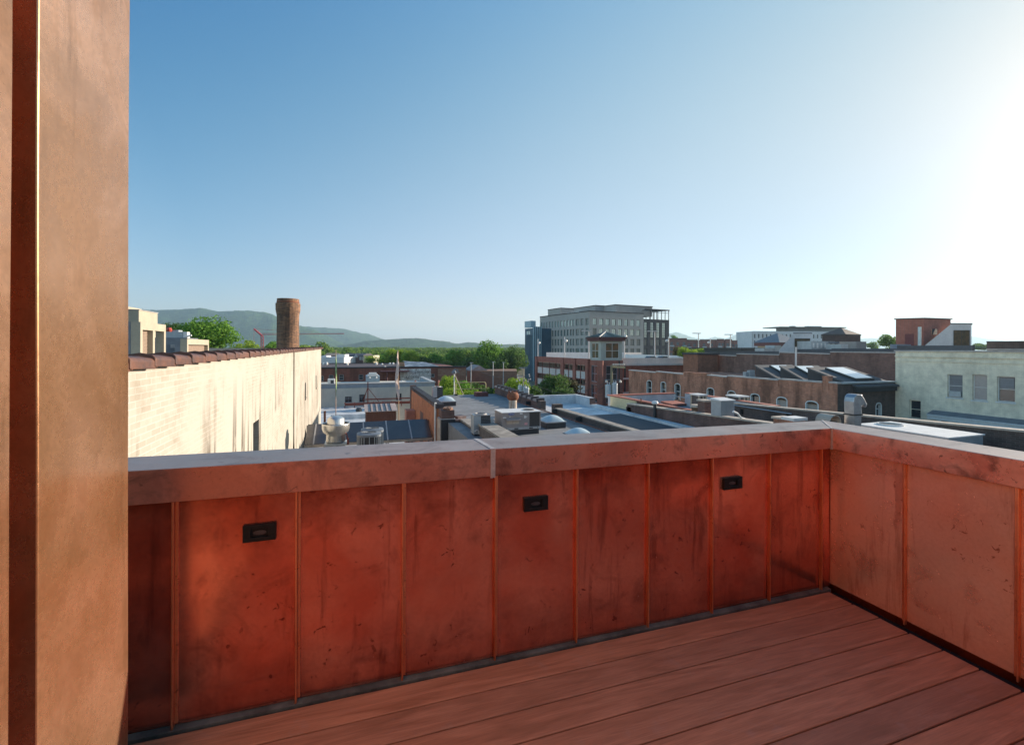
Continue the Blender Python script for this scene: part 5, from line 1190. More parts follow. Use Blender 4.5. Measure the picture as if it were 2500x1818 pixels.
deck_lamp(1734, 826, 122, -4, 'thick lamp post with a globe before the brick apartments', 872)
deck_lamp(1783, 817, 128, 'flat', 'pinkish lamp post with a flat head, farthest right before the apartments', 872)
# parked cars on the top deck
def car(label, px, py, D, colr, ang, grp):
    p = at(px, py, D=D); r = T('parked_car', label, 'car', grp, loc=(p.x, p.y, p.z)); d = Vector((math.cos(ang), math.sin(ang)))
    m_ = surf('car_paint_%02x' % int(colr[2] * 99), colr, colr, 1, .25, .3, bump=0, fine=False); n = Vector((-d.y, d.x))
    def sec(prof, wd):
        mb = MB(); k = len(prof); vs = []
        for sgn in (-1, 1):
            for (a, z) in prof: q = Vector((p.x, p.y)) + d * a + n * (sgn * wd / 2); vs.append((q.x, q.y, p.z + z))
        return mb.add(vs, [tuple(range(k - 1, -1, -1)), tuple(range(k, 2 * k))] + [(i, (i + 1) % k, k + (i + 1) % k, k + i) for i in range(k)])
    sec([(-2.2, .3), (2.2, .3), (2.25, .6), (2.1, .82), (1.0, .92), (-1.6, .95), (-2.2, .85)], 1.75).build('body', m_, r, bevel=.06)
    sec([(-1.7, .94), (.95, .9), (.25, 1.36), (-1.1, 1.4)], 1.5).build('cabin', GLASS, r, bevel=.05); sec([(-1.1, 1.36), (.2, 1.33), (.1, 1.42), (-1.0, 1.45)], 1.42).build('roof', m_, r)
    for a in (-1.35, 1.35):
        for sgn in (-1, 1):
            q = Vector((p.x, p.y)) + d * a + n * (sgn * .78); e = q + n * (sgn * .12); MB().cyl((q.x, q.y, p.z + .32), (e.x, e.y, p.z + .32), .32, .32, 12).build('wheel', DARKMET, r)
zdk = -3.2
for (px, D, cc, lab) in ((1592, 101, (.06, .09, .13), 'dark blue car parked on the garage roof, before the dark office wing'), (1622, 103, (.22, .24, .27), 'grey car on the garage roof beside the dark blue one')):
    p = at(px, CY - zdk / D * F * -1, D=D); car(lab, px, CY + 3.2 / D * F, D, cc, .1, 'cars parked on the garage roof')

# -------------------------------------------------- long brick building on the right (arched windows)
XB = 33.0; yc0 = at(2045, 935, x=XB).y; yff = at(1535, 902, x=XB).y
AB = T('arched_window_building', 'long brown brick building with white arched windows and stepped parapet', 'building', loc=(XB, yc0, 0))
segs = [(1535, 903, 1601, 909, 1), (1602, 906.5, 1668, 913, 1), (1668.5, 909, 1726, 912, 0), (1727, 914.8, 1775, 920, 1), (1776, 917, 1900.5, 927, 1), (1901.5, 924.6, 2007, 932.5, 1), (2008, 919.5, 2023, 919.7, 0), (2024, 932.5, 2045, 935, 1)]
wins = [(1579, 1591, 928.5, 960), (1613, 1626, 932, 964), (1647, 1661, 936, 968), (1726, 1743.5, 946.5, 976), (1776, 1796, 953.5, 985), (1832, 1855, 961, 991), (1896, 1922, 969, 1003), (1967, 1998, 978.5, 1014)]
Ltot = yff - yc0
def sx(px): return at(px, 950, x=XB).y - yc0
ops = []; aw = []
for (a, b, ya, yb) in wins:
    s0, s1 = sx(b), sx(a); zt_w = at((a + b) / 2, ya, x=XB).z; zb_w = zt_w - 1.75; ww = s1 - s0
    aw.append((s0, s1, zb_w, zt_w)); rise = .22
    ops.append((s0, s1, zb_w, zt_w - rise))
    for j in range(4):
        f0 = (j + 0.5) / 4; ins = ww * .5 * (1 - math.sqrt(1 - f0 ** 2)) * .9; ops.append((s0 + ins, s1 - ins, zt_w - rise + rise * j / 4, zt_w - rise + rise * (j + 1) / 4))
zlow = min(at(s[0], s[1], x=XB).z for s in segs) - .6; zlow = Z(-3.05)
mb = MB(); facade(mb, (XB, yc0), (0, 1), (1, 0), Ltot, 0, zlow, ops, .3)
mb.box(XB + .35, XB + 15, yc0 + .36, yff, 0, Z(-3.15)); mb.quad((XB, yff, 0), (XB + 15, yff, 0), (XB + 15, yff, zlow), (XB, yff, zlow))
# end wall facing the viewer
xe = at(2186, 935, y=yc0).x; w0_, w1_ = at(2138, 990, y=yc0).x - XB, at(2152, 990, y=yc0).x - XB; zw_t, zw_b = at(2145, 983, y=yc0).z, at(2145, 1015, y=yc0).z
eop = [(w0_, w1_, zw_b, zw_t - .15), (w0_ + .12, w1_ - .12, zw_t - .15, zw_t)]
wallobj = mb.build('wall', BRICKRED, AB)
mb = MB()
for (a, ya, b, yb, cap) in segs:
    A, B = at(a, ya, x=XB), at(b, yb, x=XB); mb.prism([(XB, B.y), (XB + .4, B.y), (XB + .4, A.y), (XB, A.y)], zlow + .001, [B.z - .06, B.z - .06, A.z - .06, A.z - .06])
mb.build('parapet', BRICKRED, AB)
for (a, ya, b, yb, cap) in segs:
    A, B = at(a, ya, x=XB), at(b, yb, x=XB)
    MB().prism([(XB - .06, B.y), (XB + .46, B.y), (XB + .46, A.y), (XB - .06, A.y)], [B.z - .06, B.z - .06, A.z - .06, A.z - .06], [B.z + .05, B.z + .05, A.z + .05, A.z + .05]).build('parapet_cap', CAPL if cap else BRICKRED, AB)
zew = at(2100, 934, y=yc0).z
mb = MB(); facade(mb, (XB, yc0 - .003), (1, 0), (0, 1), xe - XB, 0, zew - .06, eop, .3); mb.build('end_wall', BRICKBR, AB)  # end wall in near-black brick: its shade put into the colour
MB().box(XB + .401, xe, yc0 - .08, yc0 + .4, zew - .06, zew + .05).build('parapet_cap', METALPALE, AB)
BOARD = surf('painted_board', (.42, .36, .32), (.36, .31, .28), 1, .8)
def arch(root, O, d, n, o, idx):
    O = Vector(O); d = Vector(d); n = Vector(n); s0, s1, z0, z1 = o; rise = .22; ww = s1 - s0; N = 8
    def outline(e):
        pts = [(s0 - e, z0), (s0 - e, z1 - rise)]
        for k in range(1, N): t = k / N; x = s0 - e + (ww + 2 * e) * t; pts.append((x, z1 - rise + (rise + e) * (1 - (2 * t - 1) ** 2) ** .5))
        return pts + [(s1 + e, z1 - rise), (s1 + e, z0)]
    def ring(eo, ei, q0, q1):
        mb = MB(); o_, i_ = outline(eo), outline(ei); k = len(o_); vs = []
        for q in (q0, q1):
            for pl in (o_, i_):
                for (s, z) in pl: p = O + d * s + n * q; vs.append((p.x, p.y, z))
        fs = []
        for j in range(k - 1): fs += [(j, j + 1, k + j + 1, k + j), (2 * k + j, 2 * k + k + j, 2 * k + k + j + 1, 2 * k + j + 1), (k + j, k + j + 1, 3 * k + j + 1, 3 * k + j), (j, 2 * k + j, 2 * k + j + 1, j + 1)]
        return mb.add(vs, fs)
    w_ = ring(.03, -.06, -.010, .24).build('window', WFRAME, root)
    mb = MB(); pl = outline(-.06); vs = []
    for q in (.20, .23):
        for (s, z) in pl: p = O + d * s + n * q; vs.append((p.x, p.y, z))
    k = len(pl); mb.add(vs, [tuple(range(k)), tuple(range(2 * k - 1, k - 1, -1))]); mb.build('pane', BOARD if idx in (4, 6, 7) else GLASS, w_)
    if idx not in (4, 6, 7):
        mb = MB(); c = z0 + (z1 - z0) * .48
        p0, p1 = O + d * s0 + n * .19, O + d * s1 + n * .19; q0, q1 = p0 + n * .02, p1 + n * .02
        mb.hexa([(p0.x, p0.y, c), (p1.x, p1.y, c), (q1.x, q1.y, c), (q0.x, q0.y, c), (p0.x, p0.y, c + .07), (p1.x, p1.y, c + .07), (q1.x, q1.y, c + .07), (q0.x, q0.y, c + .07)]); mb.build('meeting_rail', WFRAME, w_)
for i, o in enumerate(aw): arch(AB, (XB, yc0), (0, 1), (1, 0), o, i)
arch(AB, (XB, yc0 - .003), (1, 0), (0, 1), (w0_, w1_, zw_b, zw_t), 0)
# saw tooth roof lights behind that parapet
def tooth(label, pxa, pxb, yt, x0):
    A = at(pxa, yt, x=x0); B = at(pxb, 920, x=x0); r = T('roof_monitor', label, 'roof light', 'dark wedge roof monitors with glazing', loc=(x0, (A.y + B.y) / 2, Z(-3.15))); zb = Z(-3.1); wd = 4.4; ze = Z(-2.75)
    if A.y < B.y: A, B = B, A
    MB().hexa([(x0, B.y, zb), (x0 + wd, B.y, zb), (x0 + wd, A.y, zb), (x0, A.y, zb), (x0, B.y, ze), (x0 + wd, B.y, ze), (x0 + wd, A.y, A.z), (x0, A.y, A.z)]).build('body', surf('black_cladding', (.035, .037, .042), (.05, .052, .058), 1, .7), r)
    def roofz(y): return ze + (A.z - ze) * (y - B.y) / (A.y - B.y)
    MB().hexa([(x0 - .1, B.y - .1, roofz(B.y - .1) + .002), (x0 + wd + .1, B.y - .1, roofz(B.y - .1) + .002), (x0 + wd + .1, A.y + .05, A.z + .02), (x0 - .1, A.y + .05, A.z + .02), (x0 - .1, B.y - .1, roofz(B.y - .1) + .12), (x0 + wd + .1, B.y - .1, roofz(B.y - .1) + .12), (x0 + wd + .1, A.y + .05, A.z + .14), (x0 - .1, A.y + .05, A.z + .14)]).build('roof', surf('dark_wedge_roof', (.12, .125, .13), (.09, .095, .10), .8, .85, stain=.4), r)
    ya, yb = B.y + (A.y - B.y) * .22, B.y + (A.y - B.y) * .86
    MB().hexa([(x0 + 1.2, ya, roofz(ya) + .12), (x0 + 3.2, ya, roofz(ya) + .12), (x0 + 3.2, yb, roofz(yb) + .12), (x0 + 1.2, yb, roofz(yb) + .12), (x0 + 1.2, ya, roofz(ya) + .30), (x0 + 3.2, ya, roofz(ya) + .30), (x0 + 3.2, yb, roofz(yb) + .30), (x0 + 1.2, yb, roofz(yb) + .30)]).build('skylight_frame', DARKMET, r)
    MB().hexa([(x0 + 1.28, ya + .1, roofz(ya + .1) + .301), (x0 + 3.12, ya + .1, roofz(ya + .1) + .301), (x0 + 3.12, yb - .1, roofz(yb - .1) + .301), (x0 + 1.28, yb - .1, roofz(yb - .1) + .301), (x0 + 1.28, ya + .1, roofz(ya + .1) + .33), (x0 + 3.12, ya + .1, roofz(ya + .1) + .33), (x0 + 3.12, yb - .1, roofz(yb - .1) + .33), (x0 + 1.28, yb - .1, roofz(yb - .1) + .33)]).build('skylight_glass', surf('milky_glass', (.88, .92, .90), (.82, .88, .86), 1, .15, bump=0, fine=False), r)
tooth('farthest dark wedge roof monitor beside the grey condenser boxes', 1845, 1908, 894.5, XB + 1.6)
tooth('middle dark wedge roof monitor, a white flue rising behind it', 1905, 1975, 896.5, XB + 1.6)
tooth('nearest and most fully seen dark wedge roof monitor', 1972, 2092, 900.5, XB + 1.6)
p = at(1943, 897, D=45); tz = at(1943, 847, D=45).z; tag(MB().cyl((p.x, p.y, Z(-3.1)), (p.x, p.y, tz), .085, .085, 10).build('white_flue', WFRAME), 'tall thin white flue rising behind the wedge roof monitors', 'flue')
for (px, py, w_, lab) in ((1825, 908, .55, 'small pale condenser box next to the farthest wedge monitor'), (1837, 904, .75, 'bigger pale condenser box touching the farthest wedge monitor')):
    p = at(px, py, D=52); tag(MB().box(p.x - w_ / 2, p.x + w_ / 2, p.y, p.y + .4, Z(-3.15), p.z).box(p.x - w_ * .3, p.x + w_ * .3, p.y - .02, p.y - .001, Z(-3.0), p.z - .12).build('condenser_box', METALPALE), lab, 'air conditioner', 'pale condenser boxes on the brick building')
p = at(2100, 921, D=38); r = T('roof_curb', 'low dark red curb box near the end of the brick building roof', 'rooftop housing', loc=(p.x, p.y, Z(-3.1))); MB().box(p.x - .5, p.x + .5, p.y, p.y + 1, Z(-3.15), p.z + .1).build('body', BRICKDK, r); MB().beam((p.x + .6, p.y, Z(-3.1)), (p.x + .6, p.y, p.z + .15), .06).build('post', CAPL, r)

# taller brick building behind with stepped top
XF_ = 50.0
FB = T('stepped_brick_building', 'tall brown brick party wall stepping up, dark roof band above', 'building', loc=(XF_, 40, 0))
fs_ = [(1752, 867, 1797.5, 868.5), (1798, 863.5, 1902, 866), (1903, 860, 2026, 864), (2027, 859, 2260, 861.5)]
mb = MB(); zl_ = Z(-1.6); yfar = at(1752, 868, x=XF_).y; ynr = at(2260, 861, x=XF_).y
mb.box(XF_, XF_ + 24, ynr, yfar, 0, zl_)
for (a, ya, b, yb) in fs_: A, B = at(a, ya, x=XF_), at(b, yb, x=XF_); mb.prism([(XF_, B.y), (XF_ + .4, B.y), (XF_ + .4, A.y), (XF_, A.y)], zl_, [B.z - .05, B.z - .05, A.z - .05, A.z - .05])
mb.build('wall', brickmat('maroon_brown_brick', (.28, .14, .105), (.20, .105, .085), (.2, .16, .14), 1.4, .35), FB)
for (a, ya, b, yb) in fs_: A, B = at(a, ya, x=XF_), at(b, yb, x=XF_); MB().prism([(XF_ - .05, B.y), (XF_ + .45, B.y), (XF_ + .45, A.y), (XF_ - .05, A.y)], [B.z - .05, B.z - .05, A.z - .05, A.z - .05], [B.z + .06, B.z + .06, A.z + .06, A.z + .06]).build('parapet_cap', CAPL, FB)
BAND = surf('dark_roof_band', (.10, .105, .12), (.08, .085, .095), .6, .8)
for (a, b, yt, xx) in ((1798, 1903, 857, 58), (1903, 2030, 852, 57), (2030, 2200, 850.5, 57)):
    A, B = at(a, yt, x=xx), at(b, yt, x=xx); MB().box(xx, xx + .4, B.y, A.y, Z(-2), (A.z + B.z) / 2).build('roof_upstand', BAND, FB)
# orange brown block at its far end
XE_ = 46.0; A = at(1668, 866, x=XE_); B = at(1704, 866, x=XE_); xr_ = at(1754, 866, y=B.y).x
EB = T('orange_brick_block', 'plain orange brown brick block with a thin dark roof edge', 'building', loc=(XE_, B.y, 0))
MB().box(XE_, xr_, B.y, A.y, 0, B.z).build('wall', brickmat('tan_orange_brick', (.36, .14, .075), (.27, .10, .06), (.22, .15, .12), 1.2, .2), EB)
MB().box(XE_ - .15, xr_ + .1, B.y - .15, A.y + .1, B.z, B.z + .3).build('parapet_cap', DARKMET, EB)
# rooftop things on it
def rbx(name, label, cat, pa, pb, yt, D, depth, mat, zb=-1.6, part='wall'):
    a = at(pa, yt, D=D); b = at(pb, yt, y=a.y); r = T(name, label, cat, loc=(a.x, a.y, Z(zb))); MB().box(a.x, b.x, a.y, a.y + depth, Z(zb), a.z).build(part, mat, r); return r, a, b
r, a, b = rbx('hvac_unit', 'long pale grey rooftop unit left of the hipped lift house', 'air conditioner', 1981, 2038, 832.5, 60, 3, METALPALE, part='cabinet')
mb = MB()
for k in range(6): x = a.x + (b.x - a.x) * (k + .3) / 6; mb.box(x, x + (b.x - a.x) * .07, a.y - .03, a.y - .001, a.z - .9, a.z - .25)
mb.build('access_panel', WHITEMET, r); MB().box(b.x - 1.2, b.x + .6, a.y - .2, a.y - .01, a.z - .3, a.z - .05).build('duct', METALGREY, r)
r, a, b = rbx('hvac_unit', 'small pale rooftop unit in front of the hipped lift house', 'air conditioner', 2054, 2071, 840, 58, 2, METALPALE, part='cabinet'); MB().lathe((a.x - .4, a.y + .4, Z(-1.0)), [(.3, -.5), (.34, 0), (.25, .3), (0, .4)], 12).build('fan_cowl', WHITEMET, r)
r, a, b = rbx('hvac_unit', 'plain tan grey rooftop box right of the hipped lift house', 'air conditioner', 2091, 2115, 833.5, 60, 2.4, surf('tan_grey_box', (.30, .29, .28), (.25, .24, .23), 1, .7), part='cabinet'); MB().lathe((b.x + .45, a.y + .4, Z(-1.6)), [(.3, 0), (.3, 1.1), (.2, 1.35), (0, 1.4)], 12).build('vent', WHITEMET, r)
# hipped dark lift house
D = 74; k0 = at(2064, 818.5, D=D); xl_ = at(2007, 818, y=k0.y)
lx = k0.x; s_far = at(2007, 818, x=lx).y if False else None
a = at(2064, 818.5, D=D); Ca = (a.x, a.y); qa = at(2007, 818.5, D=D + 1.6); qb = at(2101, 818.5, D=D + 1.5); va = Vector((qa.x, qa.y)) - Vector(Ca); vb = Vector((qb.x, qb.y)) - Vector(Ca); dl, dr = va.normalized(), vb.normalized(); l1 = va.length; l2 = vb.length
r = T('hipped_lift_house', 'dark brick lift house with a hipped brown metal roof', 'building', loc=(a.x, a.y, Z(-1.6)))
p1, p2 = P2(Ca, dl, l1), P2(Ca, dr, l2); p3 = P2(p1, dr, l2)
MB().prism([Ca, p2, p3, p1], Z(-1.6), a.z).build('wall', surf('dark_brick_plain', (.10, .075, .07), (.075, .06, .058), 2, .9), r)
cx, cy2 = (Ca[0] + p3[0]) / 2, (Ca[1] + p3[1]) / 2; zap = at(2053, 803, D=D + 5).z; ov = 1.04
q = [(cx + (p[0] - cx) * ov, cy2 + (p[1] - cy2) * ov) for p in (Ca, p2, p3, p1)]
tp = [(cx + (p[0] - cx) * .06, cy2 + (p[1] - cy2) * .06) for p in (Ca, p2, p3, p1)]
MB().prism(q, a.z, a.z + .2).build('eaves', DARKMET, r)
mb = MB(); mb.add([(p[0], p[1], a.z + .2) for p in q] + [(p[0], p[1], zap) for p in tp], [(0, 1, 5, 4), (1, 2, 6, 5), (2, 3, 7, 6), (3, 0, 4, 7), (4, 5, 6, 7)]); mb.build('roof', surf('brown_metal_roof', (.20, .15, .12), (.15, .115, .095), 1, .45, .3), r)
# slanted metal stair heads with glazed ends
def stairhead(label, pa, pm, pb, yt, yb, D, wpx):
    """long slope from px pa up to pm, then flat to pb; big window in the taller end"""
    a = at(pa, yb, D=D); m_ = at(pm, yt, D=D); b = at(pb, yt, D=D); r = T('rooftop_stair_house', label, 'rooftop housing', 'slanted grey metal stair heads', loc=(a.x, a.y, Z(-1.6)))
    ex = Vector((b.x, b.y)).normalized() * 3.2; fx = Vector((b.x, b.y)).normalized() * -1
    prof = [(a, Z(-1.6)), (b, Z(-1.6)), (b, b.z), (m_, b.z), (a, a.z - .1)]; n = len(prof)
    mb = MB(); mb.add([(p.x, p.y, z) for p, z in prof] + [(p.x + ex.x, p.y + ex.y, z) for p, z in prof], [tuple(range(n)), tuple(range(2 * n - 1, n - 1, -1))] + [(i, n + i, n + (i + 1) % n, (i + 1) % n) for i in range(n)]); mb.build('wall', surf('blue_grey_sheet', (.62, .64, .65), (.54, .56, .57), .7, .6, .1), r)
    def pan(mb, u0, u1, z0, z1, q0, q1):
        p0 = a.lerp(b, u0); p1 = a.lerp(b, u1); c0 = (p0.x + fx.x * q0, p0.y + fx.y * q0); c1 = (p1.x + fx.x * q0, p1.y + fx.y * q0); c2 = (p1.x + fx.x * q1, p1.y + fx.y * q1); c3 = (p0.x + fx.x * q1, p0.y + fx.y * q1)
        mb.prism([c0, c1, c2, c3], z0, z1)
    u0 = (wpx[0] - pa) / (pb - pa); u1 = (wpx[1] - pa) / (pb - pa); zt_ = at(pb, wpx[2], D=D).z; um = (u0 + u1) / 2
    mb = MB(); pan(mb, u0, u1, Z(-1.4), zt_, .003, .06); w_ = mb.build('window', DARKMET, r)
    BZ = surf('bronze_glass', (.13, .09, .05), (.05, .045, .03), 2, .3, bump=0, spec=.2)
    for (x, y) in ((u0 + .012, um - .008), (um + .008, u1 - .012)): mb = MB(); pan(mb, x, y, Z(-1.3), zt_ - .08, .061, .07); mb.build('pane', BZ, w_)
    mb = MB(); um_ = (pm - pa) / (pb - pa); pan(mb, um_ - .02, 1.02, b.z + .001, b.z + .12, -3.2, .1); mb.build('roof_edge', METALGREY, r)
stairhead('slanted grey stair head by the hip roofed garage tower', 1902, 1938, 1981, 814, 852, 62, (1940, 1978, 826))
stairhead('slanted grey stair head leaning on the red brick lift tower', 2257, 2322, 2372, 791, 842, 58, (2328, 2368, 806))
# red brick lift tower
a = at(2187, 781, D=62); c = at(2256, 778, y=a.y - 4); r = T('brick_lift_tower', 'red brick lift tower above the cream building', 'building', loc=(a.x, a.y, Z(-1.6)))
Ca = at(2256, 778, D=60); C2_ = (Ca.x, Ca.y); qa = at(2187, 781, D=61.8); qb = at(2321, 780.5, D=61.5); va = Vector((qa.x, qa.y)) - Vector(C2_); vb = Vector((qb.x, qb.y)) - Vector(C2_); dl, dr = va.normalized(), vb.normalized(); l1 = va.length; l2 = vb.length
RB = brickmat('bright_red_brick', (.42, .15, .11), (.36, .13, .095), (.24, .15, .12), 1.2, .15)
p1, p2 = P2(C2_, dl, l1), P2(C2_, dr, l2); p3 = P2(p1, dr, l2)
MB().prism([C2_, p2, p3, p1], Z(-1.6), Ca.z).build('wall', RB, r)
MB().prism([P2(P2(C2_, dl, -.12), dr, -.12), P2(P2(p2, dl, -.12), dr, .12), P2(P2(p3, dl, .12), dr, .12), P2(P2(p1, dl, .12), dr, -.12)], Ca.z, Ca.z + .14).build('roof_edge', DARKMET, r)
s0, s1 = reach(C2_, dl, 2231), reach(C2_, dl, 2210); nn = Vector((dr.x, dr.y)); 
q0, q1_ = P2(P2(C2_, dl, s0), nn, -.04), P2(P2(C2_, dl, s1), nn, -.04); zz = at(2220, 815, D=61).z
MB().prism([q0, q1_, P2(q1_, nn, .038), P2(q0, nn, .038)], Z(-1.6), zz).build('door', surf('maroon_door', (.17, .04, .045), None, 2, .6), r)
s0, s1 = reach(C2_, dr, 2274), reach(C2_, dr, 2287); n2 = Vector((dl.x, dl.y)); q0, q1_ = P2(P2(C2_, dr, s0), n2, -.04), P2(P2(C2_, dr, s1), n2, -.04)
MB().prism([q0, q1_, P2(q1_, n2, .038), P2(q0, n2, .038)], at(2280, 817, D=61).z, at(2280, 803, D=61).z).build('window', GLASS, r)
p = at(2245, 842, D=57); tag(MB().cyl((p.x, p.y, Z(-1.6)), (p.x, p.y, at(2245, 798, D=57).z), .17, .17, 10).build('pale_flue', surf('mint_white', (.62, .72, .70), None, 3, .5)), 'pale mint flue in front of the red brick lift tower', 'flue')
p = at(2190, 840, D=58); q = at(2245, 838, D=58); tag(MB().box(p.x, q.x, p.y, p.y + .8, Z(-1.6), p.z).build('duct_run', surf('blue_grey_duct', (.16, .20, .27), (.24, .27, .31), 2, .5, .3)), 'low blue grey duct run at the foot of the brick lift tower', 'duct')

# -------------------------------------------------- cream painted building (faces -x)
XH = at(2186, 900, y=yc0).x; zH = (at(2190, 859, x=XH).z + at(2500, 858, x=XH).z) / 2
HB = T('cream_building', 'cream painted brick building with four sash windows and a white cornice', 'building', loc=(XH, yc0, 0))
yE_ = -14
def sH(px): return at(px, 950, x=XH).y
hw = [(2313, 2350, 914, 970), (2374, 2410, 914, 977), (2434, 2478, 919, 981), (2220, 2248, 977, 1021)]
ops = []
for a, b, ya, yb in hw: ops.append((sH(b) - yE_, sH(a) - yE_, at((a + b) / 2, yb, x=XH).z, at((a + b) / 2, ya, x=XH).z))
extra = [(2.0, 2.8, ops[0][2], ops[0][3])]
mb = MB(); facade(mb, (XH, yE_), (0, 1), (1, 0), yc0 - yE_, 0, zH, ops, .22); mb.box(XH + .3, XH + 14, yE_, yc0 - .01, 0, zH - .6); mb.quad((XH, yc0, 0), (XH + 14, yc0, 0), (XH + 14, yc0, zH), (XH, yc0, zH)); mb.build('wall', CREAMBRICK, HB)
BLIND = surf('blind_grey', (.20, .21, .23), (.16, .17, .19), 1.2, .35, stretch=(.2, .2, 5))
PINKB = surf('pinkish_blind', (.44, .38, .35), (.38, .33, .31), 1, .4)
for i, o in enumerate(ops):
    w_ = window(HB, (XH, yE_), (0, 1), (1, 0), o, .18, WFRAME if i != 3 else CREAMBRICK, (BLIND, PINKB, GLASS, GLASS)[i], (0, 1), .05, WFRAME)
    if i == 2: MB().box(XH + .125, XH + .135, yE_ + o[0] + .08, yE_ + o[1] - .08, (o[2] + o[3]) / 2 + .05, o[3] - .08).build('blind', BLIND, w_)
    if i == 0: MB().box(XH + .02, XH + .16, yE_ + o[0] + .1, yE_ + o[1] - .1, o[2] + .06, o[2] + .42).build('window_air_conditioner', METALPALE, w_)
MB().box(XH - .1, XH + .3, yE_, yc0 + .05, zH, zH + .09).build('parapet_cap', CAPL, HB)
zc1 = at(2200, 869, x=XH).z; zc2_ = at(2200, 880, x=XH).z
MB().box(XH - .08, XH - .001, yE_, yc0, zc1 - .06, zc1 + .06).box(XH - .05, XH - .001, yE_, yc0, zc2_ - .05, zc2_ + .05).build('corbel_band', CREAMBRICK, HB)
zk = at(2300, 1016, x=XH - .7).z; y0c, y1c = -9, at(2262, 1010, x=XH - .7).y
MB().box(XH - .7, XH - .002, y0c, y1c, zk - .05, zk + .05).box(XH - .62, XH - .002, y0c, y1c, zk - .3, zk - .052).build('cornice', surf('blue_white_paint', (.60, .64, .66), (.52, .56, .58), 2, .6), HB)
mb = MB(); y = y0c
while y < y1c - .3: mb.box(XH - .55, XH - .003, y, y + .22, zk - .62, zk - .302); y += .62
mb.build('cornice_bracket', WFRAME, HB)
MB().hexa([(XH - .68, y0c, zk + .052), (XH - .004, y0c, zk + .052), (XH - .004, y1c, zk + .052), (XH - .68, y1c, zk + .052), (XH - .68, y0c, zk + .06), (XH - .004, y0c, zk + .3), (XH - .004, y1c, zk + .3), (XH - .68, y1c, zk + .06)]).build('cornice_flashing', METALGREY, HB)
# dark roof edges above the cream wall
a = at(2190, 845, x=XH + 4); b = at(2372, 845, x=XH + 4); tag(MB().box(XH + 4, XH + 4.4, b.y, a.y, zH - 1, a.z + .05).build('roof_screen', BAND), 'long dark roof screen above the cream wall', 'screen', 'dark roof edges above the cream building')
a = at(2409, 835, x=XH + 3); b = at(2560, 835, x=XH + 3); r = T('roof_block', 'dark roof block with a pale stripe at the right edge above the cream wall', 'building', 'dark roof edges above the cream building', loc=(XH + 3, b.y, zH - 1))
MB().box(XH + 3, XH + 9, b.y, a.y, zH - 1, a.z).build('wall', BRICKBR, r); MB().box(XH + 2.94, XH + 2.999, b.y, a.y, a.z - .55, a.z - .48).build('stripe', CAPL, r); MB().box(XH + 2.95, XH + 9.05, b.y, a.y, a.z, a.z + .06).build('coping', BAND, r)

# -------------------------------------------------- far buildings on the right
# second hip roofed stair tower + low dark roof
a = at(1885, 836, D=118); b = at(1932, 836, D=118); r = T('garage_tower', 'cream tower with maroon eaves and dark hipped roof behind the slanted stair head', 'tower', loc=(a.x, a.y, 0))
cxx, cyy2 = (a.x + b.x) / 2 + 2, (a.y + b.y) / 2 + 3; hw_ = 3.9
MB().box(cxx - hw_ + .6, cxx + hw_ - .6, cyy2 - hw_ + .6, cyy2 + hw_ - .6, 0, a.z - .9).build('wall', STUCCO, r); MB().box(cxx - hw_, cxx + hw_, cyy2 - hw_, cyy2 + hw_, a.z - .9, a.z).build('eaves', MAR, r)
zap = at(1928, 812, D=120).z; MB().add([(cxx - hw_ - .3, cyy2 - hw_ - .3, a.z), (cxx + hw_ + .3, cyy2 - hw_ - .3, a.z), (cxx + hw_ + .3, cyy2 + hw_ + .3, a.z), (cxx - hw_ - .3, cyy2 + hw_ + .3, a.z), (cxx, cyy2, zap)], [(0, 1, 4), (1, 2, 4), (2, 3, 4), (3, 0, 4), (3, 2, 1, 0)]).build('roof', METALGREY, r)
a = at(1809, 848.5, D=85); b = at(1888, 848.5, y=a.y); r = T('dark_roof_block', 'low dark roofed block behind the stepped parapet', 'building', loc=(a.x, a.y, 0)); MB().box(a.x, b.x, a.y, a.y + 14, 0, a.z - .5).build('wall', BAND, r); MB().box(a.x - .3, b.x + .3, a.y - .3, a.y + 14, a.z - .5, a.z).build('roof', DARKMET, r)
a = at(1866, 851, D=80); tag(MB().box(a.x, a.x + 2.2, a.y, a.y + 2, a.z - 1.0, a.z + .1).box(a.x + 2.4, a.x + 3.9, a.y, a.y + 2, a.z - 1.0, a.z + .6).build('hvac_box', METALPALE), 'pale boxy unit on the dark roof before the hip roofed tower', 'air conditioner')
# low wall with lamp bases behind orange block
# white hotel
D = 340; a = at(1838, 808, D=D); dl, dr = az(-30), az(60)
HT = T('white_hotel', 'long pale hotel with rows of small windows and a thin flat canopy roof', 'building', loc=(a.x, a.y, 0))
WH = surf('pale_hotel_wall', (.66, .67, .68), (.58, .60, .61), .1, .8)
d_ = az(84); C3 = (a.x, a.y); L3 = reach(C3, d_, 2085); n_ = az(-6)
wn = []
nc = 26; zt3 = a.z
for rr_i in range(3):
    for c_i in range(nc): s = L3 * (c_i + .3) / nc; wn.append((s, s + L3 * .42 / nc, zt3 - 5.2 - rr_i * 4.9, zt3 - 2.2 - rr_i * 4.9))
mb = MB(); facade(mb, C3, d_, n_, L3, 0, zt3, wn, .6); q = P2(C3, n_, .9); mb.prism([q, P2(q, d_, L3), P2(P2(q, d_, L3), n_, 20), P2(q, n_, 20)], 0, zt3 - .1); mb.build('wall', WH, HT)
HG = surf('hotel_glass', (.08, .10, .12), (.14, .16, .18), .1, .15, bump=0)
for o in wn[:2 * nc] + wn[2 * nc:]:
    p0, p1 = P2(P2(C3, d_, o[0] + .03), n_, .5), P2(P2(C3, d_, o[1] - .03), n_, .5); MB().quad((*p0, o[2]), (*p1, o[2]), (*p1, o[3]), (*p0, o[3])).build('window', HG, HT)
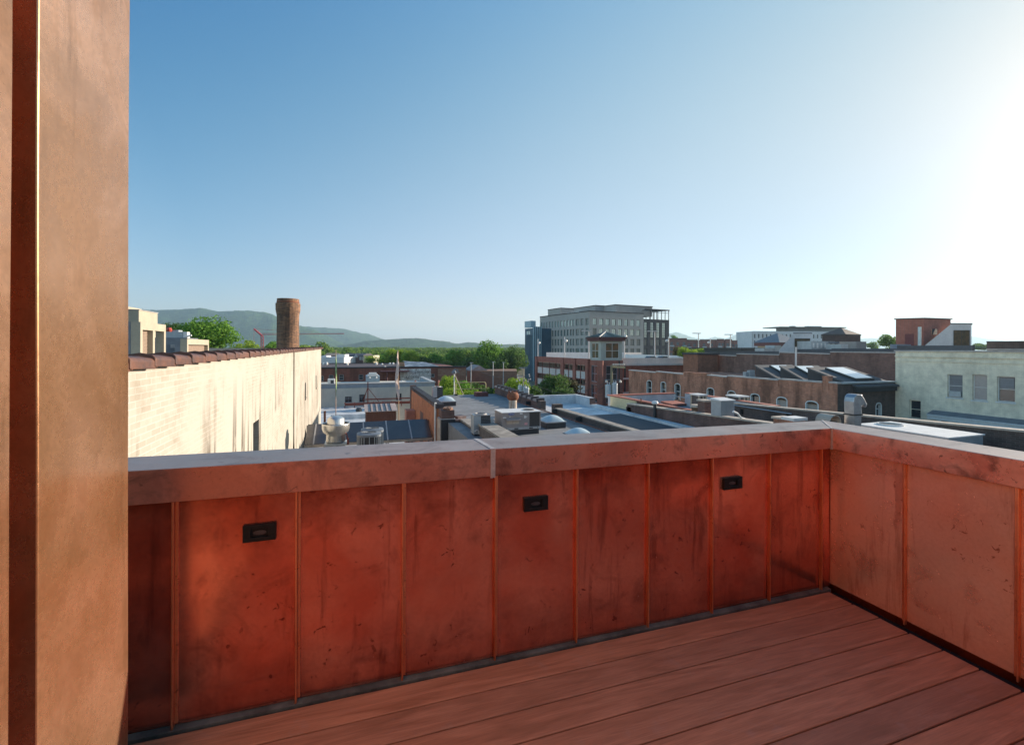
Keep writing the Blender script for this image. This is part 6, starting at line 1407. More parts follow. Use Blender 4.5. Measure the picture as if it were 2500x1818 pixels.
s0, s1 = reach(C3, d_, 1934), reach(C3, d_, 2068); z4 = at(1934, 799, D=D).z
q0, q1_ = P2(P2(C3, d_, s0), n_, 4), P2(P2(C3, d_, s1), n_, 4); MB().prism([q0, q1_, P2(q1_, n_, 14), P2(q0, n_, 14)], zt3 - .1, z4).build('top_storey', surf('blue_grey_storey', (.20, .23, .26), (.16, .19, .22), .1, .6), HT)
s0, s1 = reach(C3, d_, 1904), reach(C3, d_, 2066); q0, q1_ = P2(P2(C3, d_, s0), n_, 0), P2(P2(C3, d_, s1), n_, 0); MB().prism([q0, q1_, P2(q1_, n_, 20), P2(q0, n_, 20)], z4, z4 + .7).build('canopy_roof', surf('bronze_canopy', (.20, .18, .15), None, .5, .6), HT)
for k, (px, ww) in enumerate(((1952, 3), (1990, 12))): s = reach(C3, d_, px); q = P2(P2(C3, d_, s), n_, 8); MB().prism([q, P2(q, d_, ww), P2(P2(q, d_, ww), n_, 3), P2(q, n_, 3)], z4 + .7, z4 + 1.7).build('roof_plant', METALGREY, HT)
# brick apartments
D = 300; d_ = az(85); n_ = az(-5); a = at(1632, 826, D=D); C4 = (a.x, a.y)
AP = T('brick_apartments', 'red brick apartment row of uneven heights with small balconies', 'building', loc=(a.x, a.y, 0))
APB = surf('apartment_brick', (.25, .10, .085), (.20, .085, .075), .3, .9)
segs4 = [(1632, 1677, 825), (1677, 1705, 828.5), (1711, 1749, 828), (1749, 1765, 826.5), (1769, 1785, 827), (1785, 1802, 829.5)]
for i, (pa, pb, yt) in enumerate(segs4):
    s0, s1 = reach(C4, d_, pa), reach(C4, d_, pb); z = ZC + (CY - yt) / F * D; off = (0, 1.5, .5, -1.2, -1.0, .8)[i]
    q0, q1_ = P2(P2(C4, d_, s0), n_, off), P2(P2(C4, d_, s1), n_, off)
    ww_ = s1 - s0; nw = max(2, int(ww_ / 4.0)); ops_ = []
    for rI in range(3):
        for k in range(nw): s = ww_ * (k + .3) / nw; ops_.append((s, s + 1.9, z - 4.4 - 3.6 * rI, z - 2.2 - 3.6 * rI))
    mb = MB(); facade(mb, q0, d_, n_, ww_, 0, z, ops_, .4); qq = P2(q0, n_, .6); mb.prism([qq, P2(qq, d_, ww_), P2(P2(qq, d_, ww_), n_, 15), P2(qq, n_, 15)], 0, z - .02)
    for e in (0, ww_): u0_, u1_ = P2(q0, d_, e), P2(P2(q0, d_, e), n_, .7); mb.quad((*u0_, 0), (*u1_, 0), (*u1_, z), (*u0_, z))
    wl_ = mb.build('wall', APB, AP)
    for j, o in enumerate(ops_):
        p0, p1 = P2(P2(q0, d_, o[0]), n_, .35), P2(P2(q0, d_, o[1]), n_, .35); wd_ = MB().quad((*p0, o[2]), (*p1, o[2]), (*p1, o[3]), (*p0, o[3])).build('window', HG, AP)
        if j % 2 == 0:
            p0, p1 = P2(P2(q0, d_, o[0] - .4), n_, -.9), P2(P2(q0, d_, o[1] + .4), n_, -.9); MB().prism([p0, p1, P2(p1, n_, .88), P2(p0, n_, .88)], o[2] - .9, o[2] + .1).build('balcony', METALPALE if j % 4 == 0 else surf('blue_panel', (.22, .34, .40), None, .5, .5), AP)
    MB().prism([P2(q0, n_, -.2), P2(q1_, n_, -.2), P2(q1_, n_, .6), P2(q0, n_, .6)], z + .001, z + .4).build('parapet_cap', surf('brown_cap', (.12, .08, .07), None, 1, .7), AP)

# -------------------------------------------------- storage building with the faded wall lettering
D = 108; ys = at(950, 897, D=D).y
zt = at(950, 898, y=ys).z
def XS(px): return at(px, 900, y=ys).x
xa, xb = XS(740) - 10, XS(1138)
SB = T('storage_building', 'long red brick storage building with a whitewashed wall sign', 'building', loc=(XS(950), ys, 0))
ops = []; 
for (pa, pb, ya, yb) in ((784, 790, 917, 930), (803, 814, 915, 927), (828, 839, 914, 928), (876, 887, 914, 927), (1053, 1061, 912, 921)): ops.append((XS(pa) - xa, XS(pb) - xa, at(pa, yb, y=ys).z, at(pa, ya, y=ys).z))
SBR = brickmat('storage_brick', (.32, .10, .065), (.26, .085, .06), (.14, .08, .06), 2, .35)
mb = MB(); facade(mb, (xa, ys), (1, 0), (0, 1), xb - xa, 0, zt, ops, .3); mb.box(xa, xb, ys + .35, ys + 44, 0, zt - .3); mb.quad((xb, ys, 0), (xb, ys + .4, 0), (xb, ys + .4, zt), (xb, ys, zt)); mb.build('wall', SBR, SB)
for o in ops: window(SB, (xa, ys), (1, 0), (0, 1), o, .25, METALPALE, GLASS, (0, 1), .1)
MB().box(xa - .1, xb + .15, ys - .12, ys + .4, zt, zt + .3).build('parapet_cap', DARKMET, SB)
x0_, x1_ = XS(977), XS(1052); zb_ = at(1000, 931, y=ys).z; zt_2 = zt - .25
def whitewash():
    s = NT('faded_whitewash'); n = s.noise(1.3, 6, .7); n2 = s.noise(5, 5, .7); k = s.ramp(s.math('ADD', s.math('MULTIPLY', n, .6), s.math('MULTIPLY', n2, .4)), [(.42, 0.0), (.58, 1.0)])
    s.set('Base Color', s.mix(k, (.78, .75, .70), (.34, .27, .24))); s.set('Roughness', .95); return s.m
MB().box(x0_, x1_, ys - .02, ys - .002, zb_ - 1.2, zt_2).build('painted_sign_ground', whitewash(), SB)
BLKP = surf('faded_black_paint', (.035, .033, .035), (.12, .11, .10), 2.5, .9)
BLKF = surf('very_faded_paint', (.16, .15, .14), (.30, .28, .26), 2.5, .9)
sc = D / F
text("& TRANSFER", 'lettering', SB, (XS(1030), ys - .03, at(1000, 909.5, y=ys).z), 8.3 * sc, BLKP, sx=.80)
text("& STORAGE", 'lettering', SB, (XS(1007), ys - .03, at(1000, 920.5, y=ys).z), 7.8 * sc, BLKP, sx=.80)
# tan bay at the right end
MB().box(XS(1069), xb - .02, ys - .03, ys - .002, zt - 2.1, zt - .35).build('faded_band', surf('tan_faded_brick', (.34, .20, .13), (.28, .12, .08), 2, .9), SB)
MB().box(XS(1069), xb, ys - .014, ys - .001, 0, zt - 2.14).build('orange_bay', brickmat('tan_brick', (.34, .14, .08), (.28, .11, .065), (.22, .15, .12), 2, .2), SB)
# parapet of the rear wing and dark roof plane
y2 = ys + 40; zr_ = at(900, 885.5, y=y2).z
MB().box(xa, at(983, 886, y=y2).x, y2, y2 + .5, 0, zr_).build('rear_parapet', surf('dark_parapet', (.07, .055, .06), (.055, .045, .05), .5, .9), SB)
MB().hexa([(xa, ys + .5, zt - .28), (at(983, 890, y=ys + .5).x, ys + .5, zt - .28), (at(983, 886, y=y2).x, y2 - .01, zt - .28), (xa, y2 - .01, zt - .28), (xa, ys + .5, zt - .2), (at(983, 890, y=ys + .5).x, ys + .5, zt - .2), (at(983, 886, y=y2).x, y2 - .01, zr_ - .6), (xa, y2 - .01, zr_ - .6)]).build('roof', surf('aubergine_roof', (.085, .065, .075), (.065, .05, .06), .4, .9), SB)
for px, yy in ((848, 888), (919, 887), (933, 889), (952, 887), (960, 887), (940, 896), (790, 887), (798, 886)): p = at(px, yy, y=ys + 30 if yy < 890 else ys + 3); MB().lathe((p.x, p.y, p.z - .5), [(.3, 0), (.35, .4), (.25, .7), (0, .8)], 8).build('roof_vent', WHITEMET, SB)
p = at(981, 885, D=118); MB().box(p.x - .6, p.x + .6, p.y, p.y + 1.2, zt - .3, p.z).build('chimney', surf('orange_stack', (.55, .30, .17), (.45, .24, .14), 2, .9), SB)
# standing seam roof piece with light stripes behind the sign
a = at(989, 897, y=ys + 2); b = at(1082, 897, y=ys + 2); c = at(1040, 884, y=ys + 14)
MB().add([(a.x, ys + 2, zt - .1), (b.x, ys + 2, zt - .1), (b.x - 2, ys + 22, zt + .1), (c.x - 6, ys + 18, c.z + .25), (a.x + 1, ys + 14, zt + 1.1), (c.x, ys + 14, c.z)], [(0, 1, 5, 4), (1, 2, 3, 5), (4, 5, 3)]).build('metal_roof', surf('streaked_metal_roof', (.10, .11, .14), (.42, .45, .48), .5, .4, .3, lo=.5, hi=.6), SB)
# maroon canopy, white plant unit, pale blue box on the near roof
a = at(930, 906, y=ys - 3); b = at(1000, 906, y=ys - 3); r = T('maroon_canopy', 'maroon flat canopy on a single post before the brick wall', 'canopy', loc=((a.x + b.x) / 2, ys - 3, 0))
MB().box(a.x, b.x, ys - 3, ys - .15, a.z - .25, a.z).build('roof', MAR, r); MB().cyl((at(945, 915, y=ys - 2.9).x, ys - 2.9, 0), (at(945, 915, y=ys - 2.9).x, ys - 2.9, a.z - .25), .16).build('post', MAR, r)
yy = yg + 10; a = at(894, 918, y=yy); b = at(927, 918, y=yy); zb = at(900, 934, y=yy).z; r = T('blue_plant_box', 'pale blue plant box topped by a white fan unit', 'rooftop housing', loc=(a.x, yy, zb - 1)); zts = at(900, 942, y=yy).z - .2
MB().box(a.x, b.x, yy, yy + 3, zts, a.z).build('body', surf('sky_blue_metal', (.34, .44, .50), (.28, .36, .42), 2, .5), r)
c = at(906, 916, y=yy); MB().box(c.x - .5, c.x + 1.0, yy - .2, yy + 1.2, a.z, a.z + .25).box(c.x - .3, c.x + .8, yy, yy + 1, a.z + .25, a.z + .5).lathe((c.x - .2, yy - .3, a.z - .25), [(0, -.1), (.2, 0), (0, .2)], 8).lathe((c.x + .75, yy - .3, a.z - .25), [(0, -.1), (.2, 0), (0, .2)], 8).build('fan_unit', WHITEMET, r)
yy = yg + 8; a = at(800, 925, y=yy); b = at(817, 925, y=yy); r = T('white_framed_box', 'small white framed box on the near roof edge', 'rooftop housing', loc=(a.x, yy, zts)); MB().box(a.x, b.x, yy, yy + 1, zts, a.z).build('body', WHITEMET, r); MB().box(a.x + (b.x - a.x) * .42, b.x - .12, yy - .02, yy - .001, zts, a.z - .2).build('opening', DARKMET, r)
for (px, w_, lab) in ((947, .5, 'small white boulder shaped cover by the maroon canopy'), (956, .9, 'low flat white cover beside the boulder shaped one'), (982, .8, 'rounded white cover below the painted wall sign')):
    p = at(px, 932, y=yg + 11); tag(MB().lathe((p.x, p.y, zts), [(w_ * .5, 0), (w_ * .55, .3), (w_ * .35, .55 + .2 * (px == 982)), (0, .6 + .3 * (px == 982))], 10).build('roof_cover', WHITEMET), lab, 'roof vent', 'white covers on the rendered building')
for px, lab in ((1014, 'salmon pipe rising behind the orange wall, nearer the wall'), (1071, 'short salmon pipe near the dark condensing unit')): p = at(px, 928, y=yg + 1.0); tag(MB().cyl((p.x, p.y, zts - 3), (p.x, p.y, p.z), .1, .1, 8).build('salmon_pipe', surf('salmon_pipe_paint', (.50, .20, .15), None, 3, .7)), lab, 'pipe', 'salmon pipes beyond the orange wall')
# far white shop and townhouses
D = 200; a = at(784, 869, D=D); b = at(840, 869, D=D); c_ = az(90)
r = T('white_commercial_building', 'low white commercial building with a tan pitched roof behind', 'building', loc=(a.x, a.y, 0)); p0 = (a.x - 8 * ct, a.y + 8 * st); p1 = (b.x, b.y)
MB().prism([p0, p1, P2(p1, az(0), 15), P2(p0, az(0), 15)], 0, at(800, 872, D=D).z).build('wall', surf('bright_white_wall', (.68, .68, .68), (.58, .58, .6), .3, .8), r)
for i, (pa, pb, ya) in enumerate(((785, 797, 868), (820, 842, 865))): q0, q1_ = at(pa, ya, D=D + 2), at(pb, ya, D=D + 2); MB().prism([(q0.x, q0.y), (q1_.x, q1_.y), P2((q1_.x, q1_.y), az(0), 5), P2((q0.x, q0.y), az(0), 5)], q0.z - 2, q0.z).build('roof_plant', WHITEMET if i else surf('bright_white_wall', (.68,) * 3), r)
q0, q1_, q2 = at(790, 868, D=D + 14), at(835, 868, D=D + 14), at(812, 861, D=D + 18)
MB().add([tuple(q0), tuple(q1_), tuple(at(826, 861.5, D=D + 18)), tuple(at(799, 861.5, D=D + 18)), tuple(q0 + Vector((0, 10, 0))), tuple(q1_ + Vector((0, 10, 0)))], [(0, 1, 2, 3), (4, 5, 2, 3), (0, 3, 4), (1, 2, 5)]).build('pitched_roof', surf('tan_shingle', (.34, .25, .20), (.28, .21, .17), .5, .9), r)
MB().prism([(q0.x, q0.y), (q1_.x, q1_.y), (q1_.x, q1_.y + 10), (q0.x, q0.y + 10)], 0, q0.z - .01).build('rear_wall', surf('dark_brown_wall', (.10, .08, .08), None, 1, .9), r)  # plain dark brown wall beneath the pitched roof
D = 215; r = T('townhouses', 'row of brick townhouses with dark shingle roof, dormer and cream gable end', 'building', loc=tuple(at(870, 885, D=D)))
q0, q1_ = at(842, 869.5, D=D), at(892, 869.5, D=D); t0, t1 = at(845, 862, D=D + 6), at(896, 862, D=D + 6); bk = az(0) * 12
MB().prism([(q0.x, q0.y), (q1_.x, q1_.y), (q1_.x + bk.x, q1_.y + bk.y), (q0.x + bk.x, q0.y + bk.y)], 0, q0.z).build('wall', surf('townhouse_brick', (.18, .11, .10), (.14, .09, .085), .6, .9), r)
MB().add([tuple(q0), tuple(q1_), tuple(t1), tuple(t0), (q0.x + bk.x, q0.y + bk.y, q0.z), (q1_.x + bk.x, q1_.y + bk.y, q0.z)], [(0, 1, 2, 3), (4, 5, 2, 3), (0, 3, 4), (1, 2, 5)]).build('roof', surf('slate_shingle', (.075, .085, .10), (.06, .07, .085), .6, .85), r)
for k, px in enumerate((850, 855, 862, 880, 886)): p = at(px, 876, D=D - .2); MB().box(p.x - .45, p.x + .45, p.y - .05, p.y + .1, p.z - .6, p.z + 1.0).build('window', METALPALE, r)
p = at(869, 868, D=D - .6); MB().add([(p.x - 1.0, p.y, p.z - .9), (p.x + 1.0, p.y, p.z - .9), (p.x, p.y, p.z + .9), (p.x - 1.0, p.y + 4, p.z - .9), (p.x + 1.0, p.y + 4, p.z - .9), (p.x, p.y + 4, p.z + .9)], [(0, 1, 2), (0, 2, 5, 3), (1, 4, 5, 2)]).build('dormer', METALPALE, r)
q0, q1_ = at(887, 867.5, D=D - 4), at(911, 868, D=D - 3); MB().prism([(q0.x, q0.y), (q1_.x, q1_.y), P2((q1_.x, q1_.y), az(0), 10), P2((q0.x, q0.y), az(0), 10)], 0, q0.z).build('gable_wall', surf('cream_siding', (.60, .54, .38), (.5, .46, .34), .5, .8), r, label='cream gable end')
t0 = at(896, 862.5, D=D); t1 = at(905, 862.5, D=D); MB().add([(q0.x - .3, q0.y - .3, q0.z), (q1_.x + .3, q1_.y - .3, q1_.z), (t1.x, t1.y, t1.z), (t0.x, t0.y, t0.z), (q0.x, q0.y + 10, q0.z), (q1_.x, q1_.y + 10, q0.z)], [(0, 1, 2, 3), (1, 5, 2), (0, 3, 4), (3, 2, 5, 4)]).build('gable_roof', surf('tan_shingle', (.34, .25, .20)), r)
# brown workshop behind the trees, with a pale blue car in front
D = 125; a = at(1140, 905, D=D); b = at(1262, 905, D=D); r = T('brown_workshop', 'low tan brick workshop in the shade of the big trees', 'building', loc=(a.x, a.y, 0))
dd = az(90); L_ = (Vector((b.x, b.y)) - Vector((a.x, a.y))).length; ops_ = [(L_ * f0, L_ * f1, .3, 3.2) for f0, f1 in ((.10, .24), (.28, .38), (.42, .56), (.60, .72), (.78, .92))]
mb = MB(); dn = az(0); d2 = Vector((b.x - a.x, b.y - a.y)).normalized(); facade(mb, (a.x, a.y), d2, dn, L_, 0, a.z, ops_, .5); q = P2((a.x, a.y), dn, .6); mb.prism([q, P2(q, d2, L_), P2(P2(q, d2, L_), dn, 14), P2(q, dn, 14)], 0, a.z - .05); mb.build('wall', surf('tan_workshop_brick', (.26, .15, .10), (.20, .115, .08), .8, .9), r)
for o in ops_: window(r, (a.x, a.y), d2, dn, o, .4, METALGREY, DARKMET, (1, 1), .15, name='shutter')
c = at(1166, 895, D=D + 2); e = at(1180, 901, D=D + 2); MB().add([(c.x - 2, c.y, a.z), (c.x + 3, c.y, a.z), (c.x + .5, c.y, c.z + .4), (c.x - 2, c.y + 8, a.z), (c.x + 3, c.y + 8, a.z), (c.x + .5, c.y + 8, c.z + .4)], [(0, 1, 2), (0, 2, 5, 3), (1, 4, 5, 2)]).build('gable', surf('pinkish_gable', (.42, .34, .32), None, 1, .9), r)
car('pale blue car parked before the brown workshop', 1162, CY + (ZC) / 103 * F - .01 * 0, 103, (.20, .34, .45), .2, None)
# utility poles
WP = surf('weathered_pole', (.30, .26, .16), (.20, .17, .11), 6, .9, stretch=(3, 3, .3)); INS = surf('insulator', (.62, .56, .50), None, 6, .4); TRF = surf('transformer_grey', (.50, .55, .58), (.42, .47, .50), 3, .45, .2)
def transformer(root, x, y, z, h=1.1, rr=.28):
    MB().cyl((x, y, z), (x, y, z + h), rr, rr, 14).lathe((x, y, z + h), [(rr * 1.06, 0), (rr * 1.0, .07), (0, .12)], 14).cyl((x - .1, y, z + h), (x - .1, y, z + h + .28), .05).cyl((x + .12, y, z + h), (x + .12, y, z + h + .28), .05).build('transformer', TRF, root)
D = 42; s = D / F; c = at(1493, 960, D=D); zt = at(1493, 891, D=D).z
r = T('utility_pole', 'wooden utility pole with a crossarm of insulators and two grey transformers', 'utility pole', 'utility poles', loc=(c.x, c.y, 0))
MB().cyl((c.x, c.y, 0), (c.x, c.y, zt), 3.6 * s, 2.8 * s, 10).build('pole', WP, r)
ax, ay = ct, -st
MB().beam((c.x, c.y - .15, zt - .15), (c.x + 31 * s * ax, c.y - .15 + 31 * s * ay, zt - .2), .14, .16).beam((c.x, c.y + .15, zt - .15), (c.x + 31 * s * ax, c.y + .15 + 31 * s * ay, zt - .2), .14, .16).build('crossarm', surf('yellow_timber', (.50, .40, .22), (.4, .32, .18), 5, .85), r)
for k in range(7): q = 4.0 + k * 4.2; MB().lathe((c.x + q * s * ax, c.y + q * s * ay, zt - .04), [(.05, 0), (.08, .08), (.07, .16), (0, .18)], 8).build('insulator', INS, r)
MB().beam((c.x, c.y, zt - 18 * s), (c.x + 13 * s * ax, c.y + 13 * s * ay, zt - 5 * s), .07).build('brace', DARKMET, r)
MB().beam((c.x - 17 * s * ax, c.y - 17 * s * ay, zt - 36 * s), (c.x + 20 * s * ax, c.y + 20 * s * ay, zt - 36 * s), .07, .07).build('lower_arm', METALGREY, r)
for q in (-13, 21): p = (c.x + q * s * ax, c.y + q * s * ay); MB().lathe((p[0], p[1], zt - 42 * s), [(0, -.05), (.13, 0), (.09, .18), (.03, .24)], 8).build('insulator', INS, r)
transformer(r, c.x - 8 * s * ax, c.y - 8 * s * ay, at(1485, 970, D=D).z); transformer(r, c.x + 7 * s * ax, c.y + 7 * s * ay, at(1485, 970, D=D).z + .15)
D = 50; s = D / F; c = at(1277.5, 960, D=D); zt = at(1277.5, 899, D=D).z
r = T('utility_pole', 'slim pale utility pole with side arm fittings, left of the garage', 'utility pole', 'utility poles', loc=(c.x, c.y, 0))
MB().cyl((c.x, c.y, 0), (c.x, c.y, zt), 2.0 * s, 1.5 * s, 10).build('pole', surf('pale_pole_wood', (.46, .40, .30), (.36, .31, .24), 6, .9), r)
MB().obox((c.x - .05, c.y), (ct, -st), .9, .2, zt, zt + .12).build('lamp_head', METALGREY, r)
MB().beam((c.x, c.y, zt - 20 * s), (c.x + 14 * s * ax, c.y + 14 * s * ay, zt - 15 * s), .06).beam((c.x, c.y, zt - 18 * s), (c.x - 16 * s * ax, c.y - 16 * s * ay, zt - 18 * s), .06).build('arm', METALGREY, r)
for q, zz in ((14, 16), (15, 20), (17, 27), (13, 28), (11, 33), (-14, 19), (-13, 24), (-9, 30), (-16, 32), (4, 30)): MB().lathe((c.x + q * s * ax, c.y + q * s * ay, zt - zz * s), [(0, -.1), (.09, 0), (.06, .12), (0, .14)], 7).build('insulator', INS, r)
for q, zz in ((3, 955), (-8, 953), (9, 958)): transformer(r, c.x + q * s * ax, c.y + q * s * ay, at(1277, zz + 8, D=D).z, .8, .24)
for (px, yt, yb, D, lab) in ((1150, 886, 935, 100, 'thin grey street pole at the left end of the workshop'), (1204, 884, 935, 100, 'thin street pole in front of the big trees'), (1229, 885, 930, 104, 'leaning thin pole before the darker tree')):
    p = at(px, yt, D=D); r = T('street_pole', lab, 'street pole', 'thin street poles by the workshop', loc=(p.x, p.y, 0)); MB().cyl((p.x, p.y, 0), (p.x, p.y, p.z), .13, .09, 8).build('pole', POSTM, r); MB().obox((p.x + .1, p.y), (ct, -st), .7, .2, p.z, p.z + .1).build('lamp_head', POSTM, r)
# overhead wires
mb = MB()
def wire(mb, a, b, sag, r=.02, n=8):
    pts = [a.lerp(b, i / n) - Vector((0, 0, sag * 4 * (i / n) * (1 - i / n))) for i in range(n + 1)]; mb.tube([tuple(p) for p in pts], r, 4)
wa = at(1277.5, 918, D=50); wb = at(1493, 925, D=42)
wire(mb, at(1277.5, 915, D=50), at(1150, 888, D=100), 1.2); wire(mb, wa, wb, 1.6, .02); wire(mb, at(1277.5, 925, D=50), at(1493, 932, D=42), 2.0, .02)
tag(mb.build('overhead_wires', DARKMET), 'thin overhead wires strung between the utility poles', 'wires')
# red tower crane far off
D = 420; s = D / F; c = at(640, 845, D=D); zt = at(640, 820, D=D).z
RC = surf('crane_red', (.50, .07, .08), (.42, .06, .07), .5, .6)
r = T('tower_crane', 'red tower crane beyond the chimney', 'crane', loc=(c.x, c.y, 0)); ux, uy = ct, -st
mb = MB()
for (i, j) in ((-1, -1), (1, -1), (1, 1), (-1, 1)): mb.beam((c.x + i * .9, c.y + j * .9, 0), (c.x + i * .9, c.y + j * .9, zt), .45)
for k in range(14): z = zt - 3 * k; mb.beam((c.x - .9, c.y - .9, z - 3), (c.x + .9, c.y - .9, z), .3); mb.beam((c.x - .9, c.y - .9, z), (c.x + .9, c.y - .9, z), .3)
mb.build('mast', RC, r)
t2 = at(620, 803, D=D); MB().beam((c.x, c.y, zt), (t2.x, t2.y, t2.z), 1.2, 1.4).build('counter_jib', RC, r); t3 = at(840, 815, D=D)
t3 = Vector((t3.x, t3.y, t3.z)); mb = MB(); c_z = zt + 1
for off in (0, 1.3): mb.beam((c.x, c.y, c_z + off), (t3.x, t3.y, t3.z + off * .4), .35, .35)
N = 44
for k in range(N): a_ = Vector((c.x, c.y, c_z)).lerp(t3, k / N); b_ = Vector((c.x, c.y, c_z + 1.3)).lerp(t3, (k + .5) / N); mb.beam(tuple(a_), tuple(b_ + Vector((0, 0, 0))), .16)
mb.build('jib', RC, r)
mb = MB(); mb.tube([(t2.x, t2.y, t2.z), (t2.x, t2.y, t2.z - 18)], .12, 4); mb.tube([(t2.x, t2.y, t2.z), tuple(Vector((c.x, c.y, c_z + 4)).lerp(t3 + Vector((0, 0, 1)), .62))], .12, 4); mb.build('cable', RC, r)
# ================================================================== GROUND, TREES, HILLS, AIR
gm = surf('town_ground', (.10, .11, .06), (.14, .13, .11), .01, .95, fine=False, bump=0)
mb = MB(); n = 24; S = 26000
mb.quad((-S, -6000, 0), (S, -6000, 0), (S, S, 0), (-S, S, 0)); tag(mb.build('ground', gm), kind='structure')
am = surf('asphalt', (.055, .055, .058), (.045, .045, .048), .5, .9)
mb = MB(); mb.box(XR + 5, 31.5, 33.6, 80, .0, .02) ; tag(mb.build('road', am), kind='structure')

def leafmat(name, c1, c2, c3):
    s = NT(name); n1 = s.noise(.55, 3, .6); n2 = s.noise(3.2, 2, .5)
    c = s.mix(s.ramp(n1, [(.35, 0.0), (.65, 1.0)]), c1, c2); c = s.mix(s.ramp(n2, [(.5, 0.0), (.75, 1.0)]), c, c3)
    s.set('Base Color', c); s.set('Roughness', .7); s.set('Specular IOR Level', .25)
    tr = s.n('ShaderNodeBsdfTranslucent'); s.l(c, tr.inputs[0]); mx = s.n('ShaderNodeMixShader'); mx.inputs[0].default_value = .45
    s.l(s.b.outputs[0], mx.inputs[1]); s.l(tr.outputs[0], mx.inputs[2]); s.l(mx.outputs[0], s.out.inputs[0]); return s.m
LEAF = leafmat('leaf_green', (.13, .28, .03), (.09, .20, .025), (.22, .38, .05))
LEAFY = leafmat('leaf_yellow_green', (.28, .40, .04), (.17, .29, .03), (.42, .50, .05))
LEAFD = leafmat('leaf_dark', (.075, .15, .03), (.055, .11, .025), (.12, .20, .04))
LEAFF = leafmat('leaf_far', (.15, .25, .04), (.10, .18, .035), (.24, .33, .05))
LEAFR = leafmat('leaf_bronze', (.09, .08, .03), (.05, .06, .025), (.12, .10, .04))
BARK = surf('bark', (.10, .075, .05), (.06, .045, .03), 4, .95)
def crown_np(seed, nb, nl, leaf, spread=.62, blob=.36, flat=.8):
    """unit crown: nb leaf clumps, nl leaves each -> (verts, faces) as numpy"""
    g = np.random.default_rng(seed)
    c = g.normal(size=(nb, 3)); c /= np.linalg.norm(c, axis=1)[:, None]; c *= (g.random((nb, 1)) ** .45) * spread
    c[:, 2] *= flat; c[:, 2] += .05
    br = blob * g.uniform(.65, 1.2, nb)
    idx = np.repeat(np.arange(nb), nl); N = len(idx)
    d = g.normal(size=(N, 3)); d /= np.linalg.norm(d, axis=1)[:, None]; d[:, 2] = np.where(d[:, 2] < -.2, d[:, 2] * .5, d[:, 2])
    p = c[idx] + d * br[idx][:, None] * g.uniform(.72, 1.06, (N, 1))
    nrm = d + g.normal(size=(N, 3)) * .55; nrm /= np.linalg.norm(nrm, axis=1)[:, None]
    a = np.cross(nrm, g.normal(size=(N, 3))); a /= np.linalg.norm(a, axis=1)[:, None]; b = np.cross(nrm, a)
    s = leaf * g.uniform(.6, 1.35, (N, 1)); a *= s; b *= s * .75
    v = np.stack([p - a, p - b * .9, p + a, p + b], 1).reshape(-1, 3)
    f = np.arange(N * 4).reshape(-1, 4)
    return v, f
def npmesh(name, v, f, mat, smooth=False):
    me = bpy.data.meshes.new(name); k = f.shape[1]
    me.vertices.add(len(v)); me.vertices.foreach_set('co', v.astype(np.float32).ravel())
    me.loops.add(f.size); me.loops.foreach_set('vertex_index', f.astype(np.int32).ravel())
    me.polygons.add(len(f)); me.polygons.foreach_set('loop_start', (np.arange(len(f)) * k).astype(np.int32)); me.polygons.foreach_set('loop_total', np.full(len(f), k, np.int32))
    me.update(); me.validate(); me.materials.append(mat); return me
_cr = {}
def crownmesh(kind, mat):
    key = (kind, mat.name)
    if key not in _cr:
        seed, nb, nl, leaf = {'a': (1, 46, 190, .036), 'b': (2, 40, 180, .040), 'c': (3, 52, 170, .036), 'd': (4, 20, 60, .075), 'e': (5, 22, 60, .075), 'bush': (6, 26, 90, .06)}[kind]
        v, f = crown_np(seed, nb, nl, leaf); _cr[key] = npmesh('crown', v, f, mat)
    return _cr[key]
def trunk(root, x, y, zb, h, r, crw):
    mb = MB(); g = random.Random(int(abs(x * 13 + y * 7))); pts = [(x, y, zb)]; 
    mb.cyl((x, y, zb), (x + g.uniform(-.2, .2), y, zb + h * .55), r, r * .7, 8)
    for k in range(6):
        a = 2 * math.pi * k / 6 + g.random(); z0 = zb + h * g.uniform(.35, .55); mb.cyl((x, y, z0), (x + math.cos(a) * crw * .55, y + math.sin(a) * crw * .55, z0 + h * g.uniform(.2, .35)), r * .4, r * .12, 6)
    return mb.build('trunk', BARK, root)
def tree(label, px, ytop, D, wpx, kind='a', mat=None, tall=None, group=None, zb=0.0, hpx=None, name='tree'):
    """crown top at photo px,ytop, crown wpx wide and hpx tall at distance D"""
    mat = mat or LEAF; s = D / F; rx = wpx / 2 * s; rz = (hpx / 2 * s) if hpx else rx * .85
    t = at(px, ytop, D=D); cz = t.z - rz
    r = T(name, label, 'tree', group, loc=(t.x, t.y, zb))
    c = bpy.data.objects.new('crown', crownmesh(kind, mat)); col.objects.link(c); c.parent = r; ORG[c.name] = ORG[r.name]
    c.location = (0, 0, cz - zb); k = 1.06; c.scale = (rx / .93 * k, rx / .93 * k, rz / .82 * k); c.rotation_euler = (0, 0, (px * 7.3) % 6.28)
    if cz - rz * .4 > zb + .5: trunk(r, t.x, t.y, zb, max(1.0, cz - zb + rz * .2), max(.12, rx * .06), rx)
    return r
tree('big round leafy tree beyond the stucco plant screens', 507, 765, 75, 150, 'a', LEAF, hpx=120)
tree('smaller dark tree left of the big round one', 424, 786, 85, 60, 'b', LEAFD, hpx=60)
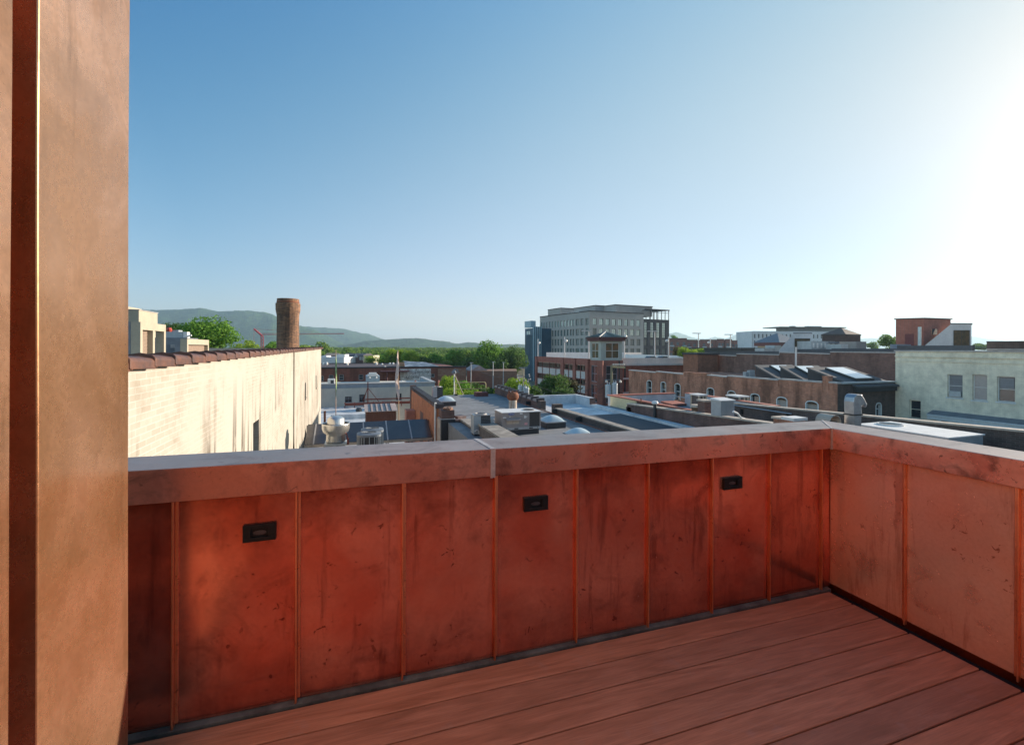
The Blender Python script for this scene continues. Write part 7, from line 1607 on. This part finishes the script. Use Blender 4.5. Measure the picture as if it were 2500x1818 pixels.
for i, (px, yt, w_, h_, D, k, m_, lab) in enumerate((
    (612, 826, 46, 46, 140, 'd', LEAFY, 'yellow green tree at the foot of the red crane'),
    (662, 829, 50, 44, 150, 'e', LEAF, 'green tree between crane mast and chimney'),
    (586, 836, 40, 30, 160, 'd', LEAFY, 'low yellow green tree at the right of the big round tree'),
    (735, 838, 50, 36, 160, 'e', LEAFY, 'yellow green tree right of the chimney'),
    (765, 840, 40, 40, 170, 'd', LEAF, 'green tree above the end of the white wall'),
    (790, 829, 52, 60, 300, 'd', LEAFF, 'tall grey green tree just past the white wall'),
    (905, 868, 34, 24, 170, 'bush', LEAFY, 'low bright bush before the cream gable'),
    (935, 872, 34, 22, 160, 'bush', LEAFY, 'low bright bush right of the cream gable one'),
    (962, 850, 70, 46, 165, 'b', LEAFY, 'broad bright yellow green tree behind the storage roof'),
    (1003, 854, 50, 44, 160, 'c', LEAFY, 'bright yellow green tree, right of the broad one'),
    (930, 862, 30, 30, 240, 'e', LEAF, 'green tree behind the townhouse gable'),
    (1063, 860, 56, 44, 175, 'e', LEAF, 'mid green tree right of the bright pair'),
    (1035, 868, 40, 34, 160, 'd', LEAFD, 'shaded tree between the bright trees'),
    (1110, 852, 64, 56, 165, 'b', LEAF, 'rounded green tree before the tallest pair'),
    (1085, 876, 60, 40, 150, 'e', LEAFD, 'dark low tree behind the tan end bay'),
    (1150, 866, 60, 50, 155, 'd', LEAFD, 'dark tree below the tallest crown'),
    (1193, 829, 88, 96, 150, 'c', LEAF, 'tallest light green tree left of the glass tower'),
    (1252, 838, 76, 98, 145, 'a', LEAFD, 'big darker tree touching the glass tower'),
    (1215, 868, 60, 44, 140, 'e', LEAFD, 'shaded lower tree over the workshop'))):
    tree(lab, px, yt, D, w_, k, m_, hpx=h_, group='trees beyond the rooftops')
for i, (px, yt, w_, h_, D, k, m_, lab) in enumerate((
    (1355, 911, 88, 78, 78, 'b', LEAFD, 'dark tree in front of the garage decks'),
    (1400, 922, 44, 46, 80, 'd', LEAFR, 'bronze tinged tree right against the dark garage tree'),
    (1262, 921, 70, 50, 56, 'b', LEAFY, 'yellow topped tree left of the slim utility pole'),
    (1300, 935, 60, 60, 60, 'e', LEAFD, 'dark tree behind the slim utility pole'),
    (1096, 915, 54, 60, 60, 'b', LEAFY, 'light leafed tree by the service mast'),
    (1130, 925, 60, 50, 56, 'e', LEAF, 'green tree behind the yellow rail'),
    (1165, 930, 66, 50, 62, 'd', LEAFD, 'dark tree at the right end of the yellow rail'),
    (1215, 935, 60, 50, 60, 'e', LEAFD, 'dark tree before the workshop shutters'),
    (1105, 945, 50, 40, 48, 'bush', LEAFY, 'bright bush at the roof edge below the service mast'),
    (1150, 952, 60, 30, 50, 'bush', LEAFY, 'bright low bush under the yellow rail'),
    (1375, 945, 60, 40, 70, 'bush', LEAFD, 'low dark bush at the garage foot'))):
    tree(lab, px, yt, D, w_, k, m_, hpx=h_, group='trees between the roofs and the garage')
for (px, yt, w_, h_, D, k, m_, lab) in ((1668, 846, 30, 34, 92, 'bush', LEAFY, 'bright yellow bush above the orange brown block, leftmost'), (1690, 852, 34, 26, 88, 'bush', LEAFY, 'bright yellow bush between its neighbours above the orange brown block'), (1709, 850, 26, 28, 92, 'bush', LEAFY, 'bright yellow bush at the right of the three above the orange brown block'), (1655, 842, 26, 50, 110, 'e', LEAFR, 'brownish bush behind the yellow ones'), (1730, 864, 20, 10, 84, 'bush', LEAFY, 'tiny bright bush top at the foot of the thick lamp post')):
    tree(lab, px, yt, D, w_, k, m_, hpx=h_, group='bushes above the orange brown block')
for (px, yt, w_, h_, D, k, m_, lab) in ((1645, 816, 22, 20, 380, 'd', LEAF, 'small tree peeking over the apartments beside the office block'), (1826, 836, 50, 30, 420, 'e', LEAFF, 'pale green tree left of the white hotel'), (2133, 832, 34, 26, 300, 'd', LEAFF, 'hazy green tree between lift house and brick tower'), (2172, 812, 48, 46, 130, 'e', LEAFF, 'pale wispy tree against the brick lift tower'), (2400, 838, 60, 20, 300, 'd', LEAFF, 'hazy tree line tree right of the slanted stair head'), (2385, 836, 40, 20, 320, 'e', LEAFF, 'hazy green tree just right of the slanted stair head')):
    tree(lab, px, yt, D, w_, k, m_, hpx=h_, group='hazy trees on the right skyline')

# woods: one mass of crowns out to the foot of the hills
g = np.random.default_rng(11)
pv, pf = crown_np(21, 12, 26, .13); VS = []; FS = []; base = 0
for i in range(1500):
    px = g.uniform(300, 2500) if i % 5 == 0 else g.uniform(560, 1320); D = 230 * (1700 / 230) ** (g.random() ** .8)
    if px > 1320 and D < 420: D += 300
    if 780 < px < 915 and D < 260: continue
    p = at(px, 850, D=D); rad = g.uniform(4.5, 7.5) * (1 + D / 2200); h = g.uniform(9, 15) + (D / 260 if D > 500 else 0)
    if px > 1320: h *= .8
    th = g.uniform(0, 6.28); c_, s_ = math.cos(th), math.sin(th); v = pv * np.array([rad, rad, rad * .9])
    v = np.stack([v[:, 0] * c_ - v[:, 1] * s_ + p.x, v[:, 0] * s_ + v[:, 1] * c_ + p.y, v[:, 2] + h - rad * .8], 1)
    VS.append(v); FS.append(pf + base); base += len(v)
me = npmesh('woods', np.concatenate(VS), np.concatenate(FS), LEAFF)
wo_ = bpy.data.objects.new('woods', me); col.objects.link(wo_); wo_['kind'] = 'stuff'; wo_['label'] = 'wooded plain stretching to the hills'

# hills
from mathutils import noise
def hill(name, prof, D, width, mat, amp, seed):
    pts = [at(px, py, D=D) for px, py in prof]
    g = np.random.default_rng(seed); nx, ny = 620, 44
    cum = [0.0]
    for a, b in zip(pts[:-1], pts[1:]): cum.append(cum[-1] + (b - a).length)
    V = np.zeros((nx, ny, 3)); ph = g.uniform(0, 6.28, (8, 2)); 
    for i in range(nx):
        s = cum[-1] * i / (nx - 1); k = min(len(pts) - 2, max(0, int(np.searchsorted(cum, s)) - 1)); t = (s - cum[k]) / (cum[k + 1] - cum[k]); p = pts[k].lerp(pts[k + 1], t)
        dv = Vector((p.x, p.y, 0)).normalized()
        for j in range(ny):
            q = j / (ny - 1); off = (q - .62) * width; sh = math.exp(-((q - .62) / .26) ** 2)
            # spurs and gullies, none at the crest line
            w3 = Vector((p.x + dv.x * off, p.y + dv.y * off, seed * 50.0)); sp = noise.fractal(w3 / 900, 1.0, 2.0, 4) * 1.6
            h = (p.z) * sh * (1 + amp * sp * (1 - sh)) + noise.fractal(w3 / 160, 1.0, 2.0, 2) * 16 * min(1, sh * 2) + 1.5 * g.normal() * sh
            V[i, j] = (p.x + dv.x * off, p.y + dv.y * off, max(h - 1, -2))
    ii, jj = np.meshgrid(np.arange(nx - 1), np.arange(ny - 1), indexing='ij'); a = (ii * ny + jj).ravel()
    f = np.stack([a, a + ny, a + ny + 1, a + 1], 1); me = npmesh(name, V.reshape(-1, 3), f, mat)
    o = bpy.data.objects.new(name, me); col.objects.link(o); o['kind'] = 'structure'; return o
def hillmat():
    s = NT('wooded_hillside'); n1 = s.noise(.02, 6, .7); n2 = s.noise(.0035, 4, .6)
    c = s.mix(s.ramp(n1, [(.38, 0.0), (.62, 1.0)]), (.02, .05, .018), (.075, .14, .045)); c = s.mix(s.ramp(n2, [(.4, 0.0), (.6, 1.0)]), c, (.05, .075, .03), 'MIX') if False else c
    s.set('Base Color', c); s.set('Roughness', .95); s.set('Specular IOR Level', .1); s.bump(n1, 1.0, 25); return s.m
HM = hillmat()
hill('hills', [(150, 758), (250, 757), (340, 757), (400, 757), (466, 754), (485, 754), (530, 760), (560, 759), (600, 759), (625, 762), (665, 768), (700, 783), (730, 794), (760, 803), (800, 822), (850, 845), (880, 856)], 3900, 2600, HM, .5, 3)
hill('hills', [(560, 835), (640, 815), (700, 803), (730, 798), (800, 800), (850, 806), (880, 812), (900, 817), (930, 826), (960, 834), (1000, 842), (1060, 850)], 5200, 3000, HM, .5, 5)
hill('hills', [(820, 846), (900, 832), (960, 828), (985, 826.5), (1010, 826), (1035, 828), (1060, 832), (1100, 836), (1160, 838), (1220, 841), (1300, 843), (1400, 846)], 3300, 1800, HM, .4, 7)
hill('hills', [(1300, 846), (1500, 838), (1560, 834), (1600, 824), (1640, 813), (1651, 811), (1670, 816), (1700, 826), (1720, 828), (1745, 823), (1770, 826), (1795, 818), (1815, 815.5), (1840, 817), (1900, 824), (2000, 836), (2060, 832), (2120, 826), (2150, 825), (2190, 830), (2300, 828), (2380, 822), (2430, 830), (2520, 838), (2650, 846)], 7200, 3200, HM, .3, 9)

# the air
hz = bpy.data.materials.new('haze'); hz.use_nodes = True; t = hz.node_tree; t.nodes.clear()
ho = t.nodes.new('ShaderNodeOutputMaterial'); pv_ = t.nodes.new('ShaderNodeVolumePrincipled')
pv_.inputs['Color'].default_value = (.60, .84, 1.0, 1); pv_.inputs['Density'].default_value = HAZE_DENSITY; pv_.inputs['Anisotropy'].default_value = .3
t.links.new(pv_.outputs[0], ho.inputs['Volume'])
mb = MB(); mb.box(-11000, 13000, -300, 13500, -3.2, 460); o = mb.build('haze', hz); o['kind'] = 'stuff'; o['label'] = 'thin summer haze over the town and hills'
